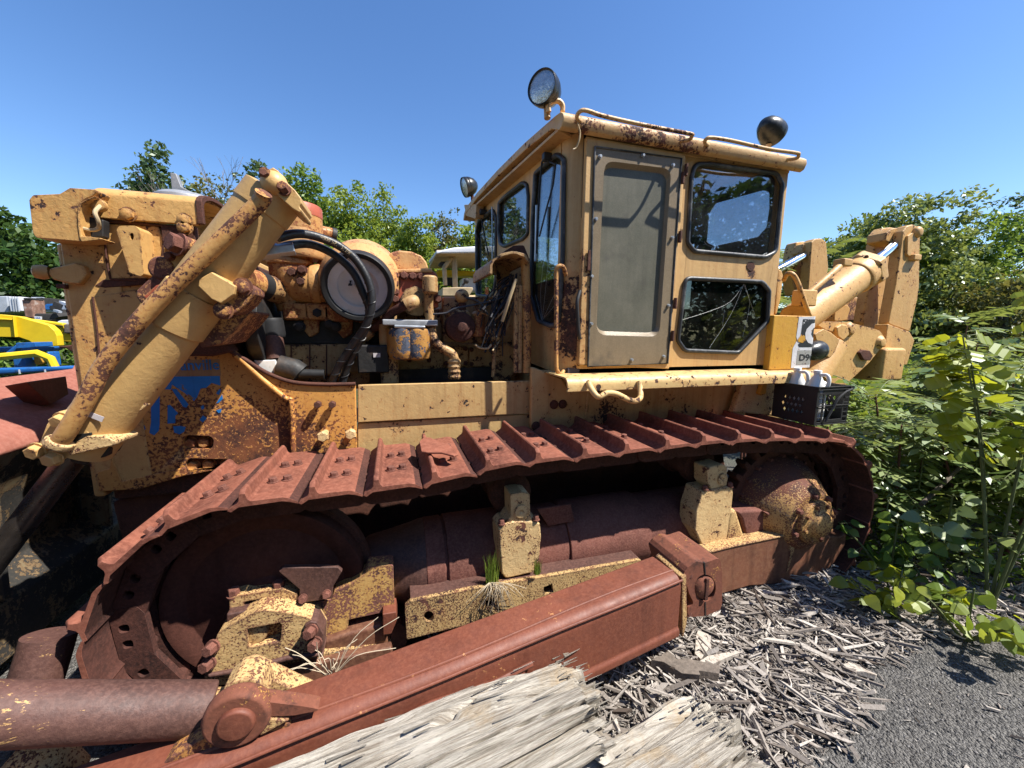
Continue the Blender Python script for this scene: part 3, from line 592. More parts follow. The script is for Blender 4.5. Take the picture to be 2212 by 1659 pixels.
# inner fuel of the hood end (tank shoulder seen under the lip)
obj('header_tank', MB().prism([(P(440, 560, 2.75).x, y, z) for y, z in [(2.75, 2.05), (2.72, 2.30), (2.80, 2.385), (3.8, 2.385), (3.9, 2.3), (3.9, 2.05)]], (.10, 0, 0)), m_cyl, BD, .02)
cp = P(401, 418, 3.1); cpz = hp[8][1]
rc = obj('rain_cap', MB().lathe([(.165, -.01), (.17, .03), (.165, .075), (.13, .098), (0, .105)], (cp.x, 3.1, z_hi+.015), (0, 0, 1), 36), m_grey, BD, .004)
obj('cap_lever', MB().prism([(cp.x-.03, 3.0, z_hi+.11), (cp.x+.10, 3.0, z_hi+.10), (cp.x+.02, 3.0, z_hi+.14), (cp.x+.0, 3.0, z_hi+.215), (cp.x-.03, 3.0, z_hi+.215)], (0, .04, 0)), m_grey, rc, .004)
# headlight hood: rounded scoop at the front corner, open on the near side
def scoop():
    mb = MB(); pts = rnd(q('1', 232, 400, 262, 362, 480, 352, 560, 304, 780, 318, 745, 368, 690, 392, 640, 425, 618, 480, 625, 600, 640, 700, 655, 735, 500, 722, 285, 705, 262, 660), 8)
    return mb.prism([P(x, y, 2.46) for x, y in pts], (0, .62, 0))
sc_ = obj('headlight_hood', scoop(), m_guard, BD, .075, seg=5)
mb = MB(); A = rnd(q('1', 618, 480, 640, 420, 700, 390, 745, 375, 690, 480, 700, 520, 830, 560, 830, 700, 660, 735, 640, 700, 625, 600), 4)
obj('hood_shade_panel', MB().prism([P(x, y, 2.52) for x, y in q('1', 615, 500, 650, 420, 740, 372, 765, 400, 700, 480, 690, 530, 830, 560, 830, 700, 630, 720)], (0, .05, 0)), m_soot, BD, .006)  # black panel inside the opening; the hollow's shade is put into its colour
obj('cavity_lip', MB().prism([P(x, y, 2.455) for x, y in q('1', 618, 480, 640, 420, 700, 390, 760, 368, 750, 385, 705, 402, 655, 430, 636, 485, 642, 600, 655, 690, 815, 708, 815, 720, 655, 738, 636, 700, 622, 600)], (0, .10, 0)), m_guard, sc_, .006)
ptube('lamp_wire', [(*q('1', 810, 445)[0], 2.50), (*q('1', 765, 500)[0], 2.46), (*q('1', 790, 570)[0], 2.46), (*q('1', 795, 625)[0], 2.48), (*q('1', 740, 645)[0], 2.48), (*q('1', 650, 625)[0], 2.48), (*q('1', 630, 605)[0], 2.50)], .009, m_wireb, BD, 8)
obj('wire_grommet', MB().lathe([(.03, 0), (.03, .03), (.012, .035)], P(*q('1', 815, 452)[0], 2.525), (0, -1, 0), 16), m_yel, BD, .003)
# ---------------------------------------------------------------- lift cylinder
CYY = 2.26
cA, cB = P(598, 412, CYY), P(160, 985, CYY); cd = (cA-cB).normalized(); cl_ = (cA-cB).length
lc = obj('lift_cylinder', MB().lathe([(.122, .05), (.122, cl_-.13), (.128, cl_-.13), (.128, cl_-.03), (.10, cl_-.02)], cB, cd, 48), m_cyl, BD, .006)
def along(t, off=0., up=0.): 
    pr = V((0, -1, 0)); pp = cd.cross(pr); return cB+cd*(cl_*t)+pr*off+pp*up
PER = cd.cross(V((0, -1, 0)))
def cring(name, t, r, w, mat, parent=None): return obj(name, MB().lathe([(r-.03, 0), (r, 0), (r, w), (r-.03, w)], cB+cd*(cl_*t), cd, 40, False), mat, parent or lc, .005)
# rod and gland
obj('cylinder_rod', MB().tube([cB+cd*.05, cB-cd*1.3], .052, 32), m_rod, BD, 0)
gl = ex('gland_head', rnd(q('A1', 275, 815, 310, 760, 370, 600, 440, 510, 470, 495, 560, 500, 640, 560, 720, 670, 740, 690, 560, 840, 540, 870, 450, 905, 290, 850), 6), CYY-.12, .24, m_cyl, BD, .03)
ex('gland_wedge', rnd(q('A1', 520, 790, 700, 690, 830, 695, 940, 735, 930, 765, 640, 830, 560, 850), 4), CYY-.13, .16, m_post, gl, .015)
mb = MB()
for p in q('A1', 310, 805, 440, 865, 510, 560): mb.bolt(P(*p, CYY-.125), (-.2, -1, -.2), .030, .035)
obj('gland_bolts', mb, m_cyl, gl, 0)
ex('weld_smear', q('A1', 400, 715, 560, 690, 730, 665, 735, 690, 680, 730, 540, 740, 420, 740), CYY-.128, .01, m_lampb, gl, .003)
ex('drip_cap', rnd(q('A1', 560, 850, 780, 790, 900, 770, 850, 860, 760, 880, 680, 930, 560, 900), 6), CYY-.06, .1, m_soot, gl, .02)
# head end casting
hc = ex('cylinder_cap', rnd(q('2', 100, 265, 130, 235, 145, 160, 180, 138, 228, 165, 240, 210, 290, 255, 360, 320, 410, 385, 415, 430, 395, 455, 412, 480, 400, 505, 340, 470, 260, 400, 215, 360, 110, 300), 4), CYY-.125, .25, m_cyl, BD, .035)
obj('cap_boss', MB().ball(P(*q('2', 195, 275)[0], CYY-.10), .058), m_cyl, hc, 0)
mb = MB()
for p in q('2', 140, 215, 280, 325): mb.bolt(P(*p, CYY-.12), (-.1, -1, .3), .024, .04)
obj('cap_bolts', mb, m_knuck, hc, 0)
ex('cap_spout', rnd(q('2', 130, 165, 185, 138, 228, 170, 215, 210, 130, 195), 3), CYY-.08, .16, m_cyl, hc, .015)
ex('cylinder_lip', q('2', 155, 380, 200, 345, 340, 505, 315, 560, 240, 600, 230, 480), CYY-.132, .02, m_cyl, lc, .006) if 0 else None
# steel feed line along the cylinder
ln = ptube('feed_line', [(*q('2', 110, 345)[0], CYY-.19), (*q('1', 2080, 430)[0], CYY-.17), (*q('1', 1700, 800)[0], CYY-.17), (*q('1', 1200, 1290)[0], CYY-.17), (*q('A1', 860, 90)[0], CYY-.17), (*q('A1', 690, 400)[0], CYY-.17), (*q('A1', 540, 650)[0], CYY-.165), (*q('A1', 465, 760)[0], CYY-.15)], .034, m_line, BD, 20)
cring('line_flange', .10, .0, .0, m_post) if 0 else None
obj('line_flange', MB().lathe([(.045, 0), (.05, .01), (.05, .03), (.03, .04)], P(*q('A1', 455, 775)[0], CYY-.15), cd, 24), m_post, ln, .004)
# clamp band and block in the middle
cl2 = ex('cylinder_clamp', rnd(q('1', 1600, 1035, 1700, 980, 1895, 1095, 1880, 1160, 1775, 1235, 1700, 1200, 1590, 1095), 4), CYY-.16, .16, m_cyl, BD, .012)
obj('trunnion_band', MB().lathe([(.10, 0), (.131, 0), (.131, .20), (.10, .20)], along(.475), cd, 44, False), m_cyl, lc, .006)
ex('side_lug', rnd(q('A1', 1030, 470, 1080, 405, 1165, 425, 1180, 445, 1130, 485, 1070, 488), 3), CYY-.05, .05, m_post, BD, .008, [circ(*q('A1', 1090, 458)[0], 5.5, 4.5, 12)])
st = ex('paper_sticker', q('A1', 695, 487, 838, 541, 818, 580, 680, 525), CYY-.1275, .002, m_sticker, BD, 0)
# trunnion knuckles either side (yoke on the guard)
kn = ex('trunnion_yoke', rnd(q('1', 1770, 1215, 1830, 1130, 1900, 1080, 1980, 1070, 2045, 1110, 2050, 1160, 1990, 1240, 1900, 1315, 1810, 1325, 1770, 1290), 8), 2.15, .16, m_knuck, BD, .025)
mb = MB()
for p in q('1', 1955, 1100, 1800, 1290): mb.bolt(P(*p, 2.15), (0, -1, 0), .034, .03)
mb.tube([P(*q('1', 1900, 1220)[0], 2.145), P(*q('1', 1995, 1140)[0], 2.145)], .02, 10)
obj('yoke_bolts', mb, m_knuck, kn, 0)
ex('yoke_foot', rnd(q('1', 1560, 1500, 1760, 1260, 1900, 1340, 2000, 1290, 2010, 1310, 1900, 1440, 1780, 1560, 1620, 1590), 6), 2.28, .34, m_knuck, BD, .02)
ex('yoke_web', q('1', 1500, 1560, 1700, 1500, 1900, 1400, 1990, 1330, 1900, 1480, 1800, 1540, 1880, 1620, 1700, 1660, 1500, 1659), 2.52, .1, m_drust, BD, .02)
k2 = ex('trunnion_yoke', rnd(q('1', 1285, 885, 1450, 735, 1520, 730, 1660, 790, 1600, 860, 1420, 960, 1330, 970), 6), 2.36, .2, m_yel, BD, .02)
obj('yoke_pin', MB().tube([P(*q('1', 1455, 755)[0], 2.33), P(*q('1', 1640, 830)[0], 2.42)], .045, 16), m_knuck, k2, .006)
mb = MB()
mb.bolt(P(*q('1', 1450, 765)[0], 2.33), (-.6, -.8, .2), .045, .05); mb.bolt(P(*q('1', 1370, 855)[0], 2.36), (0, -1, 0), .018, .03)
obj('yoke_nuts', mb, m_bolt, k2, 0)
ex('yoke_half', rnd(q('1', 1395, 960, 1490, 835, 1560, 850, 1600, 880, 1520, 1000, 1430, 1010), 4), 2.33, .2, m_yel, BD, .012)
k3 = ex('trunnion_ear', rnd(q('1', 1090, 1130, 1230, 1000, 1320, 980, 1430, 1020, 1300, 1180, 1190, 1230, 1130, 1240, 1090, 1180), 8), 2.36, .2, m_knuck, BD, .02)
obj('ear_boss', MB().lathe([(.05, 0), (.06, .02), (.06, .1)], P(*q('1', 1290, 950)[0], 2.35), (0, 1, 0), 24), m_knuck, k3, .006)
ex('ear_shield', rnd(q('1', 1150, 1180, 1250, 1090, 1340, 1060, 1350, 1100, 1200, 1220), 4), 2.33, .12, m_red, k3, .012)
# side panels ---------------------------------------------------------------
sp_ = ex('engine_side_panel', q('A4', 40, 20, 60, 5, 110, 45, 180, 90, 260, 145, 340, 190, 430, 232, 540, 262, 700, 278, 850, 280, 1050, 276, 1062, 800, 560, 860, 540, 815, 535, 440, 480, 395, 300, 240), 2.565, .035, m_side, BD, .008)
ptube('panel_rib', [(*q('A4', 95, 45)[0], 2.562), (*q('A4', 300, 235)[0], 2.562), (*q('A4', 480, 385)[0], 2.562), (*q('A4', 535, 435)[0], 2.562), (*q('A4', 550, 820)[0], 2.562)], .016, m_side, sp_, 10, 5)
ptube('panel_edge', [(*q('A4', 40, 8)[0], 2.56), (*q('A4', 170, 82)[0], 2.56), (*q('A4', 340, 185)[0], 2.56), (*q('A4', 540, 258)[0], 2.56), (*q('A4', 800, 277)[0], 2.56), (*q('A4', 1050, 273)[0], 2.56)], .012, m_drust, sp_, 10, 5)
for p, r, h in zip(q('A4', 755, 430, 870, 430, 808, 665, 1020, 655), (.022, .022, .034, .034), (.05, .05, .10, .08)):
    mb = MB(); w = P(*p, 2.565); mb.lathe([(r*.6, 0), (r*.6, h)], w, (0, -1, 0), 14); mb.lathe([(r, h-.03), (r, h), (r*.8, h+.008)], w, (0, -1, 0), 6)
    obj('panel_bolt', mb, m_post if r > .03 else m_drust, sp_, 0)
for X in (1,):
    mb = MB()
    for p in q('A1', 1540, 745, 1655, 738): mb.bolt(P(*p, 2.655), (0, -1, 0), .030, .035)
    for p in q('A1', 1560, 925, 1690, 915, 1830, 915): mb.bolt(P(*p, 2.655), (0, -1, 0), .030, .035)
    obj('guard_bolts', mb, m_engr, gd, 0)
obj('bolt_pocket', MB().prism([P(x, y, 2.656) for x, y in q('A1', 1440, 660, 1940, 660, 1940, 1000, 1440, 1000)], (0, .03, 0)), m_drust, BD, 0)
up = ex('hull_panel', q('A4', 1068, 282, 2455, 248, 2460, 510, 1068, 585), 2.58, .03, m_hull, BD, .006)
mb = MB()
for p in q('A5', 440, 75, 432, 270): mb.bolt(P(*p, 2.58), (0, -1, 0), .02, .012)
obj('panel_bolts', mb, m_hull, up, 0)
ex('hull_lower_panel', q('A4', 1066, 590, 2460, 515, 2470, 700, 1066, 860), 2.60, .03, m_hull, BD, .006)
# blue company lettering and emblem, flaking off
JM = BD
def decal(name, pts, mat, Y=2.5985): return ex(name, pts, Y, .001, mat, gd, 0)
decal('primer_patch', q('C4', 90, 120, 330, 140, 720, 130, 735, 280, 560, 285, 180, 285), m_tan, 2.5990)
decal('emblem_bar', q('C4', 90, 400, 175, 290, 725, 282, 728, 370, 650, 345, 600, 390, 550, 395, 520, 470, 490, 510, 440, 470, 410, 440, 290, 360, 280, 405), m_blue, 2.5975)
decal('emblem_stem', q('C4', 98, 432, 178, 430, 178, 720, 170, 780, 130, 820, 85, 800, 100, 700), m_blue)
decal('emblem_slant', q('C4', 285, 400, 330, 400, 440, 540, 420, 570, 390, 560), m_blue, 2.5976)
decal('emblem_stem', q('C4', 250, 550, 270, 543, 345, 620, 320, 645, 320, 710, 250, 715), m_blue)
decal('emblem_chip', q('C4', 300, 740, 360, 735, 415, 745, 400, 790, 360, 812, 310, 795), m_blue)
decal('emblem_chip', q('C4', 0, 740, 40, 730, 50, 760, 20, 810, 0, 830), m_blue)
for c_ in ((720, 400, 690, 440, 715, 455, 735, 410), (745, 450, 690, 530, 715, 525, 752, 490), (550, 560, 575, 545, 585, 575, 560, 590), (690, 595, 740, 578, 735, 610, 715, 620), (540, 680, 570, 640, 605, 665, 570, 705)): decal('emblem_chip', q('C4', *c_), m_blue, 2.5972)
def text_mesh(s, size, bold=0.):
    cu_ = bpy.data.curves.new('lettering', 'FONT'); cu_.body = s; cu_.size = size; cu_.extrude = 0.0; cu_.offset = bold; cu_.resolution_u = 3
    o = bpy.data.objects.new('lettering', cu_); COL.objects.link(o)
    dg = bpy.context.evaluated_depsgraph_get(); me = bpy.data.meshes.new_from_object(o.evaluated_get(dg)); bpy.data.objects.remove(o); return me
a0, a1 = P(*q('C4', 262, 232)[0], 2.5965), P(*q('C4', 722, 222)[0], 2.5965)
me = text_mesh('Manville', 1., .012); xs = [v.co.x for v in me.vertices]; k = (a1-a0).length/(max(xs)-min(xs)); dx = (a1-a0).normalized()
for v in me.vertices: v.co = a0+dx*((v.co.x-min(xs))*k)+V((0, 0, 1))*(v.co.y*k*1.12)
me.materials.append(m_blue); link('lettering', me, gd)
# fenders / hull under the cab
fe = ex('fender_plate', q('A5', 455, -60, 480, -60, 700, 30, 740, 100, 2090, 70, 2100, 300, 1900, 340, 470, 470, 452, 400), 2.50, .05, m_hull, BD, .012)
mb = MB()
for p in q('A5', 635, 238, 705, 234, 490, 410): mb.bolt(P(*p, 2.5), (0, -1, 0), .027, .014)
obj('fender_bolts', mb, m_drust, fe, 0)
obj('fender_brace', MB().prism([P(x, y, 2.49) for x, y in q('A5', 890, 260, 915, 90, 930, 90, 905, 380, 885, 390)], (0, .02, 0)), m_hull, fe, .004)
rf = ex('rear_fender', q('5', 1720, 1200, 1790, 985, 1900, 975, 2110, 965, 2080, 1120, 2065, 1230, 1760, 1200), 2.40, .06, m_post, BD, .012)
ex('fender_hook', rnd(q('5', 1935, 985, 1975, 980, 1965, 1060, 1930, 1075, 1915, 1060), 3), 2.36, .04, m_tank, rf, .008)
ex('rear_hull', q('0', 1560, 800, 1770, 800, 1740, 900, 1560, 920), 2.62, 1.4, m_hull, BD, .02)
obj('cab_deck', MB().box((2.05, 3.33, 1.50), (2.1, 1.6, .10)), m_hull, BD, .01)
# running board with rolled edge
def board(name, x0, x1, y_lip, y_in, ztop, drop, mat, skew=0):
    pr = [(y_in, ztop)]+[(y_lip+.05*(1-math.sin(a)), ztop-.05*(1-math.cos(a))) for a in np.linspace(0, math.pi/2, 6)]+[(y_lip, ztop-drop), (y_lip+.012, ztop-drop)]
    pr += [(y_lip+.012+.04*(1-math.cos(a)), ztop-.062+.05*math.sin(a)) for a in np.linspace(0.1, math.pi/2, 5)]+[(y_in, ztop-.012)]
    return obj(name, MB().prism([(x0, y, z) for y, z in pr], (x1-x0, 0, 0)), mat, BD, .004)
zl = P(1450, 838, 2.12).z
rb = board('running_board', P(1226, 830, 2.12).x, P(1681, 820, 2.12).x, 2.12, 2.6, zl+.088, .088, m_board)
board('tank_shelf', P(1681, 820, 2.2).x-.03, P(1768, 815, 2.2).x, 2.2, 2.9, zl+.075, .092, m_board)
ptube('grab_handle', [(*q('5', 655, 972)[0], 2.115), (*q('5', 662, 1000)[0], 2.09), (*q('5', 690, 1050)[0], 2.05), (*q('5', 730, 1082)[0], 2.03), (*q('5', 790, 1055)[0], 2.03), (*q('5', 860, 1062)[0], 2.03), (*q('5', 950, 1105)[0], 2.03), (*q('5', 1005, 1112)[0], 2.03), (*q('5', 1035, 1085)[0], 2.05), (*q('5', 1034, 1030)[0], 2.09), (*q('5', 1028, 970)[0], 2.115)], .018, m_board, rb, 12, 5)
# ---------------------------------------------------------------- cab
YS = 2.35; ZF = H+P(1440, 803, 2.35).z-H; ZW = 3.115
FA, FB = V((1.08, 2.47, 0)), V((.90, 4.26, 0)); FN = V((FB.y-FA.y, -(FB.x-FA.x), 0)).normalized(); FN = FN if FN.x < 0 else -FN
def PF(px, py, out=0.):
    d = ray(px, py); o = FA+FN*out; t = (o-EYE).dot(FN)/d.dot(FN); return EYE+d*t
def window(name, outl, fn, nrm, parent, glass, r=.016, inset=.012):
    """rubber gasket and pane in a wall opening"""
    g_ = obj(name, MB().tube([V(fn(x, y))+nrm*.006 for x, y in outl], r, 10, True), m_gask, parent, 0)
    pts = [V(fn(x, y))-nrm*inset for x, y in outl]
    obj('pane', MB().prism(pts, -nrm*.004), glass, g_, 0); return g_
upw = rnd([(1492, 385), (1500, 356), (1530, 355), (1676, 375), (1688, 400), (1674, 545), (1650, 556), (1498, 543), (1484, 525)], 16)
low = rnd([(1479, 601), (1645, 609), (1660, 628), (1656, 695), (1593, 762), (1478, 757), (1463, 735)], 14)
fs = lambda x, y: P(x, y, YS); NS = V((0, -1, 0))
x0, x1 = 1.20, P(1659, 800, YS).x
dop = q('5', 600, 0, 1275, 0, 1250, 870, 590, 845)
side_o = [V((x0, YS, ZF)), V((x1, YS, ZF)), V((x1, YS, ZW)), V((x0, YS, ZW))]
DL, DR = P(1256, 540, YS).x+.035, P(1464, 540, YS).x-.03
dhole = [V((DL, YS, ZF+.10)), V((DR, YS, ZF+.10)), V((DR, YS, ZW-.06)), V((DL, YS, ZW-.06))]
mb = MB(); mb.plate(side_o, [[fs(*p) for p in upw], [fs(*p) for p in low], dhole], (0, .03, 0))
cab = obj('cab_wall', mb, m_cab, BD, .005)
def cpart(name, mb, mat, bev=.005, **k): return obj(name, mb, mat, BD, bev, **k)
# corner post and front wall
arc = [(x0-.12*math.sin(a), YS+.12*(1-math.cos(a))) for a in np.linspace(0, math.pi/2-.09, 9)]
cpart('corner_post', MB().prism([(x, y, ZF) for x, y in arc]+[(x+.02*(1 if i else 0)+.012, y+.03, ZF) for i, (x, y) in list(enumerate(arc))[::-1]], (0, 0, ZW-ZF)), m_cab)
w1 = rnd([(1158, 375), (1205, 333), (1220, 345), (1217, 560), (1209, 692), (1196, 706), (1164, 694), (1149, 640), (1152, 480)], 12)
w2 = rnd(q('3', 400, 1230, 440, 1185, 590, 1068, 625, 1085, 637, 1180, 630, 1480, 590, 1520, 440, 1582, 405, 1555, 395, 1450), 10)
w3 = rnd(q('B6', 1085, 20, 1100, -300, 1330, -520, 1390, -420, 1388, 700, 1372, 1080, 1300, 1185, 1078, 1165), 9)
w3 = rnd([(1030, 500), (1036, 476), (1066, 452), (1073, 470), (1072, 600), (1069, 630), (1060, 641), (1031, 638)], 6)
zf = lambda p: PF(*p)
FU = FA-(FB-FA).normalized()*.0; FE = FB+(FB-FA).normalized()*.05
fo = [V((FU.x, FU.y, ZF)), V((FU.x, FU.y, ZW)), V((FE.x, FE.y, ZW+.0)), V((FE.x, FE.y, 2.02)), V((FA.lerp(FB, .62).x, FA.lerp(FB, .62).y, 2.02)), V((FA.lerp(FB, .45).x, FA.lerp(FB, .45).y, 1.62)), V((FA.lerp(FB, .25).x, FA.lerp(FB, .25).y, 1.64))]
mb = MB(); mb.plate(fo, [[PF(*p) for p in w1], [PF(*p) for p in w2], [PF(*p) for p in w3]], -FN*.03); cpart('front_wall', mb, m_cab)
for nm, w_ in (('front_window', w1), ('front_window', w2), ('front_window', w3)): window(nm, w_, lambda x, y: PF(x, y), FN, BD, m_glass)
window('side_window', upw, fs, NS, BD, m_glassu); window('side_window', low, fs, NS, BD, m_glassd)
# rear wall (two windows), far wall, floor, ceiling
XR = x1-.02
rw = lambda x, y: PX(x, y, XR)
rh = rnd(q('4', 622, 1590, 650, 1250, 730, 1130, 1270, 980, 1350, 1010, 1350, 1200, 1320, 1410, 1210, 1530, 720, 1630), 12)
rh2 = [V((XR, 3.22, 2.12)), V((XR, 4.0, 2.12)), V((XR, 4.0, 2.75)), V((XR, 3.22, 2.75))]
mb = MB(); mb.plate([(XR, YS+.03, ZF), (XR, 4.28, ZF), (XR, 4.28, ZW), (XR, 3.9, ZW+.05), (XR, 2.7, ZW+.05), (XR, YS+.03, ZW-.01)], [[rw(*p) for p in rh], rh2], (-.03, 0, 0)); cpart('rear_wall', mb, m_dark)
window('rear_window', rh, rw, V((-1, 0, 0)), BD, m_glassu, .012)
cpart('rear_post', MB().lathe([(.035, 0), (.035, ZW-ZF)], (x1-.03, YS+.035, ZF), (0, 0, 1), 24), m_cab)
mb = MB(); mb.plate([(.92, 4.28, ZF), (XR, 4.28, ZF), (XR, 4.28, ZW), (.92, 4.28, ZW)], [[(1.0, 4.28, 1.75), (1.95, 4.28, 1.75), (1.95, 4.28, 2.95), (1.0, 4.28, 2.95)]], (0, .03, 0)); cpart('far_wall', mb, m_dark)
cpart('cab_floor', MB().box((2.0, 3.3, ZF+.02), (1.76, 1.9, .04)), m_dark)
st_ = cpart('seat', MB().box((2.15, 3.25, ZF+.42), (.5, .55, .16)), m_seat, .04)
obj('seat_back', MB().box((2.42, 3.25, ZF+.78), (.14, .55, .66)), m_seat, st_, .05)
obj('seat_base', MB().box((2.15, 3.25, ZF+.19), (.36, .4, .32)), m_dark, st_, .02)
cpart('console', MB().box((1.35, 3.2, ZF+.35), (.28, .9, .7)), m_dark, .03)
for yy in (2.95, 3.05, 3.5): cpart('control_lever', MB().tube([(1.45, yy, ZF+.6), (1.58, yy, ZF+.95)], .012, 8), m_seat, 0)
# roof: rolled-edge skin with a visor over the front wall
def roofx(y): return .985-.10*(y-2.35)
ZT = 3.185
pr = [(2.30, ZT-.105), (2.272, ZT-.095), (2.256, ZT-.06), (2.262, ZT-.028), (2.29, ZT-.008), (2.35, ZT), (2.8, ZT+.03), (3.33, ZT+.04), (3.9, ZT+.03), (4.3, ZT-.005), (4.37, ZT-.05), (4.40, ZT-.11), (4.37, ZT-.11), (4.30, ZT-.06), (3.9, ZT-.02), (3.33, ZT-.012), (2.8, ZT-.022), (2.40, ZT-.055), (2.33, ZT-.09)]
mb = MB(); A = [mb.bm.verts.new((roofx(y), y, z)) for y, z in pr]; B = [mb.bm.verts.new((x1+.055, y, z)) for y, z in pr]; n = len(A)
for i in range(n): mb._f([A[i], A[(i+1) % n], B[(i+1) % n], B[i]])
mb._f(A); mb._f(B[::-1]); roof = cpart('roof', mb, m_roof, .006)
cpart('visor_lining', MB().prism([(roofx(2.33)+.012, 2.33, ZT-.092), (roofx(4.3)+.012, 4.3, ZT-.065), (FB.x+.02, 4.3, ZT-.072), (FA.x+.06, 2.40, ZT-.088)], (0, 0, .02)), m_cab, .003)
cpart('wall_band', MB().prism([(x0, YS-.006, ZW-.03), (x1, YS-.006, ZW-.03), (x1, YS-.006, ZW+.0), (x0, YS-.006, ZW)], (0, .02, 0)), m_cab, .004)
cpart('visor_flap', MB().prism([V(PF(x, y, .10)) for x, y in rnd(q('2', 1720, 440, 1820, 435, 1815, 555, 1740, 530), 3)], FN*-.08), m_roof, .01)
# roof grab rails
def rail(pts):
    w = [tuple(P(x, y, Y)) for x, y, Y in pts]; o = obj('roof_rail', MB().tube(spl(w, 6), .0115, 12), m_roof, BD, 0)
    for p in (w[0], w[-1]): pass
    return o
a = q('3', 1050, 575, 1020, 540, 1045, 495, 1100, 488, 1250, 535, 1600, 612, 1920, 672, 1945, 690, 1925, 720, 1850, 735)
rail([(a[0][0], a[0][1], 2.27), (a[1][0], a[1][1], 2.2), (a[2][0], a[2][1], 2.16), (a[3][0], a[3][1], 2.15), (a[4][0], a[4][1], 2.15), (a[5][0], a[5][1], 2.15), (a[6][0], a[6][1], 2.15), (a[7][0], a[7][1], 2.16), (a[8][0], a[8][1], 2.2), (a[9][0], a[9][1], 2.27)])
a = q('4', 645, 500, 608, 470, 620, 435, 680, 418, 900, 450, 1300, 540, 1610, 585, 1645, 605, 1620, 645, 1500, 660)
rail([(p[0], p[1], y) for p, y in zip(a, (2.27, 2.2, 2.17, 2.16, 2.15, 2.15, 2.16, 2.17, 2.2, 2.27))])
# door: frame, formed plastic sheet, hinges, latch
fD = lambda x, y: P(x, y, YS-.035)
do = q('3', 1100, 690, 1900, 832)+[(1446, 797), (1250, 789)]
di = [(1285, 322), (1468, 347), (1440, 782), (1272, 787)]
mb = MB(); mb.plate([fD(*p) for p in do], [[fD(*p) for p in di]], (0, .045, 0)); door = cpart('door', mb, m_cab, .007)
fl_ = q('3', 1165, 778, 1862, 872)+[(1442, 785), (1270, 792)]
ri = rnd(q('3', 1240, 875, 1290, 868, 1780, 935, 1775, 1010)+[(1437, 560), (1424, 708), (1300, 722), (1287, 705)], 16)
ri = rnd([(1306, 347), (1450, 365), (1424, 727), (1288, 723)], 22)
mb = MB(); mb.plate([P(x, y, YS-.040) for x, y in fl_], [[P(x, y, YS-.040) for x, y in ri]], (0, .004, 0)); obj('door_sheet', mb, m_dpan, door, .002)
# formed shoulder stepping in to the pane
mb = MB(); r1 = [P(x, y, YS-.039) for x, y in ri]; c0 = sum(r1, V())/len(r1); r2 = [c0+(p-c0)*.955+V((0, .028, 0)) for p in r1]
A = [mb.bm.verts.new(p) for p in r1]; B = [mb.bm.verts.new(p) for p in r2]
for i in range(len(A)): mb._f([A[i], A[(i+1) % len(A)], B[(i+1) % len(A)], B[i]])
obj('sheet_shoulder', mb, m_dpan, door, 0, 60)
obj('door_pane', MB().prism(r2, (0, .004, 0)), m_dpane, door, 0)
ptube('door_seal', [(*p, YS-.041) for p in (fl_+[fl_[0]])], .007, m_gask, door, 8, 1)
for p in ((1479, 368), (1472, 385), (1466, 512), (1456, 655), (1450, 725)):
    obj('hinge', MB().lathe([(.012, 0), (.012, .075)], P(p[0]+2, p[1]+12, YS-.05), (0, 0, 1), 12), m_drust, door, .002)
mb = MB()
for x, y in q('3', 1205, 858, 1550, 850, 1790, 930, 1172, 1360, 1785, 1510)+q('5', 675, 195, 672, 545, 1240, 410, 970, 810, 1205, 785): mb.bolt(P(x, y, YS-.042), (0, -1, 0), .010, .016)
obj('sheet_bolts', mb, m_steel, door, 0)
ptube('door_handle', [(*q('5', 590, 300)[0], YS-.05), (*q('5', 570, 380)[0], YS-.07), (*q('5', 572, 480)[0], YS-.07), (*q('5', 580, 610)[0], YS-.06), (*q('5', 590, 655)[0], YS-.045)], .012, m_seat, door, 10)
ex('latch_plate', q('5', 652, 0, 672, 0, 668, 155, 645, 150), YS-.05, .01, m_drust, door, .003)
cpart('door_gap', MB().prism([P(x, y, YS-.004) for x, y in [(1262, 280), (1267, 280), (1252, 790), (1247, 790)]], (0, .006, 0)), m_black, 0)
ptube('corner_rail', [(*q('5', 485, 185)[0], 2.37), (*q('5', 465, 125)[0], 2.33), (*q('5', 425, 125)[0], 2.33), (*q('5', 415, 180)[0], 2.34), (*q('5', 415, 400)[0], 2.34), (*q('5', 415, 820)[0], 2.34), (*q('5', 425, 895)[0], 2.34), (*q('5', 450, 915)[0], 2.35), (*q('5', 470, 890)[0], 2.38)], .014, m_line, BD, 10, 5)
ex('door_dent', circ(*q('5', 1850, 120)[0], 9, 10, 9), YS-.004, .006, m_drust, BD, 0)
# wipers
def wiper(pts, mot):
    a = ptpf(pts); o = obj('wiper', MB().tube(a, .007, 8), m_black, BD, 0)
    obj('wiper_motor', MB().box(V(PF(*mot, .04)), (.06, .05, .05)), m_seat, o, .008); return o
def ptpf(L): return [PF(x, y, .035) for x, y in L]
w_ = wiper(q('3', 770, 850, 740, 900, 720, 1100, 700, 1500, 695, 1640), q('3', 780, 862)[0])
obj('wiper_arm', MB().tube(ptpf(q('3', 800, 900, 850, 920, 830, 1080, 770, 1300, 720, 1500)), .006, 8), m_black, w_, 0)
obj('wiper_blade', MB().tube(ptpf(q('3', 700, 1250, 692, 1640, 690, 1700)), .012, 8), m_steel, w_, 0)
w_ = wiper(q('B6', 1130, -330, 1160, 0, 1210, 250, 1265, 500), q('3', 262, 1302)[0])
obj('wiper_blade', MB().tube(ptpf(q('B6', 1320, -300, 1325, 100, 1325, 560)), .006, 8), m_steel, w_, 0)
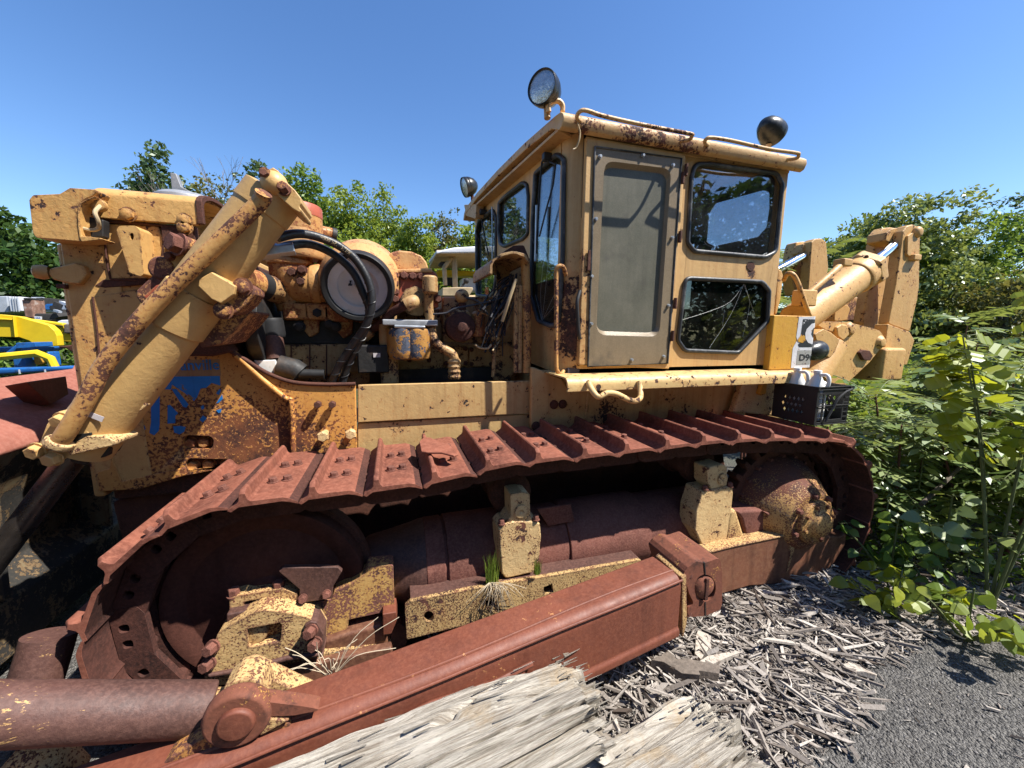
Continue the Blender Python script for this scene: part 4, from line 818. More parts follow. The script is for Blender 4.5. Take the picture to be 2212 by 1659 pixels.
# work lamps
def lamp(name, c, ax, r, parent, br=None, dep=1.0):
    ax = V(ax).normalized(); o = obj(name, MB().lathe([(r*.86, 0), (r*.98, -.012), (r, .004), (r, .022), (r*.95, .03), (r*.97, .045), (r*.90, .07*dep), (r*.72, .11*dep), (r*.42, .14*dep), (0, .148*dep)], c, -ax, 40, False), m_lampb, parent, .002)
    obj('lamp_lens', MB().lathe([(r*.88, -.002), (r*.6, -.012), (0, -.018)], c, -ax, 40, False), m_lens, o, 0); return o
c = P(1171, 188, 2.36); l1 = lamp('work_lamp', c, (-.80, -.62, -.02), .098, BD)
mb = MB(); mb.tube(spl([tuple(P(x, y, 2.36)) for x, y in q('3', 795, 500, 790, 440, 830, 410, 880, 415, 905, 450, 905, 495)], 5), .016, 8); mb.tube([c+V((.05, .04, -.09)), c+V((.05, .03, -.15))], .02, 10); obj('lamp_bracket', mb, m_roof, l1, 0)
c = P(1671, 290, 2.45); l2 = lamp('work_lamp', c, (.93, .25, -.28), .095, BD, dep=1.1)
obj('lamp_bracket', MB().tube([c+V((-.05, -.01, -.08)), c+V((-.04, 0, -.15))], .02, 10), m_roof, l2, 0)
c = PF(1004, 405, .06); l3 = lamp('work_lamp', c, (-.9, -.1, -.30), .105, BD)
obj('lamp_bracket', MB().tube([c+V((.08, 0, -.05)), c+V((.09, 0, -.16)), c+V((.05, 0, -.2))], .018, 10), m_drust, l3, 0)
ptube('loose_wire', [(*q('3', 1028, 540)[0], 2.25), (*q('3', 1030, 600)[0], 2.25), (*q('3', 1045, 660)[0], 2.26), (*q('3', 1040, 720)[0], 2.26), (*q('3', 1015, 785)[0], 2.27), (*q('3', 990, 800)[0], 2.27)], .005, m_wireb, BD, 6)
# crack lines in panes
def crack(pts, Y, parent): return ptube('glass_crack', [(x, y, Y) for x, y in pts], .0018, m_white, parent, 5, 3)
ck_ = [q('5', 1345, 515, 1550, 450, 1700, 380, 1800, 250), q('5', 1800, 250, 1700, 480, 1545, 720), q('5', 1805, 255, 1840, 400, 1790, 640), q('5', 1800, 255, 1880, 480), q('5', 1640, 560, 1655, 440)]
mb = MB()
for L in ck_: mb.tube(spl([tuple(P(x, y, YS+.006)) for x, y in L], 3), .0007, 4)
cpart('glass_cracks', mb, m_white, 0)
mb = MB()
for L in (q('5', 310, 525, 300, 300, 330, 0), q('5', 310, 525, 340, 250, 360, 0), q('5', 310, 525, 400, 330), q('5', 310, 525, 260, 330), q('5', 310, 520, 410, 400)): mb.tube(spl([tuple(PF(x, y, -.006)) for x, y in L], 3), .0008, 4)
cpart('glass_cracks', mb, m_white, 0)
# ---------------------------------------------------------------- tank with wrap-round decal
tx0, tx1, ty, tr_ = P(1666, 740, 2.30).x, P(1758, 740, 2.31).x, 2.30, .05
tz0, tz1 = zl+.078, P(1690, 681, 2.30).z
def tank_xy(u, off=0.):
    """u metres along the skin from the left edge, over the rounded corner"""
    L = tx1-tr_-tx0
    if u < L: return V((tx0+u, ty-off, 0))
    a = min((u-L)/tr_, math.pi/2); return V((tx1-tr_+(tr_+off)*math.sin(a), ty+tr_-(tr_+off)*math.cos(a), 0))
UM = (tx1-tr_-tx0)+tr_*math.pi/2
tk = obj('oil_tank', MB().prism([tank_xy(u)+V((0, 0, tz0)) for u in np.linspace(0, UM, 24)]+[V((tx1, 3.0, tz0)), V((tx0, 3.0, tz0))], (0, 0, tz1-tz0)), m_tank, BD, .008)
def wrap(name, poly, off, mat, sub=14):
    """poly in (u, v) 0..1 of the skin, laid on as a thin label"""
    me = bmesh.new(); vs = [me.verts.new((x, y, 0)) for x, y in poly]; f = me.faces.new(vs); bmesh.ops.triangulate(me, faces=[f])
    for _ in range(4): bmesh.ops.subdivide_edges(me, edges=[e for e in me.edges if abs(e.verts[0].co.x-e.verts[1].co.x) > .06], cuts=1); bmesh.ops.triangulate(me, faces=me.faces[:])
    for v in me.verts: p = tank_xy(v.co.x*UM, off); v.co = (p.x, p.y, tz0+(tz1-tz0)*v.co.y)
    m = bpy.data.meshes.new(name); me.to_mesh(m); me.free(); m.materials.append(mat); return link(name, m, tk)
m_dw = paint('decal_white', col=(.62, .62, .64), thr=.66, sc=9., grime=.2, edge=0, fine=.4, dark=(.3, .17, .08), rust=(.35, .2, .1), halo=.1, bump=.3)
m_dk = paint('decal_black', col=(.016, .017, .02), thr=.64, sc=9., grime=0, edge=0, fine=.5, dark=(.4, .4, .4), rust=(.45, .42, .4), halo=0, bump=.3)
m_dg = paint('decal_silver', col=(.30, .30, .28), thr=.68, sc=9., grime=.3, edge=0, fine=.4, halo=.1)
ua, ub = .46, .96
def uv(x, y): return (ua+(ub-ua)*x, y)
wrap('decal_sheet', [uv(*p) for p in [(.02, .03), (0, .4), (.10, .5), (.14, .55), (.10, .62), (.12, .98), (1, 1), (1, .03)]], .002, m_dw)
wrap('decal_square', [uv(*p) for p in [(.26, .42), (.2, .47), (.30, .52), (.34, .60), (.28, .66), (.30, .94), (1, .94), (1, .42)]], .0032, m_dk)
wrap('decal_letter', [uv(*p) for p in [(.92, .88), (.70, .86), (.50, .76), (.46, .68), (.50, .58), (.64, .50), (.86, .47), (.95, .50), (.93, .60), (.80, .60), (.72, .66), (.74, .74), (.82, .79), (.95, .78)]], .0044, m_dw)
wrap('decal_wear', [uv(*p) for p in [(.16, .56), (.30, .66), (.46, .63), (.50, .54), (.38, .50), (.2, .52)]], .0050, m_tank)
wrap('decal_plate', [uv(*p) for p in [(.22, .09), (.22, .36), (1, .36), (1, .09)]], .0032, m_dg)
me = text_mesh('D9G', 1., .03); xs = [v.co.x for v in me.vertices]; ys = [v.co.y for v in me.vertices]; bm_ = bmesh.new(); bm_.from_mesh(me)
for v in bm_.verts:
    p = tank_xy((uv(.32+.72*(v.co.x-min(xs))/(max(xs)-min(xs)), 0)[0])*UM, .0046); v.co = (p.x, p.y, tz0+(tz1-tz0)*(.16+.13*(v.co.y-min(ys))/(max(ys)-min(ys))))
bm_.to_mesh(me); bm_.free(); me.materials.append(m_dk); link('decal_lettering', me, tk)
c = P(1754, 757, 2.42); lamp('work_lamp', c+V((.06, .0, 0)), (1, .2, .05), .088, BD, dep=1.2)
obj('tank_post', MB().prism([P(x, y, 2.62) for x, y in q('6', 205, 500, 240, 520, 250, 560, 230, 730, 200, 850, 180, 850)], (0, .3, 0)), m_rip, BD, .02)
# ---------------------------------------------------------------- ripper
RY = 2.80
def rx(name, k, pts, Y, th, mat=None, bev=.014, rd=0, holes=(), parent=BD): return ex(name, rnd(q(k, *pts), rd) if rd else q(k, *pts), Y, th, mat or m_rip, parent, bev, holes)
tw = rx('ripper_bracket', '6', (1130, 230, 1160, 190, 1205, 178, 1245, 200, 1258, 240, 1250, 640, 1240, 720, 1180, 975, 1020, 915, 1075, 620, 1110, 380), RY, .10, rd=5)
rx('bracket_flare', '6', (1018, 912, 1180, 972, 1215, 1035, 1160, 1215, 1100, 1222, 980, 1180), RY-.06, .12, rd=3)
tw2 = rx('ripper_bracket', '6', (960, 230, 985, 205, 1045, 200, 1130, 215, 1130, 330, 1090, 400, 1030, 900, 960, 1180, 890, 1180, 830, 900, 930, 330), RY+.22, .10, rd=5)
obj('bracket_bridge', MB().prism([P(x, y, RY+.08) for x, y in rnd(q('6', 1010, 240, 1040, 212, 1140, 196, 1160, 215, 1110, 330, 1060, 330, 1000, 300), 4)], (0, .18, 0)), m_rip, BD, .02)
c = P(*q('6', 1222, 240)[0], RY); mb = MB(); mb.lathe([(.02, -.05), (.045, -.04), (.06, -.02), (.06, .02)], c, (0, 1, 0), 28); obj('bracket_pin', mb, m_rip, tw, .006)
rx('pin_keeper', '6', (1165, 265, 1200, 240, 1240, 260, 1235, 330, 1180, 420, 1160, 400), RY-.02, .03, bev=.006, rd=3, parent=tw)
obj('pin_bolt', MB().box(P(*q('6', 1215, 425)[0], RY-.02), (.12, .06, .06)), m_rip, tw, .01)
# near cylinder and chrome rod
a, b = P(1752, 668, 2.74), P(1862, 588, 2.82); dd = (b-a).normalized()
a = b-dd*1.1
cy2 = obj('ripper_cylinder', MB().tube([a, b], .155, 44), m_rip, BD, .01)
obj('ripper_rod', MB().tube([b-dd*.05, P(1934, 527, 2.87)], .048, 32), m_chrome, BD, 0)
hx = MB(); hx.lathe([(.19, -.02), (.205, 0), (.205, .10), (.18, .12)], b-dd*.03, dd, 6); obj('cylinder_head', hx, m_rip, cy2, .012)
obj('head_collar', MB().lathe([(.165, -.14), (.175, -.10), (.175, 0)], b-dd*.03, dd, 44), m_rip, cy2, .012)
mb = MB()
for k in range(8): mb.bolt(b+dd*-.03+(V((0, 0, 1)).cross(dd).normalized()*math.cos(k*.785+.4)+dd.cross(V((0, 0, 1)).cross(dd)).normalized()*math.sin(k*.785+.4))*.18, -dd, .014, .012)
obj('head_bolts', mb, m_drust, cy2, 0)
ptube('ripper_line', [(*q('6', 420, 700)[0], 2.60), (*q('6', 500, 630)[0], 2.60), (*q('6', 600, 545)[0], 2.62), (*q('6', 680, 470)[0], 2.66), (*q('6', 700, 460)[0], 2.7)], .028, m_rip, cy2, 12)
obj('line_block', MB().box(P(*q('6', 400, 725)[0], 2.56), (.18, .10, .14)), m_rip, cy2, .012)
obj('line_elbow', MB().box(P(*q('6', 685, 465)[0], 2.66), (.12, .10, .07)), m_rip, cy2, .012)
# far pair
rx('ripper_bracket', '6', (455, 310, 480, 285, 530, 282, 565, 310, 580, 500, 520, 800, 420, 800, 440, 520), 3.62, .12, rd=5)
rx('ripper_bracket', '6', (330, 350, 345, 310, 400, 305, 450, 310, 440, 480, 420, 700, 330, 700, 300, 520), 3.80, .14, rd=5)
a2, b2 = P(1640, 605, 3.66), P(1737, 552, 3.70); obj('ripper_rod', MB().tube([a2, b2], .048, 32), m_chrome, BD, 0)
obj('bracket_bridge', MB().prism([P(x, y, 3.70) for x, y in q('6', 375, 390, 400, 320, 470, 300, 470, 400, 410, 430)], (0, .14, 0)), m_rip, BD, .02)
# lower linkage
lk_ = rx('lift_link', '6', (470, 905, 560, 895, 720, 900, 905, 945, 960, 965, 990, 1010, 990, 1050, 960, 1100, 880, 1200, 705, 1365, 600, 1350, 480, 1260, 510, 1150, 640, 1090, 680, 990, 560, 960), 2.62, .16, rd=7)
for p, r in ((q('6', 735, 955)[0], .055), (q('6', 960, 1050)[0], .052)): obj('link_pin', MB().lathe([(0, -.035), (r*.75, -.03), (r, -.015), (r*1.35, 0), (r*1.4, .02)], P(*p, 2.62), (0, 1, 0), 8 if r > .053 else 24, False), m_rip, lk_, .004)
rx('link_gusset', '6', (640, 940, 680, 915, 720, 920, 740, 990, 690, 1040, 650, 1010), 2.595, .05, rd=6, parent=lk_)
rx('link_latch', '6', (810, 1125, 840, 1105, 885, 1110, 910, 1150, 890, 1185, 840, 1180), 2.59, .05, rd=3, mat=m_drust, parent=lk_)
obj('tilt_head', MB().prism([P(x, y, 2.52) for x, y in rnd(q('6', 475, 990, 545, 950, 600, 975, 665, 1030, 630, 1120, 590, 1170, 520, 1120), 4)], (0, .22, 0)), m_rip, BD, .02)
a, b = P(1770, 785, 2.6), P(1795, 765, 2.62); obj('tilt_cylinder', MB().tube([P(1752, 820, 2.6), P(1795, 745, 2.66)], .13, 36), m_rip, BD, .01)
rx('ripper_beam', '6', (490, 1270, 600, 1180, 760, 1080, 830, 1120, 700, 1360, 600, 1360), 2.76, 1.1, bev=.02)
obj('ripper_crossbar', MB().box((4.9, 3.35, 1.58), (.34, 1.5, .34)), m_rip, BD, .03)
rx('ripper_shank', '6', (625, 800, 660, 765, 720, 770, 745, 800, 715, 890, 620, 900), 3.0, .16, rd=6)
rx('ripper_plate', '6', (560, 830, 700, 720, 870, 715, 860, 880, 640, 900), 3.3, .06, mat=m_line)
ptube('hydraulic_hose', [(*q('6', 250, 590)[0], 2.55), (*q('6', 275, 545)[0], 2.48), (*q('6', 310, 545)[0], 2.44), (*q('6', 345, 590)[0], 2.42), (*q('6', 385, 700)[0], 2.4), (*q('6', 420, 800)[0], 2.4), (*q('6', 445, 860)[0], 2.42)], .018, m_rip, BD, 10, 5)
# ---------------------------------------------------------------- engine
EY = 3.0
obj('engine_block', MB().box((.22, 3.38, 1.75), (1.9, .58, .62)), m_eng, BD, .02)
obj('crankcase', MB().prism([P(x, y, 2.98) for x, y in q('C2', -300, 545, 640, 560, 1290, 540, 1790, 560, 1790, 960, -300, 960)], (0, .5, 0)), m_eng, BD, .015)
ex('black_side_plate', q('2', 240, 1370, 830, 1380, 1050, 1420, 1050, 1560, 250, 1560), 2.95, .04, m_soot, BD, .006)
ex('pan_panel', q('2', 250, 1565, 720, 1560, 1080, 1560, 1080, 1760, 250, 1850), 2.93, .05, m_eng, BD, .01)
for x in (325, 475, 610): ex('panel_seam', q('2', x, 1565, x+10, 1565, x+10, 1850, x, 1850), 2.923, .01, m_drust, BD, 0)
ex('hollow_dark_sheet', q('C2', 560, 820, 1260, 800, 1800, 780, 1800, 960, 560, 960), 2.93, .03, m_soot, BD, 0)  # flat black sheet standing in for the dark of a hollow
# manifold row
mb = MB(); mb.tube([P(*p, 2.95) for p in q('2', 280, 1310, 1130, 1330)], .05, 12); mf = obj('manifold', mb, m_engr, BD, 0)
for x, y in q('2', 380, 1300, 545, 1300, 700, 1320, 970, 1330): obj('manifold_flange', MB().box(P(x, y, 2.92), (.16, .08, .11)), m_engr, mf, .015)
for x, y in q('2', 490, 1420, 760, 1430): obj('port_cover', MB().prism([P(px, py, 2.92) for px, py in rnd([(x-17, y-20), (x+18, y-22), (x+17, y+12), (x-2, y+24), (x-16, y+8)], 5)], (0, .05, 0)), m_engr, BD, .01)
mb = MB()
for p in q('2', 545, 1310, 400, 1420, 640, 1400, 930, 1410, 690, 1420): mb.bolt(P(*p, 2.90), (0, -1, 0), .03, .03)
obj('block_bolts', mb, m_soot, BD, 0)
# air cleaner with open dish end
ac = P(*q('2', 872, 1100)[0], 2.72); ax = V((-.06, -1, -.30)).normalized()
aw = obj('air_cleaner', MB().lathe([(.210, .03), (.214, .0), (.225, -.05), (.258, -.10), (.265, -.30), (.23, -.44), (.15, -.50), (0, -.53)], ac, ax, 56, False), m_dome, BD, .004)
obj('dish_seal', MB().lathe([(.178, .005), (.186, .035), (.212, .042), (.224, .02), (.224, -.04), (.21, -.05)], ac, ax, 56, False), m_black, aw, .003)
obj('dish', MB().lathe([(.19, .02), (.18, .012), (.130, .024), (.122, .020), (.135, .012), (.09, .002), (.04, .010), (.028, .012), (0, .012)], ac, ax, 56, False), m_dish, aw, 0, 60)
kp = P(*q('2', 872, 1082)[0], 2.705); obj('dish_knob', MB().lathe([(.022, 0), (.024, .008), (.018, .014), (.012, .014), (.010, .03), (0, .032)], kp, ax, 20, False), m_steel, aw, .001)
obj('dish_mark', MB().prism([P(x, y, 2.688) for x, y in q('2', 800, 1050, 818, 1048, 812, 1075, 822, 1080, 818, 1092, 788, 1092, 792, 1075, 802, 1070)], (0, .004, 0)), m_black, aw, 0)
# exhaust stack, reducer, elbow
sx = P(*q('2', 375, 900)[0], 2.95); zt = lambda py: P(641, py, 2.95).z
s0 = sx.x
stk = obj('intake_stack', MB().lathe([(.155, zt(530)), (.155, zt(455)), (.150, zt(447)), (.140, zt(455)), (.14, zt(530))], (P(*q('2', 375, 600)[0], 2.95).x, 2.95, 0), (0, 0, 1), 44, False), m_engr, BD, .003)
obj('stack_rim', MB().lathe([(.157, zt(470)), (.157, zt(449)), (.148, zt(445))], (P(*q('2', 375, 600)[0], 2.95).x, 2.95, 0), (0, 0, 1), 44, False), m_red, stk, 0)
obj('stack_body', MB().lathe([(.142, zt(560)), (.160, zt(552)), (.160, zt(525)), (.157, zt(500))], (P(*q('2', 370, 600)[0], 2.95).x, 2.95, 0), (0, 0, 1), 44, False), m_dome, stk, .004)
obj('reducer', MB().lathe([(.118, zt(578)), (.138, zt(574)), (.138, zt(566)), (.128, zt(562)), (.128, zt(552)), (.14, zt(545))], (P(*q('2', 330, 900)[0], 2.95).x, 2.95, 0), (0, 0, 1), 40, False), m_engr, BD, .004)
e = [q('2', 330, 920)[0], q('2', 335, 990)[0], q('2', 375, 1060)[0], q('2', 450, 1085)[0], q('2', 600, 1085)[0]]
ptube('intake_elbow', [(*p, 2.95) for p in e], .128, m_engr, BD, 28, 6)
obj('elbow_band', MB().lathe([(.132, 0), (.138, .01), (.138, .05), (.132, .06)], P(*q('2', 500, 1085)[0], 2.95), (1, 0, 0), 32, False), m_engr, BD, .003)
mb = MB()
for p in q('2', 335, 985, 420, 965, 410, 1060): mb.bolt(P(*p, 2.83), (0, -1, 0), .025, .03)
obj('elbow_bolts', mb, m_drust, BD, 0)
ptube('stub_pipe', [(*q('2', 515, 650)[0], 3.1), (*q('2', 680, 685)[0], 3.15)], .045, m_engr, BD, 20); ptube('stub_end', [(*q('2', 655, 680)[0], 3.14), (*q('2', 690, 690)[0], 3.15)], .050, m_soot, BD, 20)
ex('block_tie', rnd(q('2', 520, 930, 590, 820, 650, 830, 640, 930, 600, 960), 4), 3.0, .1, m_engr, BD, .01)
# coolant pipe from the radiator
ptube('coolant_pipe', [(*q('2', -60, 1050)[0], 2.66), (*q('2', 40, 1080)[0], 2.75)], .085, m_engr, BD, 28); ptube('coolant_hose', [(*q('2', 30, 1075)[0], 2.75), (*q('2', 110, 1105)[0], 2.82)], .088, m_black, BD, 28)
ptube('coolant_elbow', [(*q('2', 100, 1100)[0], 2.81), (*q('2', 220, 1130)[0], 2.9), (*q('2', 290, 1180)[0], 2.95), (*q('2', 330, 1270)[0], 2.97)], .082, m_eng, BD, 28)
obj('fan_shroud', MB().lathe([(.30, 0), (.52, 0), (.54, .03), (.54, .25)], (-.78, 3.33, 1.62), (-1, 0, 0), 48, False), m_soot, BD, .006)
mb = MB(); mb.lathe([(.06, 0), (.24, .0), (.25, .02), (.25, .08), (.06, .09)], P(*q('C5', 195, 640)[0], 2.85), (1, 0, 0), 40); obj('fan_pulley', mb, m_soot, BD, .006)
obj('dead_air_duct', MB().box((-1.0, 3.4, 1.65), (.3, 1.0, 1.2)), m_soot, BD, .02)
pp = ptube('drain_pipe', [(*q('C5', 285, 640)[0], 2.8), (*q('C5', 300, 720)[0], 2.78), (*q('C5', 320, 850)[0], 2.76)], .06, m_bar, BD, 24)
obj('pipe_clamp', MB().lathe([(.072, -.06), (.078, -.04), (.078, .04), (.072, .06)], P(*q('C5', 290, 655)[0], 2.8), (.1, 0, -1), 28, False), m_black, pp, .003)
ex('battery_box', q('C5', 180, 860, 320, 855, 335, 945, 270, 940, 190, 880), 2.70, .2, m_white, BD, .006)
ex('box_tab', q('C5', 190, 805, 245, 805, 245, 838, 186, 838), 2.74, .02, m_eng, BD, .003)
obj('black_coupler', MB().tube([P(*p, 2.7) for p in q('A4', 430, 130, 560, 160, 600, 190)], .07, 20), m_soot, BD, 0)
obj('coupler_hose', MB().tube([P(*p, 2.68) for p in q('A4', 600, 190, 800, 195)], .03, 16), m_black, BD, 0)
# two big hydraulic hoses arching back
HR = .0235
h1 = [(600, 513, 2.34), (640, 505, 2.40), (680, 510, 2.46), (730, 530, 2.5), (770, 563, 2.52), (797, 610, 2.52), (803, 655, 2.52), (792, 700, 2.54), (765, 740, 2.58), (735, 785, 2.62), (712, 835, 2.66)]
h2 = [(592, 540, 2.36), (625, 528, 2.42), (670, 526, 2.48), (720, 548, 2.52), (760, 585, 2.54), (782, 630, 2.54), (795, 665, 2.55), (790, 700, 2.57), (770, 745, 2.61), (748, 790, 2.65), (735, 835, 2.68)]
h2b = [(p[0]+2, p[1]+2, p[2]+.03) for p in h2]
ho = ptube('hydraulic_hose', h1, HR, m_hose, BD, 18, 8); ptube('hydraulic_hose', h2b, HR, m_hose, BD, 18, 8)
hs = obj('hose_fitting', MB().lathe([(.04, 0), (.04, .09), (.034, .10), (.034, .17)], P(588, 541, 2.37)-V((.06, .02, .02)), (1, .15, .22), 6), m_steel, BD, .004)
ex('hose_union', rnd(q('2', 70, 790, 150, 770, 175, 830, 150, 860, 80, 870), 3), 2.38, .08, m_steel, BD, .006)
# spiral guard on the hose drops
def spiral(path, k0, k1):
    w = spl([tuple(P(*p)) for p in path[k0:k1]], 26); mb = MB()
    pts = []
    for i, p in enumerate(w[:-1]):
        t = (V(w[i+1])-V(p)).normalized(); u = V((0, 1, 0)).cross(t).normalized(); v = t.cross(u); a = i*.42
        pts.append(V(p)+(u*math.cos(a)+v*math.sin(a))*.024)
    mb.tube(pts, .0034, 5); return mb
obj('hose_wrap', spiral(h1, 5, 11), m_hose, BD, 0); obj('hose_wrap', spiral(h2b, 5, 11), m_hose, BD, 0)
# hose print
me = text_mesh('MAX WP 4000 PSI   FLEX', .03); pth = [V(P(*p)) for p in [tuple(x) for x in spl(h1, 8)]]
bmt = bmesh.new(); bmt.from_mesh(me); xs = [v.co.x for v in bmt.verts]; w_all = max(xs)
s_tab = [0.]
for a, b in zip(pth, pth[1:]): s_tab.append(s_tab[-1]+(b-a).length)
for v in bmt.verts:
    s = .12+v.co.x*.9; i = max(k for k in range(len(s_tab)) if s_tab[k] <= s); i = min(i, len(pth)-2); t = (pth[i+1]-pth[i]).normalized(); u = V((0, -1, 0)); wv = t.cross(u)
    y = v.co.y-.010; v.co = pth[i]+t*(s-s_tab[i])-wv*(y)*-1*(1)+u*math.sqrt(max(0, .0250**2-y*y))
bmt.to_mesh(me); bmt.free(); me.materials.append(m_wireb); link('hose_lettering', me, ho)
# red aftercooler housing with domed cover
rd = ex('aftercooler', q('2', 1160, 985, 1460, 960, 1510, 1000, 1520, 1270, 1170, 1285), 2.80, .35, m_red, BD, .015)
mb = MB()
for p in q('2', 1168, 1008, 1168, 1075, 1168, 1140, 1168, 1200, 1237, 1010, 1307, 1015, 1375, 1020, 1490, 1110, 1510, 1200): mb.bolt(P(*p, 2.80), (0, -1, 0), .024, .035)
obj('housing_bolts', mb, m_bolt, rd, 0)
mb = MB(); c = P(*q('2', 1280, 950)[0], 2.95); pts = rnd(q('2', 1115, 960, 1110, 830, 1200, 805, 1300, 815, 1380, 850, 1420, 900, 1440, 965), 14)
dc = obj('dome_cover', MB().prism([P(x, y, 2.84) for x, y in pts], (0, .30, 0)), m_dome, BD, .06, seg=4)
ex('cover_flange', q('2', 1150, 955, 1462, 950, 1470, 985, 1155, 990), 2.79, .36, m_dome, BD, .008)
f1 = obj('outlet_flange', MB().prism([P(x, y, 2.775) for x, y in rnd(q('2', 1385, 1060, 1400, 1020, 1490, 1010, 1500, 1060, 1480, 1120, 1420, 1110), 5)], (0, .03, 0)), m_eng, BD, .006)
ptube('outlet_pipe', [(*q('2', 1440, 1030)[0], 2.72), (*q('2', 1445, 1080)[0], 2.70), (*q('2', 1442, 1150)[0], 2.71), (*q('2', 1435, 1250)[0], 2.74), (*q('2', 1455, 1400)[0], 2.74), (*q('2', 1480, 1530)[0], 2.72), (*q('2', 1560, 1600)[0], 2.72), (*q('2', 1625, 1640)[0], 2.72), (*q('C2', 1400, 720)[0], 2.72)], .032, m_eng, BD, 18, 5)
obj('pipe_union', MB().lathe([(.035, -.06), (.052, -.05), (.052, .05), (.035, .06)], P(*q('2', 1448, 1085)[0], 2.7), (0, 0, 1), 20), m_eng, BD, .006)
obj('bellows', MB().lathe([(.04+.008*(i % 2), i*.018) for i in range(9)], P(*q('C2', 1395, 900)[0], 2.72), (0, 0, 1), 20), m_eng, BD, .002)
f2 = obj('thermostat_flange', MB().lathe([(.10, .0), (.105, .02), (.06, .03)], P(*q('2', 1330, 1220)[0], 2.80), (0, -1, 0), 9), m_eng, BD, .004)
ptube('water_elbow', [(*q('2', 1335, 1215)[0], 2.74), (*q('2', 1300, 1225)[0], 2.69), (*q('2', 1250, 1250)[0], 2.69)], .045, m_eng, BD, 20)
ptube('water_hose', [(*q('2', 1265, 1240)[0], 2.69), (*q('2', 1190, 1280)[0], 2.72), (*q('2', 1130, 1320)[0], 2.76), (*q('2', 1060, 1390)[0], 2.80), (*q('2', 985, 1440)[0], 2.84)], .030, m_link, BD, 16)
ptube('water_pipe', [(*q('C2', 580, 430)[0], 2.83), (*q('C2', 480, 520)[0], 2.85), (*q('C2', 360, 650)[0], 2.87), (*q('C2', 230, 850)[0], 2.9)], .036, m_eng, BD, 16)
# twin filter
fh = ex('filter_head', q('C2', 800, 365, 1110, 375, 1110, 405, 800, 400), 2.66, .2, m_steel, BD, .008)
obj('filter_top', MB().box(P(*q('C2', 960, 348)[0], 2.76), (.36, .16, .04)), m_grey, fh, .008)
mb = MB()
for p in q('C2', 880, 400, 1020, 405): mb.lathe([(.09, 0), (.094, -.02), (.094, -.30), (.07, -.36), (.02, -.37)], P(*p, 2.76), (0, 0, 1), 28)
m_filt = paint('filter_paint', col=(.40, .22, .055), thr=.52, sc=4.5, grime=.3, edge=0, fine=.25, dark=(.05, .06, .085), rust=(.08, .09, .12), halo=.3)
for p in q('C2', 880, 400, 1020, 405): obj('filter_bowl', MB().lathe([(.098, 0), (.102, -.02), (.102, -.16), (.085, -.205), (.03, -.22)], P(*p, 2.76), (0, 0, 1), 32), m_filt, fh, .004)
mb.bm.free()
obj('filter_stay', MB().box(P(*q('C2', 750, 600)[0], 2.82), (.12, .1, .5)), m_eng, BD, .02)
obj('relay_box', MB().box(P(*q('C2', 600, 700)[0], 2.8), (.20, .10, .19)), m_soot, BD, .012); obj('relay_label', MB().box(P(*q('C2', 633, 666)[0], 2.745), (.045, .004, .028)), m_sticker, BD, 0)
for p in q('C2', 1050, 640, 1410, 670, 1660, 680): 
    o_ = obj('inspection_cover', MB().prism([P(x, y, 2.95) for x, y in rnd([(p[0]-27, p[1]-20), (p[0]+27, p[1]-20), (p[0]+27, p[1]+22), (p[0]-27, p[1]+22)], 5)], (0, .03, 0)), m_eng, BD, .008)
    mb = MB()
    for dx, dy in ((-21, -15), (21, -15), (21, 16), (-21, 16)): mb.bolt(P(p[0]+dx, p[1]+dy, 2.95), (0, -1, 0), .014, .012)
    obj('cover_bolts', mb, m_drust, o_, 0)
# governor / pump
gv = ex('fuel_pump', rnd(q('C2', 1350, 230, 1380, 215, 1540, 225, 1565, 280, 1560, 470, 1520, 520, 1390, 515, 1350, 460), 6), 2.74, .2, m_eng, BD, .015)
obj('pump_drum', MB().lathe([(.105, .1), (.105, .0), (.09, -.015), (.05, -.02), (.03, -.04), (0, -.042)], P(*q('C2', 1460, 390)[0], 2.72), (0, 1, 0), 32, False), m_link, gv, .004)
obj('pump_stem', MB().tube([P(*p, 2.78) for p in q('C2', 1475, 220, 1475, 150)], .025, 12), m_link, gv, 0); obj('pump_valve', MB().ball(P(*q('C2', 1470, 85)[0], 2.78), .05), m_eng, gv, 0)
ex('rear_block', q('C2', 1280, 90, 1800, 90, 1830, 320, 1810, 560, 1280, 560), 3.0, .4, m_eng, BD, .015)
ex('flywheel_cover', rnd(q('C2', 1800, 560, 1920, 540, 2000, 600, 2010, 780, 1950, 930, 1790, 930), 8), 2.85, .3, m_eng, BD, .02)
ex('valve_cluster', rnd(q('C2', 1740, 350, 1830, 340, 1890, 420, 1860, 520, 1760, 540, 1730, 460), 5), 2.72, .12, m_eng, BD, .015)
obj('valve_bowl', MB().lathe([(.05, 0), (.05, .16), (.03, .18)], P(*q('C2', 1630, 480)[0], 2.78), (0, 0, 1), 18), m_engr, BD, .004)
ptube('brake_line', [(*p, 2.68) for p in q('C2', 1600, 560, 1640, 590, 1720, 600, 1760, 560)], .008, m_wireb, BD, 6); ptube('link_rod', [(*p, 2.70) for p in q('C2', 1790, 570, 1775, 880)], .014, m_eng, BD, 8)
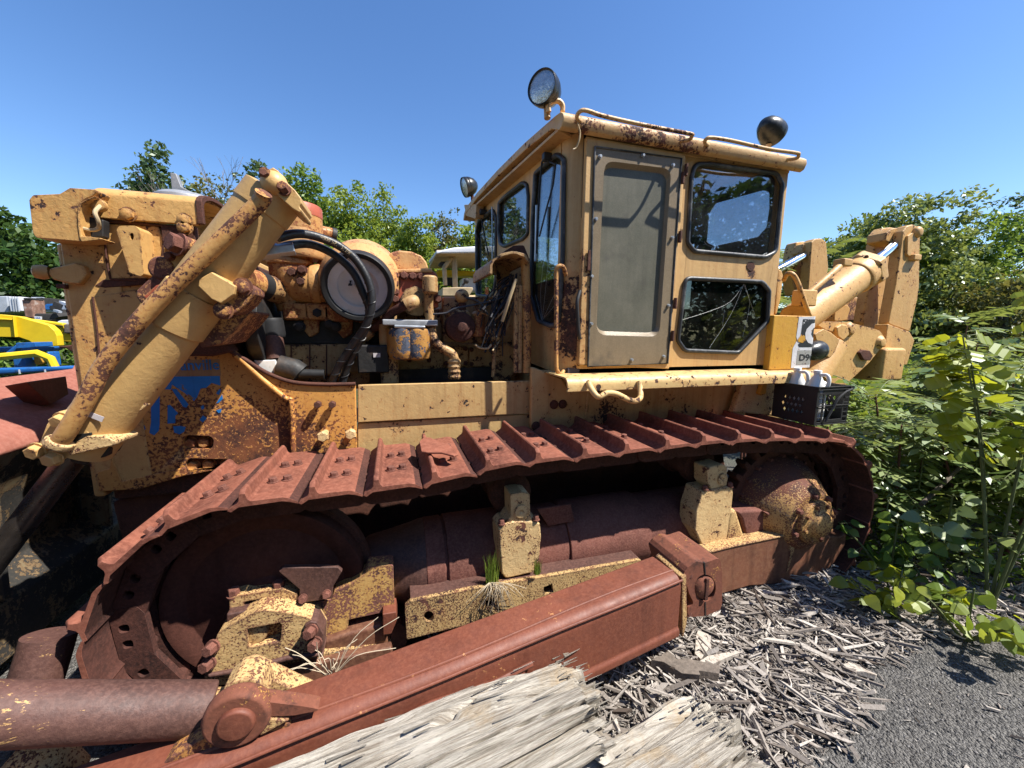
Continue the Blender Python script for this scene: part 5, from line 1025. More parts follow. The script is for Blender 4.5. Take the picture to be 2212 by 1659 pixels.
# cowl in front of the cab, dash pipes, wiring
def cowl():
    pts = q('B6', 1275, 812, 1285, 650, 1330, 570, 1480, 470, 1640, 432, 1740, 440, 1880, 480, 1935, 560, 1930, 640, 1860, 540, 1740, 490, 1640, 480, 1500, 520, 1370, 590, 1330, 660, 1325, 820)
    return MB().prism([P(x, y, 2.52) for x, y in pts], (.0, .55, 0))
obj('dash_cowl', cowl(), m_eng, BD, .004)
ex('cowl_leaf', q('B6', 1275, 812, 1290, 640, 1400, 560, 1410, 690, 1392, 832), 2.85, .012, m_eng, BD, .003)
ex('cowl_crown', rnd(q('B6', 1480, 460, 1680, 340, 1850, 335, 1890, 430, 1940, 560, 1930, 640, 1830, 560, 1700, 500), 5), 2.56, .10, m_drust, BD, .02)
ex('dash_panel', q('B6', 1400, 590, 1700, 540, 1900, 640, 1940, 1659, 1940, 2400, 1480, 2400, 1400, 900), 2.95, .04, m_eng, BD, .006)
for x0_, x1_ in ((1870, 1895), (1730, 1715), (1790, 1780)): ptube('dash_pipe', [(*q('B6', x0_, 560 if x0_ > 1800 else 1000)[0], 2.62), (*q('B6', x1_, 1659)[0], 2.62), (*q('B6', x1_, 2450)[0], 2.62)], .032 if x0_ > 1800 else .018, m_line if x0_ > 1800 else m_eng, BD, 12)
ptube('dash_lever', [(*q('B6', 1720, 900)[0], 2.56), (*q('B6', 1600, 1250)[0], 2.56), (*q('B6', 1490, 1600)[0], 2.6)], .012, m_wireb, BD, 8)
rr = random.Random(5)
for k in range(34):
    p0 = (rr.uniform(1580, 1740), rr.uniform(780, 1050)); p2 = (rr.uniform(1180, 1560), rr.uniform(1150, 1900)); pm = ((p0[0]+p2[0])/2+rr.uniform(-140, 100), (p0[1]+p2[1])/2+rr.uniform(-160, 160)); pe = (p2[0]+rr.uniform(-160, 60), p2[1]+rr.uniform(60, 420))
    ptube('wire', [(*q('B6', *p)[0], 2.60+.16*rr.random()) for p in (p0, pm, p2, pe)], rr.choice((.004, .005, .008)), m_wire if rr.random() < .75 else m_wireb, BD, 6, 5)
ptube('control_cable', [(*p, 2.66) for p in q('B6', 1900, 990, 1450, 1220, 1050, 1320, 700, 1390, 560, 1460, 340, 1480)], .007, m_wire, BD, 8)
ptube('fuel_line', [(*p, 2.66) for p in q('B6', 890, 1210, 1020, 1240, 1130, 1310, 1240, 1480)], .009, m_wire, BD, 8); ptube('fuel_line', [(*p, 2.68) for p in q('B6', 1030, 1240, 1080, 1400, 1250, 1500)], .009, m_eng, BD, 8)
# ================================================================ setting
# ground: gravel sheet with a mild mound under the wood chips
def gz(x, y):
    m = .03*math.exp(-((x-2.6)/1.3)**2-((y-2.0)/.75)**2)
    return m+.02*noise.noise(V((x*.7, y*.7, 0)))*min(1, 6/(1+abs(x)+abs(y)))
g = NT('gravel'); co, oc = g.coord()
v = g.n('TexVoronoi', {'Vector': oc, 'Scale': 85.}); v2 = g.n('TexVoronoi', {'Vector': oc, 'Scale': 210.}); a = g.noise(oc, 1.6, 8, .65); f = g.noise(oc, 260., 3)
c = g.mix(g.rng(v.outputs['Color'], .1, .9), (.055, .053, .052), (.20, .19, .175)); c = g.mix(g.math('MULTIPLY', g.rng(f, .55, .75), .5), c, (.36, .34, .31))
c = g.mix(g.math('MULTIPLY', g.rng(a, .45, .7), .6), c, (.11, .10, .09))
far = g.n('VectorMath', {0: oc, 1: (0, 0, 0)}, operation='DISTANCE').outputs['Value']
c = g.mix(g.rng(far, 5, 9), c, g.mix(g.rng(g.noise(oc, .6, 8), .4, .6), (.09, .075, .05), (.05, .075, .02)))
h = g.math('ADD', g.math('MULTIPLY', v.outputs['Distance'], -1.), g.math('MULTIPLY', v2.outputs['Distance'], -.4))
g.bsdf(Base_Color=c, Roughness=.85, Specular_IOR_Level=.3, Normal=g.bump(h, 1., .02)); m_gravel = g.m
xs = np.concatenate([-np.geomspace(160, 7, 14), np.linspace(-6, 8, 113), np.geomspace(9, 160, 14)]); ys = np.concatenate([-np.geomspace(60, 2, 10), np.linspace(-1, 6, 57), np.geomspace(7, 200, 16)])
vv = [(x, y, gz(x, y)) for y in ys for x in xs]; nx = len(xs)
ff = [(j*nx+i, j*nx+i+1, (j+1)*nx+i+1, (j+1)*nx+i) for j in range(len(ys)-1) for i in range(nx-1)]
me = bpy.data.meshes.new('ground'); me.from_pydata(vv, [], ff); me.materials.append(m_gravel); me.polygons.foreach_set('use_smooth', [True]*len(ff)); tag(link('ground', me), kind='structure')
# generic big face soup
def soup(name, verts, nper, mat, tint=None, smooth=False, parent=None):
    n = len(verts)//nper; me = bpy.data.meshes.new(name)
    me.vertices.add(len(verts)); me.vertices.foreach_set('co', np.asarray(verts, np.float32).ravel())
    me.loops.add(n*nper); me.loops.foreach_set('vertex_index', np.arange(n*nper, dtype=np.int32))
    me.polygons.add(n); me.polygons.foreach_set('loop_start', np.arange(0, n*nper, nper, dtype=np.int32))
    me.update(calc_edges=True); me.validate()
    if tint is not None:
        at = me.attributes.new('tint', 'FLOAT', 'FACE'); at.data.foreach_set('value', np.asarray(tint, np.float32))
    me.materials.append(mat); return link(name, me, parent)
def frames(n, up=None, spread=1.0):
    """random unit normals / tangents, biased upward"""
    z = RNG.normal(size=(n, 3)); 
    if up is not None: z = z*spread+np.asarray(up)
    z /= np.linalg.norm(z, axis=1)[:, None]; t = RNG.normal(size=(n, 3)); t -= z*(t*z).sum(1)[:, None]; t /= np.linalg.norm(t, axis=1)[:, None]
    return z, t, np.cross(z, t)
# ---- wood chips
def chip_density(x, y):
    e = noise.noise(V((x*1.9, y*1.9, 3.)))*.13+noise.noise(V((x*5, y*5, 8.)))*.06
    yb = float(np.interp(x, [0, 1.25, 1.75, 2.15, 2.5, 3.0, 4.1, 5.2], [.2, .55, .93, 1.0, 1.19, 1.26, 1.2, 1.35]))   # gravel edge runs back to the right
    return max(0., min(1., (y-yb+e)/.12))
cc = []
tries = 0
while len(cc) < 36000 and tries < 400000:
    tries += 1
    x = random.uniform(.15, 5.2); y = random.uniform(.6, 2.75)
    k = chip_density(x, y)
    if x > 4.2: k *= .5
    if random.random() > max(k, .018): continue
    cc.append((x, y, k))
cv = []; ct = []
for x, y, k in cc:
    L = min(.26, random.lognormvariate(-3.25, .66)); w = min(.026, L*random.uniform(.05, .26)+.0018); t = w*random.uniform(.2, .6)
    if k < .2: L *= .5; w *= .7
    a = random.gauss(2.35, .75) if random.random() < .65 else random.uniform(0, math.pi)
    tl = random.gauss(0, .20); ro = random.gauss(0, .5); c, s = math.cos(a), math.sin(a)
    dx = np.array((c*math.cos(tl), s*math.cos(tl), math.sin(tl))); up = np.array((-math.sin(tl)*c, -math.sin(tl)*s, math.cos(tl))); dy = np.cross(up, dx)
    d2 = dy*math.cos(ro)+up*math.sin(ro); u2 = up*math.cos(ro)-dy*math.sin(ro)
    o = np.array((x, y, gz(x, y)+.004+abs(math.sin(tl))*L*.45+random.random()**1.5*.055*k))
    e0, e1, sk = random.uniform(.35, 1), random.uniform(.2, 1), random.uniform(-.15, .15)*L
    q8 = [o+dx*(-L/2+(sk if i else 0))*1+d2*w*.5*j*e0+u2*t*h for h in (0, 1) for i, j in ((0, -1), (1, 1))]
    A = [o-dx*(L/2+sk*j)+d2*w*.5*j*e0+u2*t*h for h in (0, 1) for j in (-1, 1)]; B = [o+dx*(L/2+sk*j)+d2*w*.5*j*e1+u2*t*h for h in (0, 1) for j in (-1, 1)]
    cv += [A[2], B[2], B[3], A[3], A[0], B[0], B[2], A[2], A[1], A[3], B[3], B[1], A[0], A[2], A[3], A[1], B[0], B[1], B[3], B[2]]
    tn = min(1, max(0, random.gauss(.55, .28))); ct += [tn]*5
g = NT('weathered_chips'); co, oc = g.coord(); at = g.n('Attribute', attribute_name='tint').outputs['Fac']; nn = g.noise(oc, 90., 4, .7); n2 = g.noise(oc, 14., 4)
c = g.mix(at, (.085, .065, .052), (.47, .425, .375)); c = g.mix(g.math('MULTIPLY', g.rng(nn, .45, .65), .45), c, (.11, .085, .07))
g.bsdf(Base_Color=c, Roughness=.85, Specular_IOR_Level=.2, Normal=g.bump(nn, .6, .004)); m_chips = g.m
tag(soup('wood_chips', cv, 4, m_chips, ct), 'weathered grey wood chips and splinters spread over the ground beside the track', 'wood chips', kind='stuff')
# loose pebbles on the gravel
pv = []; pt = []
for i in range(9000):
    x = random.uniform(1.1, 5.5); y = random.uniform(.35, 1.9)
    if chip_density(x, y) > .5: continue
    r = random.uniform(.002, .0075); o = np.array((x, y, gz(x, y)+r*.3)); p = [o+np.array((r*random.uniform(.7, 1.3)*math.cos(k*1.57+.3), r*random.uniform(.7, 1.3)*math.sin(k*1.57+.3), random.uniform(-.2, .4)*r)) for k in range(4)]; tp = o+np.array((0, 0, r*.8)); bt = o-np.array((0, 0, r*.5))
    for k in range(4): pv += [p[k], p[(k+1) % 4], tp]
    pt += [random.random()]*4
g = NT('pebbles'); at = g.n('Attribute', attribute_name='tint').outputs['Fac']
g.bsdf(Base_Color=g.mix(g.rng(at, .2, 1.), (.04, .04, .04), (.30, .28, .26)), Roughness=.8); m_peb = g.m
tag(soup('gravel_stones', pv, 3, m_peb, pt), 'small dark loose stones lying on the gravel at lower right', 'gravel', kind='stuff')
# ---- rotten log: two long grey slabs with splintered ends
g = NT('bleached_wood'); co, oc = g.coord(); at = g.n('Attribute', attribute_name='grain').outputs['Vector']
gr = g.noise(g.scale(at, (4., 120., 120.)), 1., 8, .72, .08); g2 = g.noise(g.scale(at, (7., 420., 420.)), 1., 5, .7); bg = g.noise(at, 5., 6, .65)
c = g.mix(g.rng(gr, .33, .55), (.17, .135, .10), (.46, .42, .355)); c = g.mix(g.math('MULTIPLY', g.rng(g2, .5, .68), .6), c, (.13, .10, .075))
c = g.mix(g.math('MULTIPLY', g.rng(bg, .55, .68), .65), c, (.34, .25, .15)); c = g.mix(g.math('MULTIPLY', g.rng(g.noise(at, 3.1, 5), .55, .66), .6), c, (.50, .46, .40))
g.bsdf(Base_Color=c, Roughness=.9, Specular_IOR_Level=.15, Normal=g.bump(g.math('ADD', gr, g.math('MULTIPLY', g2, .5)), 1., .012)); m_wood = g.m
def log(name, p0, p1, w, h, seed, label):
    p0, p1 = V(p0), V(p1); d = (p1-p0); L = d.length; d.normalize(); sd = d.cross(V((0, 0, 1))).normalized(); up = sd.cross(d)
    NU, NVv = 260, 200; vs = []; ga = []
    cx = [1+.0]*NVv
    for i in range(NU+1):
        for j in range(NVv):
            th = 2*math.pi*j/NVv; ca, sa = math.cos(th), math.sin(th)
            k = (abs(ca)**3.2+abs(sa)**3.2)**(-1/3.2)
            yy, zz = ca*k*w*.5, sa*k*h*.5
            endj = .07*noise.noise(V((yy*9+seed, zz*9, seed)))+.13*noise.cell(V((yy*34, zz*34, seed)))+.05*noise.cell(V((yy*90, zz*90, seed+3)))
            fe_ = max(0, (i/NU-.90)/.10); u = (i/NU)*L+fe_*endj*.55
            r = .018*noise.noise(V((u*.8, yy*6+seed, zz*6)))+.012*noise.noise(V((u*.9+seed, yy*24, zz*24)))-.020*abs(noise.noise(V((u*1.1, yy*60+seed, zz*60))))+.010*noise.noise(V((u*6, yy*45, zz*45+seed)))-.03*max(0, abs(noise.noise(V((u*1.5, yy*34+seed, zz*34))))-.45)
            ck_ = abs(noise.noise(V((u*.55+seed, yy*9, zz*9)))); r -= .040*max(0, 1-ck_/.045)
            cr_ = noise.noise(V((u*.9+seed*2, yy*19, zz*19))); r -= .075*max(0, cr_-.26)
            fr = max(0, (u-(L-.42))/.42); r -= .05*fr**1.6*max(0, .2+noise.cell(V((u*3, yy*16+seed, zz*16))))
            m = (1+r/(.5*min(w, h)))
            if i == NU: m *= .6
            vs.append(p0+d*u+sd*yy*m+up*zz*m); ga.append((u, yy, zz))
    fs_ = [(i*NVv+j, i*NVv+(j+1) % NVv, (i+1)*NVv+(j+1) % NVv, (i+1)*NVv+j) for i in range(NU) for j in range(NVv)]+[tuple(range(NU*NVv, NU*NVv+NVv)), tuple(range(NVv))[::-1]]
    rl = random.Random(int(seed))
    for k in range(150):
        e_ = rl.random() < .75; u0 = L-rl.uniform(-.02, .10) if e_ else rl.uniform(.1, L-.05); th = rl.uniform(.15, 2.3)+.35; ca, sa = math.cos(th), math.sin(th); kk = (abs(ca)**3.2+abs(sa)**3.2)**(-1/3.2)
        if e_: f_ = rl.uniform(.35, 1.); yy, zz = ca*kk*w*.5*f_, sa*kk*h*.5*f_
        else: yy, zz = ca*kk*w*.5, sa*kk*h*.5+.002
        ln = rl.uniform(.02, .09) if e_ else rl.uniform(.02, .13); ww = rl.uniform(.0015, .0055); tt = rl.uniform(.0015, .005); ti = rl.uniform(-.04, .06); o = p0+d*u0+sd*yy+up*zz; dd = (d+up*ti+sd*rl.uniform(-.12, .12)).normalized(); b_ = len(vs)
        for du in (-.5, .5):
            for ds, dh in ((-1, 0), (1, 0), (1, 1), (-1, 1)):
                s_ = .25 if du > 0 else 1.; vs.append(o+dd*ln*(du+(.45 if e_ else 0))+sd*ww*ds*s_+up*tt*dh*s_); ga.append((u0+ln*du, yy+ww*ds, zz+tt*dh+rl.random()))
        fs_ += [tuple(b_+x for x in f) for f in ((0, 1, 2, 3), (7, 6, 5, 4), (0, 4, 5, 1), (1, 5, 6, 2), (2, 6, 7, 3), (3, 7, 4, 0))]
    me = bpy.data.meshes.new(name); me.from_pydata([tuple(v) for v in vs], [], fs_); a = me.attributes.new('grain', 'FLOAT_VECTOR', 'POINT'); a.data.foreach_set('vector', np.asarray(ga, np.float32).ravel())
    me.materials.append(m_wood); me.polygons.foreach_set('use_smooth', [True]*len(fs_)); me.set_sharp_from_angle(angle=R(42))
    return tag(link(name, me), label, 'log')
log('rotten_log', (-1.0, 1.005, .30), (.70, 1.23, .315), .40, .42, 3., 'bleached splintered log lying closest behind, right against the rusty push arm')
log('rotten_log', (-.75, .68, .12), (1.24, 1.02, .16), .46, .40, 17., 'lower bleached log nearer the bottom edge, its broken end over the chips')
def splinter(name, pts, z, th, label, mat=None):
    w = [PZ(x, y, z) for x, y in pts]; mb = MB()
    mb.prism([p+V((0, 0, .012*math.sin(i*2.1))) for i, p in enumerate(w)], (.006, 0, th)); return tag(obj(name, mb, mat or m_wood2, None, .003), label, 'wood piece')
m_wood2 = plain('splinter_wood', (.44, .39, .33), .85, var=.35, sc=30, bump=.8, bsc=60, dirt=(.16, .12, .09), dthr=.5); m_wood3 = plain('dark_splinter', (.13, .105, .085), .85, var=.4, sc=40, bump=.8, bsc=60)
splinter('wood_slab', q('A8', 1165, 620, 1180, 590, 1290, 610, 1260, 740, 1200, 830, 1155, 760), .04, .03, 'upright pale flat wood slab under the end of the push arm')
splinter('wood_slab', q('A8', 1155, 855, 1260, 800, 1480, 735, 1520, 760, 1420, 810, 1230, 875), .05, .03, 'long pale splintered slab lying between the dark chunk and the trunnion')
splinter('wood_chunk', q('A8', 800, 860, 940, 800, 1010, 840, 1100, 850, 1350, 920, 1350, 960, 1180, 950, 1195, 1000, 1050, 960, 900, 880), .05, .06, 'dark weathered wood chunk lying between log end and push arm', m_wood3)
splinter('wood_strip', q('B3', 385, 750, 430, 740, 700, 830, 690, 850, 570, 830, 390, 800), .02, .03, 'thick pale wood strip at the edge of the dark gravel')
splinter('wood_strip', q('B3', 460, 390, 480, 380, 560, 430, 548, 445), .04, .012, 'bright white thin wood strip amid the chips')
splinter('wood_strip', q('A8', 500, 1290, 520, 1285, 560, 1365, 540, 1370), .33, .012, 'tiny loose wood strip resting on the lower log')
# ---- milk crate with jugs on the track
KX, KY, KZ = 2.72, 2.06, 1.235
ca_, cb_ = P(1787, 900, 2.08), P(1846, 890, 2.2)
cr0 = V((2.90, 1.95, 1.235)); ang = R(35); eu = V((math.cos(ang), math.sin(ang), 0)); ew = V((-math.sin(ang)*1, math.cos(ang), 0))
eu = V((1, 0, 0)); ew = V((0, 1, 0))
crate = thing('milk_crate', cr0, 'black plastic lattice milk crate resting on the rear of the rusty track', 'crate')
def crate_side(u, ln, lattice):
    mb = MB(); hh = .275; n = V((u.y, -u.x, 0))
    f = lambda a, b: cr0+u*(a*ln)+V((0, 0, b*hh))
    holes = []
    if lattice:
        for r_ in range(3):
            for c_ in range(5):
                ax_, bx2 = .30+c_*.10+(r_ % 2)*.05, .28+r_*.17; s_ = .034
                holes.append([f(ax_, bx2-s_*1.9), f(ax_+s_, bx2), f(ax_, bx2+s_*1.9), f(ax_-s_, bx2)])
        mb.plate([f(0, 0), f(1, 0), f(1, 1), f(0, 1)], holes, -n*.006)
    else:
        holes = [[f(.22, .12), f(.80, .12), f(.80, .42), f(.22, .42)], [f(.22, .46), f(.80, .46), f(.80, .80), f(.22, .80)]]+[[f(x0_, .06+k*.13), f(x0_+.12, .06+k*.13), f(x0_+.12, .16+k*.13), f(x0_, .16+k*.13)] for x0_ in (.05, .84) for k in range(7)]
        mb.plate([f(0, 0), f(1, 0), f(1, 1), f(0, 1)], holes, -n*.006)
    for b in (0, .5, .93, 1.) if not lattice else (0, .96, 1.): mb.prism([f(-.02, b-.012)+n*.006, f(1.02, b-.012)+n*.006, f(1.02, b+.012)+n*.006, f(-.02, b+.012)+n*.006], -n*.014)
    return mb
LU, LW = .33, .33
obj('crate_side', crate_side(eu, LU, False), m_black, crate, .001); obj('crate_side', crate_side(ew, LW, True), m_black, crate, .001)
c3 = cr0; cr0 = c3+ew*LW; obj('crate_side', crate_side(eu, LU, False), m_black, crate, .001); cr0 = c3+eu*LU; obj('crate_side', crate_side(ew, LW, True), m_black, crate, .001); cr0 = c3
obj('crate_bottom', MB().prism([cr0, cr0+eu*LU, cr0+eu*LU+ew*LW, cr0+ew*LW], (0, 0, .008)), m_black, crate, 0)
def jug(u, w, h, label, tilt=(0, 0)):
    c = cr0+eu*u+ew*w+V((0, 0, .012)); t = thing('jug', c, label, 'jug', 'white jugs in the crate')
    zz = V((tilt[0], tilt[1], 1)).normalized()
    obj('body', MB().lathe([(.045, 0), (.062, .01), (.066, .03), (.066, h*.55), (.060, h*.68), (.034, h*.86), (.022, h*.92), (.022, h*.96)], c, zz, 24), m_white, t, .004)
    obj('cap', MB().lathe([(.026, h*.95), (.027, h*.955), (.027, h*1.01), (.02, h*1.02)], c, zz, 20), m_white, t, .002)
    a_ = c+zz*(h*.55)-eu*.07; obj('handle', MB().tube(spl([tuple(c+zz*(h*.93)+eu*.0-ew*.02), tuple(c+zz*(h*.93)-ew*.07), tuple(c+zz*(h*.80)-ew*.085), tuple(c+zz*(h*.6)-ew*.066)], 5), .013, 10), m_white, t, 0)
    return t
jug(.10, .09, .37, 'white plastic jug with moulded handle at the open near corner of the crate'); jug(.12, .23, .38, 'white plastic jug leaning at the back corner of the crate', (-.10, .0)); jug(.03+.16, .165, .30, 'short squat white jug in the middle of the crate', (.06, .05))
ro = MB(); ro.tube(spl([tuple(cr0+eu*(LU*a)+V((0, 0, .275*b))-V((-eu.y, eu.x, 0))*.018) for a, b in ((.25, .08), (.30, .2), (.42, .42), (.55, .68), (.75, .85), (.95, .93), (1.0, 1.0))], 8), .008, 8); tag(obj('twisted_cord', ro, m_black, None, 0), 'black twisted cord hanging down the open side of the crate', 'cord')
# ---------------------------------------------------------------- plants
L_dk = leafm('leaf_dark', (.022, .055, .012), (.060, .105, .022), .30, .02); L_md = leafm('leaf_mid', (.06, .125, .022), (.18, .26, .045), .38, .02)
L_lt = leafm('leaf_fresh', (.085, .155, .025), (.24, .30, .05), .42, .02); L_su = leafm('leaf_sumac', (.065, .12, .03), (.25, .30, .085), .34, .07, .4); L_ye = leafm('leaf_lime', (.13, .20, .015), (.33, .36, .03), .5, .04)
L_br = leafm('leaf_olive', (.075, .085, .022), (.17, .165, .05), .35, .03); L_bl = leafm('leaf_bluegreen', (.030, .065, .022), (.10, .15, .06), .3, .03)
m_bark = plain('bark', (.085, .068, .052), .9, var=.4, bump=.8, bsc=25); m_twig = plain('grey_twigs', (.20, .17, .155), .9, var=.2); m_stem = plain('green_stem', (.10, .12, .04), .7, var=.3); m_stemr = plain('red_stem', (.13, .05, .035), .7, var=.3); m_straw = plain('dry_straw', (.45, .37, .26), .8, var=.25)
def leaves(centers, size, up=(0, 0, .5), spread=1., asp=.55, fold=.18):
    n = len(centers); z, t, b = frames(n, up, spread); c = np.asarray(centers); s = (size*RNG.uniform(.6, 1.35, n))[:, None]
    v = np.empty((n, 4, 3)); v[:, 0] = c-t*s*.5; v[:, 1] = c+b*s*.5*asp+z*s*fold*.5; v[:, 2] = c+t*s*.5; v[:, 3] = c-b*s*.5*asp+z*s*fold*.5
    return v.reshape(-1, 3)
def tree(name, label, px, pbase_y, ptop, hw, Y, mat, blobs=None, dens=1., leaf=.22, clump=.8, trunk=.16, cat='tree', group=None, seed=0, flat=.75):
    """crown of leaf clumps on a limbed trunk; measured by its top and half width in the survey"""
    rs = np.random.default_rng(100+seed); b = P(px, 720, Y); top = P(px, ptop, Y).z; k = ppm(px, (ptop+700)/2, Y); rw = 1.22*hw/k; base = V((b.x, Y, 0))
    t = thing(name, base, label, cat, group)
    ch = top*.80; cz = top-ch*.5
    blobs = blobs or [(0, 0, .60, .95, .50), (-.5, .1, .45, .7, .44), (.5, -.1, .42, .7, .42), (.08, -.2, .84, .55, .30), (-.3, .3, .72, .6, .34), (.32, .1, .70, .55, .30), (.2, .2, .22, .95, .30), (-.2, -.2, .24, .95, .30)]
    mb = MB(); mb.tube([base, base+V((rw*.03, 0, top*.35)), base+V((-rw*.02, 0, top*.85))], [trunk, trunk*.7, trunk*.15], 9); 
    vs = []; tint = []
    for bx_, by_, bz_, br_, bh_ in blobs:
        c0 = np.array((base.x+bx_*rw, base.y+by_*rw, bz_*top)); rr_ = br_*rw; rh_ = bh_*top*.5
        tipv = V(c0); mid = base+V((0, 0, top*max(.1, bz_-.25))); mb.tube([mid, mid.lerp(tipv, .6)+V((0, 0, .1)), tipv], [trunk*.4, trunk*.25, trunk*.06], 6)
        nc = max(6, int(dens*3.6*(rr_*rr_+2*rr_*rh_)/(clump*clump)))
        for _ in range(nc):
            d = rs.normal(size=3); d /= np.linalg.norm(d); r_ = rs.uniform(.45, 1.06); cc_ = c0+d*np.array((rr_, rr_, rh_))*r_
            if cc_[2] < .3 or cc_[2] > top*.99: continue
            cs = clump*rs.uniform(.55, 1.15); m = int(dens*46*rs.uniform(.7, 1.3)*(cs/clump)); p = rs.normal(size=(m, 3)); p /= np.linalg.norm(p, axis=1)[:, None]; p *= (cs*rs.uniform(.25, 1., m)**.6)[:, None]*np.array((1, 1, flat))*.8
            vs.append(leaves(cc_+p, leaf, (0, 0, .7), 1.)); tc = rs.uniform(.1, .9); tint.append(np.clip(tc+rs.normal(0, .22, m), 0, 1))
    obj('trunk', mb, m_bark, t, 0)
    o = soup('crown', np.concatenate(vs), 4, mat, np.concatenate(tint), parent=t); o.location = -base
    return t
G1 = 'trees along the far edge of the yard'
T = tree
T('broadleaf_tree', 'large dark tree at the left edge behind the white containers', 10, 700, 432, 95, 24, L_dk, seed=1, leaf=.30, clump=1.0, group=G1)
T('broadleaf_tree', 'dark tree between the left edge tree and the radiator hood', 95, 700, 500, 70, 22, L_dk, seed=2, leaf=.28, clump=.9, group=G1)
T('broadleaf_tree', 'feathery blue green tree standing behind the grey rain cap', 388, 700, 330, 80, 30, L_bl, seed=3, leaf=.30, clump=.85, dens=.75, group=G1)
T('broadleaf_tree', 'loose pale tree growing in front of the bare tree', 490, 700, 385, 75, 28, L_br, seed=4, leaf=.22, dens=.6, clump=.7, group=G1)
T('broadleaf_tree', 'dark tree whose top shows left of the cylinder head', 585, 700, 348, 62, 31, L_bl, seed=5, leaf=.30, clump=.8, dens=.8, group=G1)
T('broadleaf_tree', 'tall bright tree rising just right of the cylinder head', 665, 700, 350, 72, 30, L_md, seed=6, leaf=.26, clump=.85, group=G1)
T('broadleaf_tree', 'fresh green tree above the air cleaner', 765, 700, 400, 66, 28, L_lt, seed=7, leaf=.24, clump=.8, group=G1)
T('broadleaf_tree', 'pale feathery tree between air cleaner and white canopy', 842, 700, 408, 55, 30, L_lt, seed=8, leaf=.22, dens=.8, clump=.7, group=G1)
T('broadleaf_tree', 'rounded fresh tree left of the white canopy', 905, 700, 460, 52, 25, L_lt, seed=9, leaf=.22, clump=.75, group=G1)
T('broadleaf_tree', 'brownish thin topped tree beside the cab front', 962, 700, 445, 42, 28, L_br, seed=10, leaf=.20, dens=.8, clump=.65, group=G1)
T('broadleaf_tree', 'light green tree partly hidden by the cab front edge', 1020, 700, 455, 50, 25, L_lt, seed=12, leaf=.22, clump=.75, group=G1)
T('broadleaf_tree', 'green tree seen only through the front windows of the cab', 1130, 700, 470, 70, 26, L_md, seed=13, leaf=.26, clump=.9, group=G1)
T('broadleaf_tree', 'low dark tree filling the gap behind the radiator and stack', 560, 700, 520, 100, 24, L_md, seed=14, leaf=.26, clump=.9, group=G1)
T('broadleaf_tree', 'low rounded tree behind the air cleaner dome', 760, 700, 500, 95, 23, L_lt, seed=15, leaf=.24, clump=.85, group=G1)
T('broadleaf_tree', 'big spreading tree right behind the ripper', 1915, 700, 412, 118, 13, L_su, seed=16, leaf=.22, clump=.85, group=G1, flat=.5, dens=1.1)
T('broadleaf_tree', 'darker rounded tree left of the spreading tree by the ripper', 1822, 700, 470, 62, 15, L_md, seed=17, leaf=.24, clump=.8, group=G1)
T('broadleaf_tree', 'dark green tree to the right of the spreading tree', 2062, 700, 462, 85, 12, L_md, seed=18, leaf=.22, clump=.8, group=G1)
T('pine_tree', 'tall dark loose tree at the right edge of the photo', 2225, 700, 335, 92, 12.5, L_bl, seed=19, leaf=.24, clump=.8, dens=.7, group=G1, flat=.35)
T('broadleaf_tree', 'olive low tree under the tall right edge tree', 2165, 700, 560, 80, 9.5, L_br, seed=20, leaf=.18, clump=.6, dens=.7, group=G1)
# bare tree
bt = V((P(505, 700, 29).x, 29, 0)); bare = thing('bare_tree', bt, 'leafless grey tree with fine branches above the hood', 'tree'); ht = P(505, 320, 29).z
mb = MB(); rs = random.Random(4)
def branch(p, d, ln, r, lev):
    e = p+d*ln; mb.tube([p, p.lerp(e, .5)+V((rs.uniform(-.06, .06)*ln, 0, 0)), e], [r, r*.8, r*.6], 5 if lev < 3 else 4, caps=False)
    if lev >= 6: return
    for _ in range(2 if lev < 1 else rs.choice((2, 3))): 
        nd = (d+V((rs.uniform(-.62, .62), rs.uniform(-.5, .5), rs.uniform(-.1, .35)))).normalized(); branch(e, nd, ln*rs.uniform(.58, .82), r*.58, lev+1)
branch(bt, V((0, 0, 1)), ht*.30, .20, 0); obj('branches', mb, m_twig, bare, 0)
# ---- sumac: stems with long pinnate leaves
def frond_pts(base, d, ln, npair, lw, droop, out, tint, rach, tb):
    d = np.array(d, float); d /= np.linalg.norm(d); up = np.array((0, 0, 1.)); sd = np.cross(d, up); sd /= max(1e-6, np.linalg.norm(sd)); p = np.array(base, float); step = ln/npair; prev = p.copy(); rp = [tuple(p)]
    for i in range(npair):
        d = d+np.array((0, 0, -droop/npair)); d /= np.linalg.norm(d); p = p+d*step; rp.append(tuple(p)); s = math.sin(math.pi*min(1, (i+.8)/(npair+.3)))**.5
        for sg in (-1, 1):
            L = lw*s*RNG.uniform(.85, 1.15); lf = sd*sg+d*.35+np.array((0, 0, RNG.uniform(-.55, .05))); lf /= np.linalg.norm(lf); nn_ = np.cross(lf, d); nn_ /= max(1e-6, np.linalg.norm(nn_)); wd = np.cross(nn_, lf)*L*.185
            o = p; out += [o, o+lf*L*.4+wd, o+lf*L, o+lf*L*.4-wd]; tint.append(min(1, max(0, tb+RNG.normal(0, .2))))
    rach.tube(rp, .004, 4, caps=False)
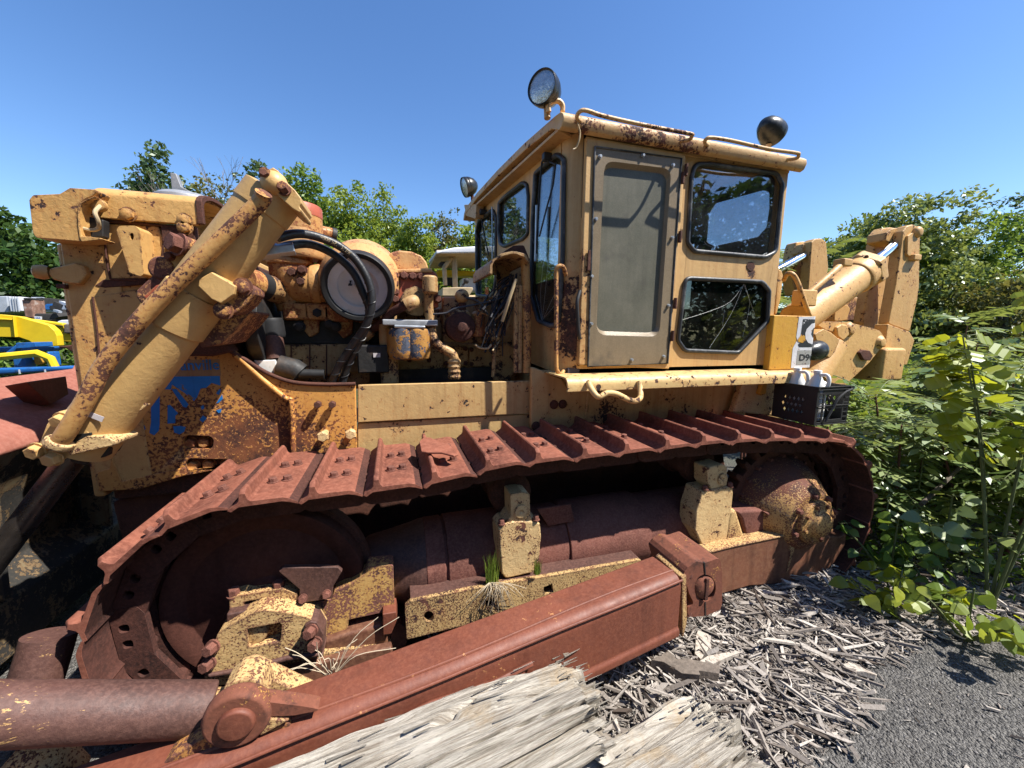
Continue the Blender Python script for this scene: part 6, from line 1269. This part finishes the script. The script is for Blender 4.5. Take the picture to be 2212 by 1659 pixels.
def sumac(base, h, nfr, label, seed, mat=None, ln=.5, lean=(0, 0), tops=.7, stems=2):
    r_ = random.Random(seed); base = V(base); t = thing('sumac_bush', base, label, 'bush', 'sumac bushes beside the machine'); out = []; tint = []; ra = MB(); st = MB()
    for s_ in range(stems):
        bb = base+V((r_.uniform(-.18, .18), r_.uniform(-.18, .18), 0))*(s_ > 0); hh = h*r_.uniform(.75, 1.) if s_ else h
        tp = bb+V((lean[0]+r_.uniform(-.2, .2), lean[1]+r_.uniform(-.2, .2), hh)); st.tube([bb, bb.lerp(tp, .5)+V((.03, 0, .02)), tp], [.016, .012, .006], 7)
        for k in range(nfr):
            f = r_.uniform(.25, 1.0)**tops; p = bb.lerp(tp, f); a = r_.uniform(0, 6.283); el = r_.uniform(.05, .8)+.4*(f > .9)
            frond_pts(p, (math.cos(a), math.sin(a), el), ln*r_.uniform(.7, 1.15), r_.randint(8, 11), .15*ln/.5, r_.uniform(.7, 1.3), out, tint, ra, r_.uniform(.15, .75))
    obj('stem', st, m_stemr, t, 0); obj('leaf_stalks', ra, m_stem, t, 0); o = soup('leaves', np.array(out), 4, mat or L_su, tint, parent=t); o.location = -base; return t
SU = [((3.75, 2.35, 0), 1.15, 16, 'sumac bush close against the rear of the track below the crate', .50), ((4.3, 2.15, 0), 1.35, 18, 'sumac bush under the ripper link with fronds over the crate', .55),
      ((5.0, 2.0, 0), 1.35, 18, 'sumac bush in front of the ripper tip', .55), ((5.6, 2.35, 0), 1.5, 18, 'sumac bush right of the ripper tip', .6), ((4.75, 1.62, 0), 1.15, 16, 'sumac bush low at the right behind the leaning stick', .5),
      ((5.4, 1.72, 0), 1.25, 16, 'sumac bush at the right edge behind the tulip sapling', .55), ((6.3, 2.1, 0), 1.5, 16, 'sumac bush at the far right edge', .6), ((6.6, 2.8, 0), 1.8, 18, 'sumac bush rising behind the ripper flare', .6),
      ((7.6, 3.4, 0), 2.1, 18, 'taller sumac bush below the spreading tree', .65), ((7.6, 2.5, 0), 1.7, 14, 'sumac bush by the right edge under the olive tree', .6)]
for i, (b_, h_, n_, lb, ln_) in enumerate(SU): sumac(b_, h_, n_, lb, 40+i, ln=ln_, stems=3)
sumac((5.75, 4.3, 0), 3.15, 16, 'tall sumac rising between the cab and the far ripper bracket', 61, ln=.75, stems=3, tops=.35); sumac((6.75, 4.6, 0), 2.9, 16, 'tall sumac behind the ripper cylinder with yellow tips', 62, ln=.75, stems=3, tops=.35, mat=L_su)
sumac((6.5, 4.1, 0), 2.7, 14, 'tall sumac between the two ripper brackets', 63, ln=.7, stems=3, tops=.4); sumac((4.5, 3.9, 0), 2.75, 12, 'tall sumac seen through the rear window of the cab', 64, ln=.7, stems=3, tops=.4)
# ---- broad leaved plants
def lobed(o, d, nrm, L, W, kind):
    d = d/np.linalg.norm(d); nrm = nrm/np.linalg.norm(nrm); s = np.cross(nrm, d)
    if kind == 'tulip': pr = [(0, .0), (.10, .42), (.38, .52), (.52, .36), (.80, .46), (1.0, .24), (.90, 0)]
    else: pr = [(0, 0), (-.06, .22), (.12, .46), (.42, .48), (.75, .26), (1.02, 0)]
    P_ = [o+d*a*L+s*b*W+nrm*b*b*W*.35 for a, b in pr]; Q_ = [o+d*a*L-s*b*W+nrm*b*b*W*.35 for a, b in pr]; n = len(pr); out = []
    for i in range(n-1): out += [P_[i], P_[i+1], Q_[i+1], Q_[i]]
    return out
def broad(base, h, n, size, label, seed, mat, kind, name='sapling', spread_=.35, lean=(0, 0), stems=3, cat='plant', lo=.25):
    r_ = random.Random(seed); base = V(base); t = thing(name, base, label, cat); out = []; tint = []; st = MB()
    for s_ in range(stems):
        a = r_.uniform(0, 6.28); tp = base+V((lean[0]+spread_*math.cos(a)*(s_ > 0), lean[1]+spread_*math.sin(a)*(s_ > 0), h*r_.uniform(.7, 1) if s_ else h)); path = spl([tuple(base), tuple(base.lerp(tp, .5)+V((0, 0, h*.08))), tuple(tp)], 6); st.tube(path, [.010-.006*i/len(path) for i in range(len(path))], 7)
        for k in range(n):
            f = r_.uniform(lo, 1.); p = np.array(V(path[0]).lerp(V(path[-1]), f)); p[2] += math.sin(f*math.pi)*h*.08; a = r_.uniform(0, 6.283); d = np.array((math.cos(a), math.sin(a), r_.uniform(-.25, .35))); e = p+d*size*r_.uniform(.4, .9)
            st.tube([tuple(p), tuple(e)], .0022, 4, caps=False); nr = np.array((r_.gauss(-.45, .5), r_.gauss(-.45, .5), .8)); nr -= d*np.dot(nr, d)/np.dot(d, d); dd_ = d+np.array((0, 0, -.5)); dd_ -= 0; S = size*r_.uniform(.6, 1.2)
            l_ = lobed(e, dd_, nr, S, S*.9, kind); out += l_; tint += [min(1, max(0, r_.gauss(.45, .28)))]*(len(l_)//4)
    obj('stem', st, m_stem, t, 0); o = soup('leaves', np.array(out), 4, mat, tint, parent=t); o.location = -base; return t
b = PZ(2085, 985, .0)
broad((3.85, 1.32, 0), 2.3, 44, .12, 'lime leaved tulip sapling standing at the right edge before the sumac', 71, L_ye, 'tulip', 'tulip_sapling', .34, stems=5, lean=(.02, .0), lo=.45)
broad((4.3, 1.22, 0), 1.75, 28, .095, 'lime leaved tulip shoot cut off by the right edge', 72, L_ye, 'tulip', 'tulip_sapling', .25, stems=3)
broad((3.05, 1.42, 0), .33, 14, .085, 'low heart leaved weed with yellow leaves beside the chips', 73, L_ye, 'heart', 'heart_leaf_weed', .28, stems=4)
broad((3.35, 1.22, 0), .36, 16, .085, 'heart leaved weed trailing onto the gravel at right', 74, L_ye, 'heart', 'heart_leaf_weed', .32, stems=4)
broad((3.55, 1.72, 0), .55, 16, .09, 'dark heart leaved weed close behind the rear track', 75, L_md, 'heart', 'heart_leaf_weed', .35, stems=4)
broad((3.62, 1.5, 0), .28, 16, .075, 'small leafy weed between rear track and leaning stick', 76, L_lt, 'heart', 'heart_leaf_weed', .25, stems=4)
broad((4.0, 1.65, 0), .7, 18, .10, 'glossy pale leaved shoot beside the rear track', 77, L_su, 'heart', 'leafy_shoot', .4, stems=4)
# undergrowth filling the ground at right
pts = []
for i in range(26000):
    x = random.uniform(3.55, 11); y = random.uniform(1.25, 6.5)+.0
    if y < 1.25+.0 or (x < 3.9 and y < 1.6) or y > 1.2+x*.55: continue
    top = (.30+.55*abs(noise.noise(V((x*.9, y*.9, 5.)))))*min(1, (x-3.2)*.9)*(1+.10*max(0, x-5)); pts.append((x, y, gz(x, y)+random.random()**.7*top))
tag(soup('undergrowth', leaves(np.array(pts), .075, (0, 0, .6), 1., .42), 4, L_md, np.clip(RNG.normal(.45, .3, len(pts)), 0, 1)), 'tangled green undergrowth between and under the bushes at right', 'undergrowth', kind='stuff')
pts = []
for i in range(14000):
    x = random.uniform(8, 26); y = random.uniform(2, 16)
    if y > x*.62+1 or y < x*.12: continue
    pts.append((x, y, random.random()*(.8+.9*abs(noise.noise(V((x*.4, y*.4, 2.)))))))
tag(soup('far_brush', leaves(np.array(pts), .22, (0, 0, .6), 1., .45), 4, L_lt, np.clip(RNG.normal(.4, .3, len(pts)), 0, 1)), 'low green brush in front of the trees at right', 'undergrowth', kind='stuff')
pts = []
for i in range(9000):
    x = random.uniform(-16, 12); y = random.uniform(17, 22); pts.append((x, y, random.random()*(1.6+1.2*abs(noise.noise(V((x*.4, y*.4, 9.)))))))
tag(soup('far_brush', leaves(np.array(pts), .26, (0, 0, .6), 1., .45), 4, L_md, np.clip(RNG.normal(.35, .3, len(pts)), 0, 1)), 'band of brush at the foot of the far trees', 'undergrowth', kind='stuff')
pts = []
for i in range(24000):
    x = random.uniform(-22, 26); y = -random.uniform(13, 16); pts.append((x, y, random.random()**.8*(10.5+2.*noise.noise(V((x*.25, 3., 1.))))))
tag(soup('far_brush', leaves(np.array(pts), .55, (0, .4, .5), 1., .5), 4, L_dk, np.clip(RNG.normal(.5, .3, len(pts)), 0, 1)), 'tree line across the yard that the cab glass mirrors', 'undergrowth', kind='stuff')
# leaning stick
tag(obj('dead_stick', MB().tube([P(1990, 1090, 1.75), P(2100, 985, 1.9), P(2230, 840, 2.05)], [.016, .013, .010], 8), m_bark, None, 0), 'bare dark stick leaning up to the right edge', 'stick')
# grass tufts and dry stalks on the frame
def tuft(c, n, h, sp, mat, label, bend=.3, name='grass_tuft', seed=1, w=.0028):
    r_ = random.Random(seed); out = []; tint = []
    for _ in range(n):
        o = np.array(c)+np.array((r_.gauss(0, sp), r_.gauss(0, sp*.5), 0)); L = h*r_.uniform(.45, 1.15); bd = np.array((r_.gauss(0, bend), r_.gauss(-.05, bend), 0)); sd = np.array((1, r_.uniform(-.5, .5), 0)); p0 = o
        for k in range(4):
            f0, f1 = k/4, (k+1)/4; a_ = o+np.array((0, 0, L*f0))+bd*L*f0*f0; b_ = o+np.array((0, 0, L*f1))+bd*L*f1*f1; out += [a_-sd*w*(1-f0), b_-sd*w*(1-f1), b_+sd*w*(1-f1), a_+sd*w*(1-f0)]; tint.append(min(1, max(0, r_.gauss(.5, .25))))
    return tag(soup(name, np.array(out), 4, mat, tint), label, 'grass')
tuft(P(1062, 1258, 1.96), 130, .17, .016, L_lt, 'bright green grass tuft left of the front roller post', .10, seed=3)
tuft(P(1160, 1240, 1.93), 60, .09, .010, L_lt, 'small green grass tuft right of the front roller post', .10, seed=4)
mb = MB(); r_ = random.Random(9)
for k in range(46):
    c = P(1070+r_.uniform(-14, 16), 1258, 1.945); e = c+V((r_.gauss(0, .07), -.02-r_.random()*.05, -r_.uniform(.04, .16))); mb.tube(spl([tuple(c), tuple(c.lerp(e, .5)+V((0, -.03, .03))), tuple(e)], 4), .0014, 4, caps=False)
tag(obj('dry_grass', mb, m_straw, None, 0), 'dry straw roots hanging over the yellow side rail', 'grass', kind='stuff')
mb = MB()
for k in range(16):
    c = P(706+r_.uniform(-8, 22), 1458, 1.72); e = c+V((r_.gauss(-.03, .13), r_.uniform(-.06, .06), r_.uniform(.06, .22))); mb.tube(spl([tuple(c), tuple(c.lerp(e, .5)+V((r_.gauss(0, .03), 0, .04))), tuple(e)], 4), .0019, 4, caps=False)
tag(obj('dry_stalks', mb, m_straw, None, 0), 'few dry bent stalks growing up behind the push arm', 'dry stalks')
# ---------------------------------------------------------------- background yard
m_by = plain('fresh_yellow', (.62, .43, .012), .45, var=.1); m_bb = plain('machine_blue', (.012, .10, .32), .45, var=.35, dirt=(.02, .03, .05)); m_bd = plain('yard_dark', (.03, .028, .027), .8, var=.5)
m_cw = plain('container_white', (.62, .63, .66), .5, var=.1, dirt=(.3, .28, .26), dthr=.6); m_cg = plain('container_grey', (.33, .36, .40), .5, var=.15); m_cr = plain('container_rust', (.22, .12, .085), .7, var=.5, dirt=(.4, .36, .32))
def bx_thing(name, loc, label, cat): return thing(name, loc, label, cat)
BYY = 7.5
sm = bx_thing('screening_machine', (P(60, 760, BYY).x, BYY, 0), 'yellow and blue screening machine partly hidden by the blade and radiator', 'machine')
ex('hopper_side', rnd(q('B5', -800, 380, 0, 440, 200, 460, 290, 470, 460, 520, 780, 610, 880, 700, 920, 780, 940, 945, 600, 960, 580, 940, 470, 860, 310, 805, 240, 805, -800, 780), 2), BYY, .12, m_by, sm, .02)
ex('hopper_rib', q('B5', 195, 460, 215, 460, 250, 805, 232, 805), BYY-.05, .05, m_by, sm, .01); ex('hopper_band', q('B5', -800, 440, 0, 495, 195, 515, 195, 530, -800, 500), BYY-.04, .04, m_by, sm, .01)
ex('chute_side', q('B5', 430, 500, 1020, 580, 1030, 740, 1300, 755, 1300, 900, 940, 870, 880, 700, 760, 600), BYY+.5, .1, m_by, sm, .02); ex('chute_band', q('B5', 650, 580, 1020, 620, 1020, 630, 650, 590), BYY+.46, .04, m_bd, sm, 0)
ex('timber_stop', q('B5', 1025, 590, 1250, 590, 1250, 745, 1025, 740), BYY+.45, .3, m_wood3, sm, .02)
ex('blue_strut', q('B5', 40, 1080, 250, 920, 300, 960, 190, 1090, 60, 1140), BYY-.3, .1, m_bb, sm, .02); ex('blue_bracket', rnd(q('B5', 255, 905, 290, 895, 560, 890, 575, 960, 480, 975, 265, 985), 1), BYY-.35, .3, m_bb, sm, .02)
ex('cross_beam', q('B5', -800, 980, 880, 960, 840, 1030, -800, 1060), BYY+.2, .2, m_bb, sm, .02); ex('blue_leg', q('B5', 190, 1100, 380, 1090, 410, 1310, 220, 1310), BYY-.1, .2, m_bb, sm, .02); ex('blue_leg', q('B5', 740, 1040, 790, 1040, 830, 1280, 750, 1280), BYY-.1, .2, m_bb, sm, .02)
ex('orange_ram', rnd(q('B5', 530, 1100, 600, 1095, 635, 1220, 590, 1255, 560, 1230), 2), BYY, .12, m_tank, sm, .02); ex('under_beam', q('B5', 880, 960, 1300, 915, 1300, 1130, 1060, 990), BYY+.3, .2, m_drust, sm, .02)
mb = MB(); mb.tube([P(*p, BYY-1.2) for p in q('B5', -600, 1165, 0, 1125, 610, 1065, 820, 1150, 895, 1310)], .045, 8); obj('guard_handrail', mb, m_by, sm, 0)
ex('blue_deck', q('B5', -600, 1330, 1350, 1270, 1350, 1330, -600, 1440), BYY-1.3, .15, m_bb, sm, .02)
mb = MB(); 
for x in (290, 710): mb.prism([P(px, py, BYY-1.32) for px, py in q('B5', x, 1330, x+10, 1330, x+25, 1400, x+12, 1400)], (0, .02, 0))
obj('deck_stiffeners', mb, m_cg, sm, 0)
CY_ = 17.5
ct_ = bx_thing('shipping_container', (P(0, 660, CY_).x, CY_, 0), 'pale grey container box at the far left edge', 'container'); ex('container_box', q('B5', -700, 145, 110, 140, 150, 405, -700, 410), CY_, 2.4, m_cg, ct_, .03)
ct2 = bx_thing('shipping_container', (P(33, 660, CY_).x, CY_-.2, 0), 'bright white ribbed container end beside the rusty posts', 'container'); ex('container_box', q('B5', 122, 145, 325, 150, 360, 385, 165, 395), CY_-.2, 2.4, m_cw, ct2, .03)
for x in (185, 225, 265): ex('door_rib', q('B5', x, 150, x+7, 150, x+40, 390, x+33, 390), CY_-.24, .04, m_cg, ct2, 0)
ct3 = bx_thing('rusty_post', (P(60, 680, CY_-1).x, CY_-1, 0), 'tall rusty and white steel column beside the containers', 'column'); ex('column_body', q('B5', 345, 195, 510, 190, 550, 500, 400, 480), CY_-1, .5, m_cr, ct3, .03); ex('column_cap', q('B5', 370, 165, 490, 165, 495, 200, 380, 200), CY_-1.05, .5, m_bd, ct3, .02)
ct4 = bx_thing('dark_trailer', (P(80, 660, CY_).x, CY_+.5, 0), 'dark framed trailer side behind the scrap', 'trailer'); ex('trailer_side', q('B5', 510, 165, 670, 160, 700, 345, 540, 335), CY_+.5, 2, m_bd, ct4, .03); ex('trailer_rail', q('B5', 505, 155, 680, 155, 682, 168, 505, 170), CY_+.45, .1, m_cg, ct4, 0)
tc = bx_thing('truck_cab', (P(112, 660, CY_).x, CY_, 0), 'dark blue truck cab at the foot of the dark trees', 'truck'); ex('cab_shell', rnd(q('B5', 700, 300, 750, 268, 900, 262, 935, 300, 970, 370, 740, 360), 2), CY_, 1.8, m_bb, tc, .05); ex('cab_window', q('B5', 805, 295, 910, 290, 930, 360, 815, 360), CY_-.02, .04, m_bd, tc, 0)
sw = bx_thing('trailer_bed', (P(90, 690, CY_-2).x, CY_-2, 0), 'dark trailer bed carrying the scrap heap', 'trailer'); ex('bed_side', q('B5', 555, 420, 1130, 420, 1150, 560, 560, 530), CY_-2, 1., m_bd, sw, .03)
sg_ = ex('sign_panel', q('B5', 555, 465, 668, 470, 668, 520, 560, 515), CY_-2.05, .03, m_cw, sw, 0)
me = text_mesh('USA', 1., .02); xs_ = [v.co.x for v in me.vertices]; a0, a1 = P(*q('B5', 568, 503)[0], CY_-2.06), P(*q('B5', 655, 503)[0], CY_-2.06); k = (a1-a0).length/max(xs_); dx = (a1-a0).normalized()
for v in me.vertices: v.co = a0+dx*(v.co.x*k)+V((0, 0, 1))*(v.co.y*k)
me.materials.append(m_bb); link('sign_lettering', me, sg_).location = (0, 0, 0)
mb = MB(); r_ = random.Random(3); mats_ = [m_bd, m_cg, m_cr, m_cw]
for k in range(150):
    p = P(r_.uniform(72, 152), 0, CY_-1.7); z = P(100, 664+r_.uniform(0, 17), CY_-1.7).z; mb.mi = r_.choice((0, 0, 0, 1, 2, 3)); mb.box((p.x, CY_-1.7+r_.uniform(-.3, .3), z), (r_.uniform(.1, 1.3), r_.uniform(.1, .4), r_.uniform(.03, .22)), Matrix.Rotation(r_.uniform(-.5, .5), 3, 'Y')@Matrix.Rotation(r_.uniform(0, 3), 3, 'Z'))
tag(obj('scrap_heap', mb, mats_, None, 0), 'tangled scrap metal heaped on the dark trailer bed', 'scrap', kind='stuff')
wt = bx_thing('covered_car', (P(145, 694, CY_-5).x, CY_-5, 0), 'white rounded car roof beyond the chute', 'car'); ex('car_roof', rnd(q('B5', 920, 550, 990, 528, 1140, 522, 1180, 580, 1160, 620, 930, 600), 3), CY_-5, 1.5, m_cw, wt, .1)
# canopied machine between engine and cab
CYN = 7.0
cm = bx_thing('canopied_tractor', (P(985, 640, CYN).x, CYN, 0), 'beige tractor with white sun canopy seen between engine and cab', 'tractor')
mb = MB(); A = [P(x, y, CYN) for x, y in q('B6', 395, 470, 480, 415, 700, 370, 1050, 350, 1500, 345, 1500, 460, 1040, 463, 700, 468)]; mb.prism(A, (0, .05, 0)); obj('canopy_edge', mb, m_cw, cm, .03)
o_ = P(*q('B6', 395, 470)[0], CYN); mb = MB(); mb.prism([P(*q('B6', 400, 472)[0], CYN+.04), P(*q('B6', 1500, 462)[0], CYN+.04), P(*q('B6', 1500, 720)[0], CYN+1.4), P(*q('B6', 275, 722)[0], CYN+1.4)], (0, 0, .06)); obj('canopy_underside', mb, m_wireb, cm, .01)
mb = MB(); mb.prism([P(*q('B6', 395, 475)[0], CYN+.02), P(*q('B6', 1500, 455)[0], CYN+.02), P(*q('B6', 1500, 600)[0], CYN+1.45)+V((0, 0, .25)), P(*q('B6', 275, 715)[0], CYN+1.45)+V((0, 0, .1))], (0, 0, .05)); obj('canopy_top', mb, m_cw, cm, .01)
for L, r_ in ((q('B6', 690, 480, 715, 1150), .05), (q('B6', 525, 700, 545, 1000), .04), (q('B6', 520, 710, 655, 545), .04)): obj('canopy_post', MB().tube([P(*p, CYN+.3) for p in L], r_, 12), m_wireb, cm, 0)
ex('canopy_knob', rnd(q('B6', 440, 640, 480, 605, 548, 605, 548, 680, 470, 672), 2), CYN+.3, .2, m_bd, cm, .02); ex('tractor_hood', rnd(q('B6', 495, 1040, 760, 1030, 1005, 1035, 1005, 1080, 940, 1180, 490, 1180), 3), CYN-.2, .9, m_wireb, cm, .05)
ex('tractor_body', q('B6', 480, 1160, 1500, 1160, 1500, 1900, 480, 1900), CYN, .9, m_wireb, cm, .05); ex('fender_stripe', rnd(q('B6', 385, 800, 420, 750, 560, 742, 1040, 768, 1340, 800, 1340, 850, 700, 845, 400, 850), 2), CYN+1.2, .3, m_by, cm, .03)
ex('white_cabinet', q('B6', 830, 875, 1240, 880, 1240, 1100, 840, 1100), CYN+1.0, .4, m_cw, cm, .03); obj('gear_lever', MB().tube([P(*p, CYN) for p in q('B6', 810, 1030, 890, 930)], .018, 8), m_bd, cm, 0); obj('lever_knob', MB().ball(P(*q('B6', 893, 930)[0], CYN), .05), m_bd, cm, 0)
ex('dark_grille', q('B6', 560, 870, 690, 870, 690, 1010, 570, 1010), CYN+1.1, .1, m_bd, cm, 0); ex('red_cover', q('B6', 1085, 1040, 1260, 1030, 1260, 1200, 1085, 1200), CYN+.8, .1, m_red, cm, 0)
# white drum beyond the coolant pipe
wd = bx_thing('white_tarp', (P(600, 640, 6.5).x, 6.5, 0), 'white rounded sheet glimpsed behind the coolant pipe', 'tarp'); ex('sheet', rnd(q('2', 100, 1010, 140, 985, 200, 1000, 240, 1050, 240, 1500, 100, 1500), 3), 6.5, .3, m_cw, wd, .05)
# ================================================================ camera, sun, sky
cam = bpy.data.cameras.new('camera'); cam.sensor_width = 36; cam.lens = FPX/2212*36; cam.clip_start = .05; cam.clip_end = 2000
co_ = bpy.data.objects.new('camera', cam); COL.objects.link(co_); mw = Matrix((( cr.x, cu.x, -cf.x, 0), (cr.y, cu.y, -cf.y, 0), (cr.z, cu.z, -cf.z, H), (0, 0, 0, 1))); co_.matrix_world = mw; SC.camera = co_
sv = V((.60, -.37, 1.0)).normalized()
sun = bpy.data.lights.new('sun', 'SUN'); sun.energy = 5.0; sun.angle = R(.55); sun.color = (1, .955, .88); so = bpy.data.objects.new('sun', sun); COL.objects.link(so); so.rotation_euler = sv.to_track_quat('Z', 'Y').to_euler()
w = bpy.data.worlds.new('World'); SC.world = w; w.use_nodes = True; nt = w.node_tree; bg_ = nt.nodes['Background']; sk = nt.nodes.new('ShaderNodeTexSky'); sk.sky_type = 'NISHITA'; sk.sun_disc = False
sk.sun_elevation = math.asin(sv.z); sk.sun_rotation = math.atan2(sv.x, sv.y); sk.air_density = 1.0; sk.dust_density = .3; sk.ozone_density = 2.6; hs_ = nt.nodes.new('ShaderNodeHueSaturation'); hs_.inputs['Hue'].default_value = .506; hs_.inputs['Saturation'].default_value = 1.20; hs_.inputs['Value'].default_value = .80; nt.links.new(sk.outputs[0], hs_.inputs['Color']); nt.links.new(hs_.outputs[0], bg_.inputs[0]); bg_.inputs[1].default_value = .13
SC.view_settings.view_transform = 'Standard'; SC.view_settings.look = 'None'; SC.view_settings.exposure = 1.03; SC.view_settings.gamma = 1
SC.cycles.max_bounces = 6; SC.cycles.diffuse_bounces = 3; SC.cycles.glossy_bounces = 3; SC.cycles.transparent_max_bounces = 10; SC.cycles.transmission_bounces = 4; SC.cycles.use_denoising = True; SC.cycles.caustics_reflective = False
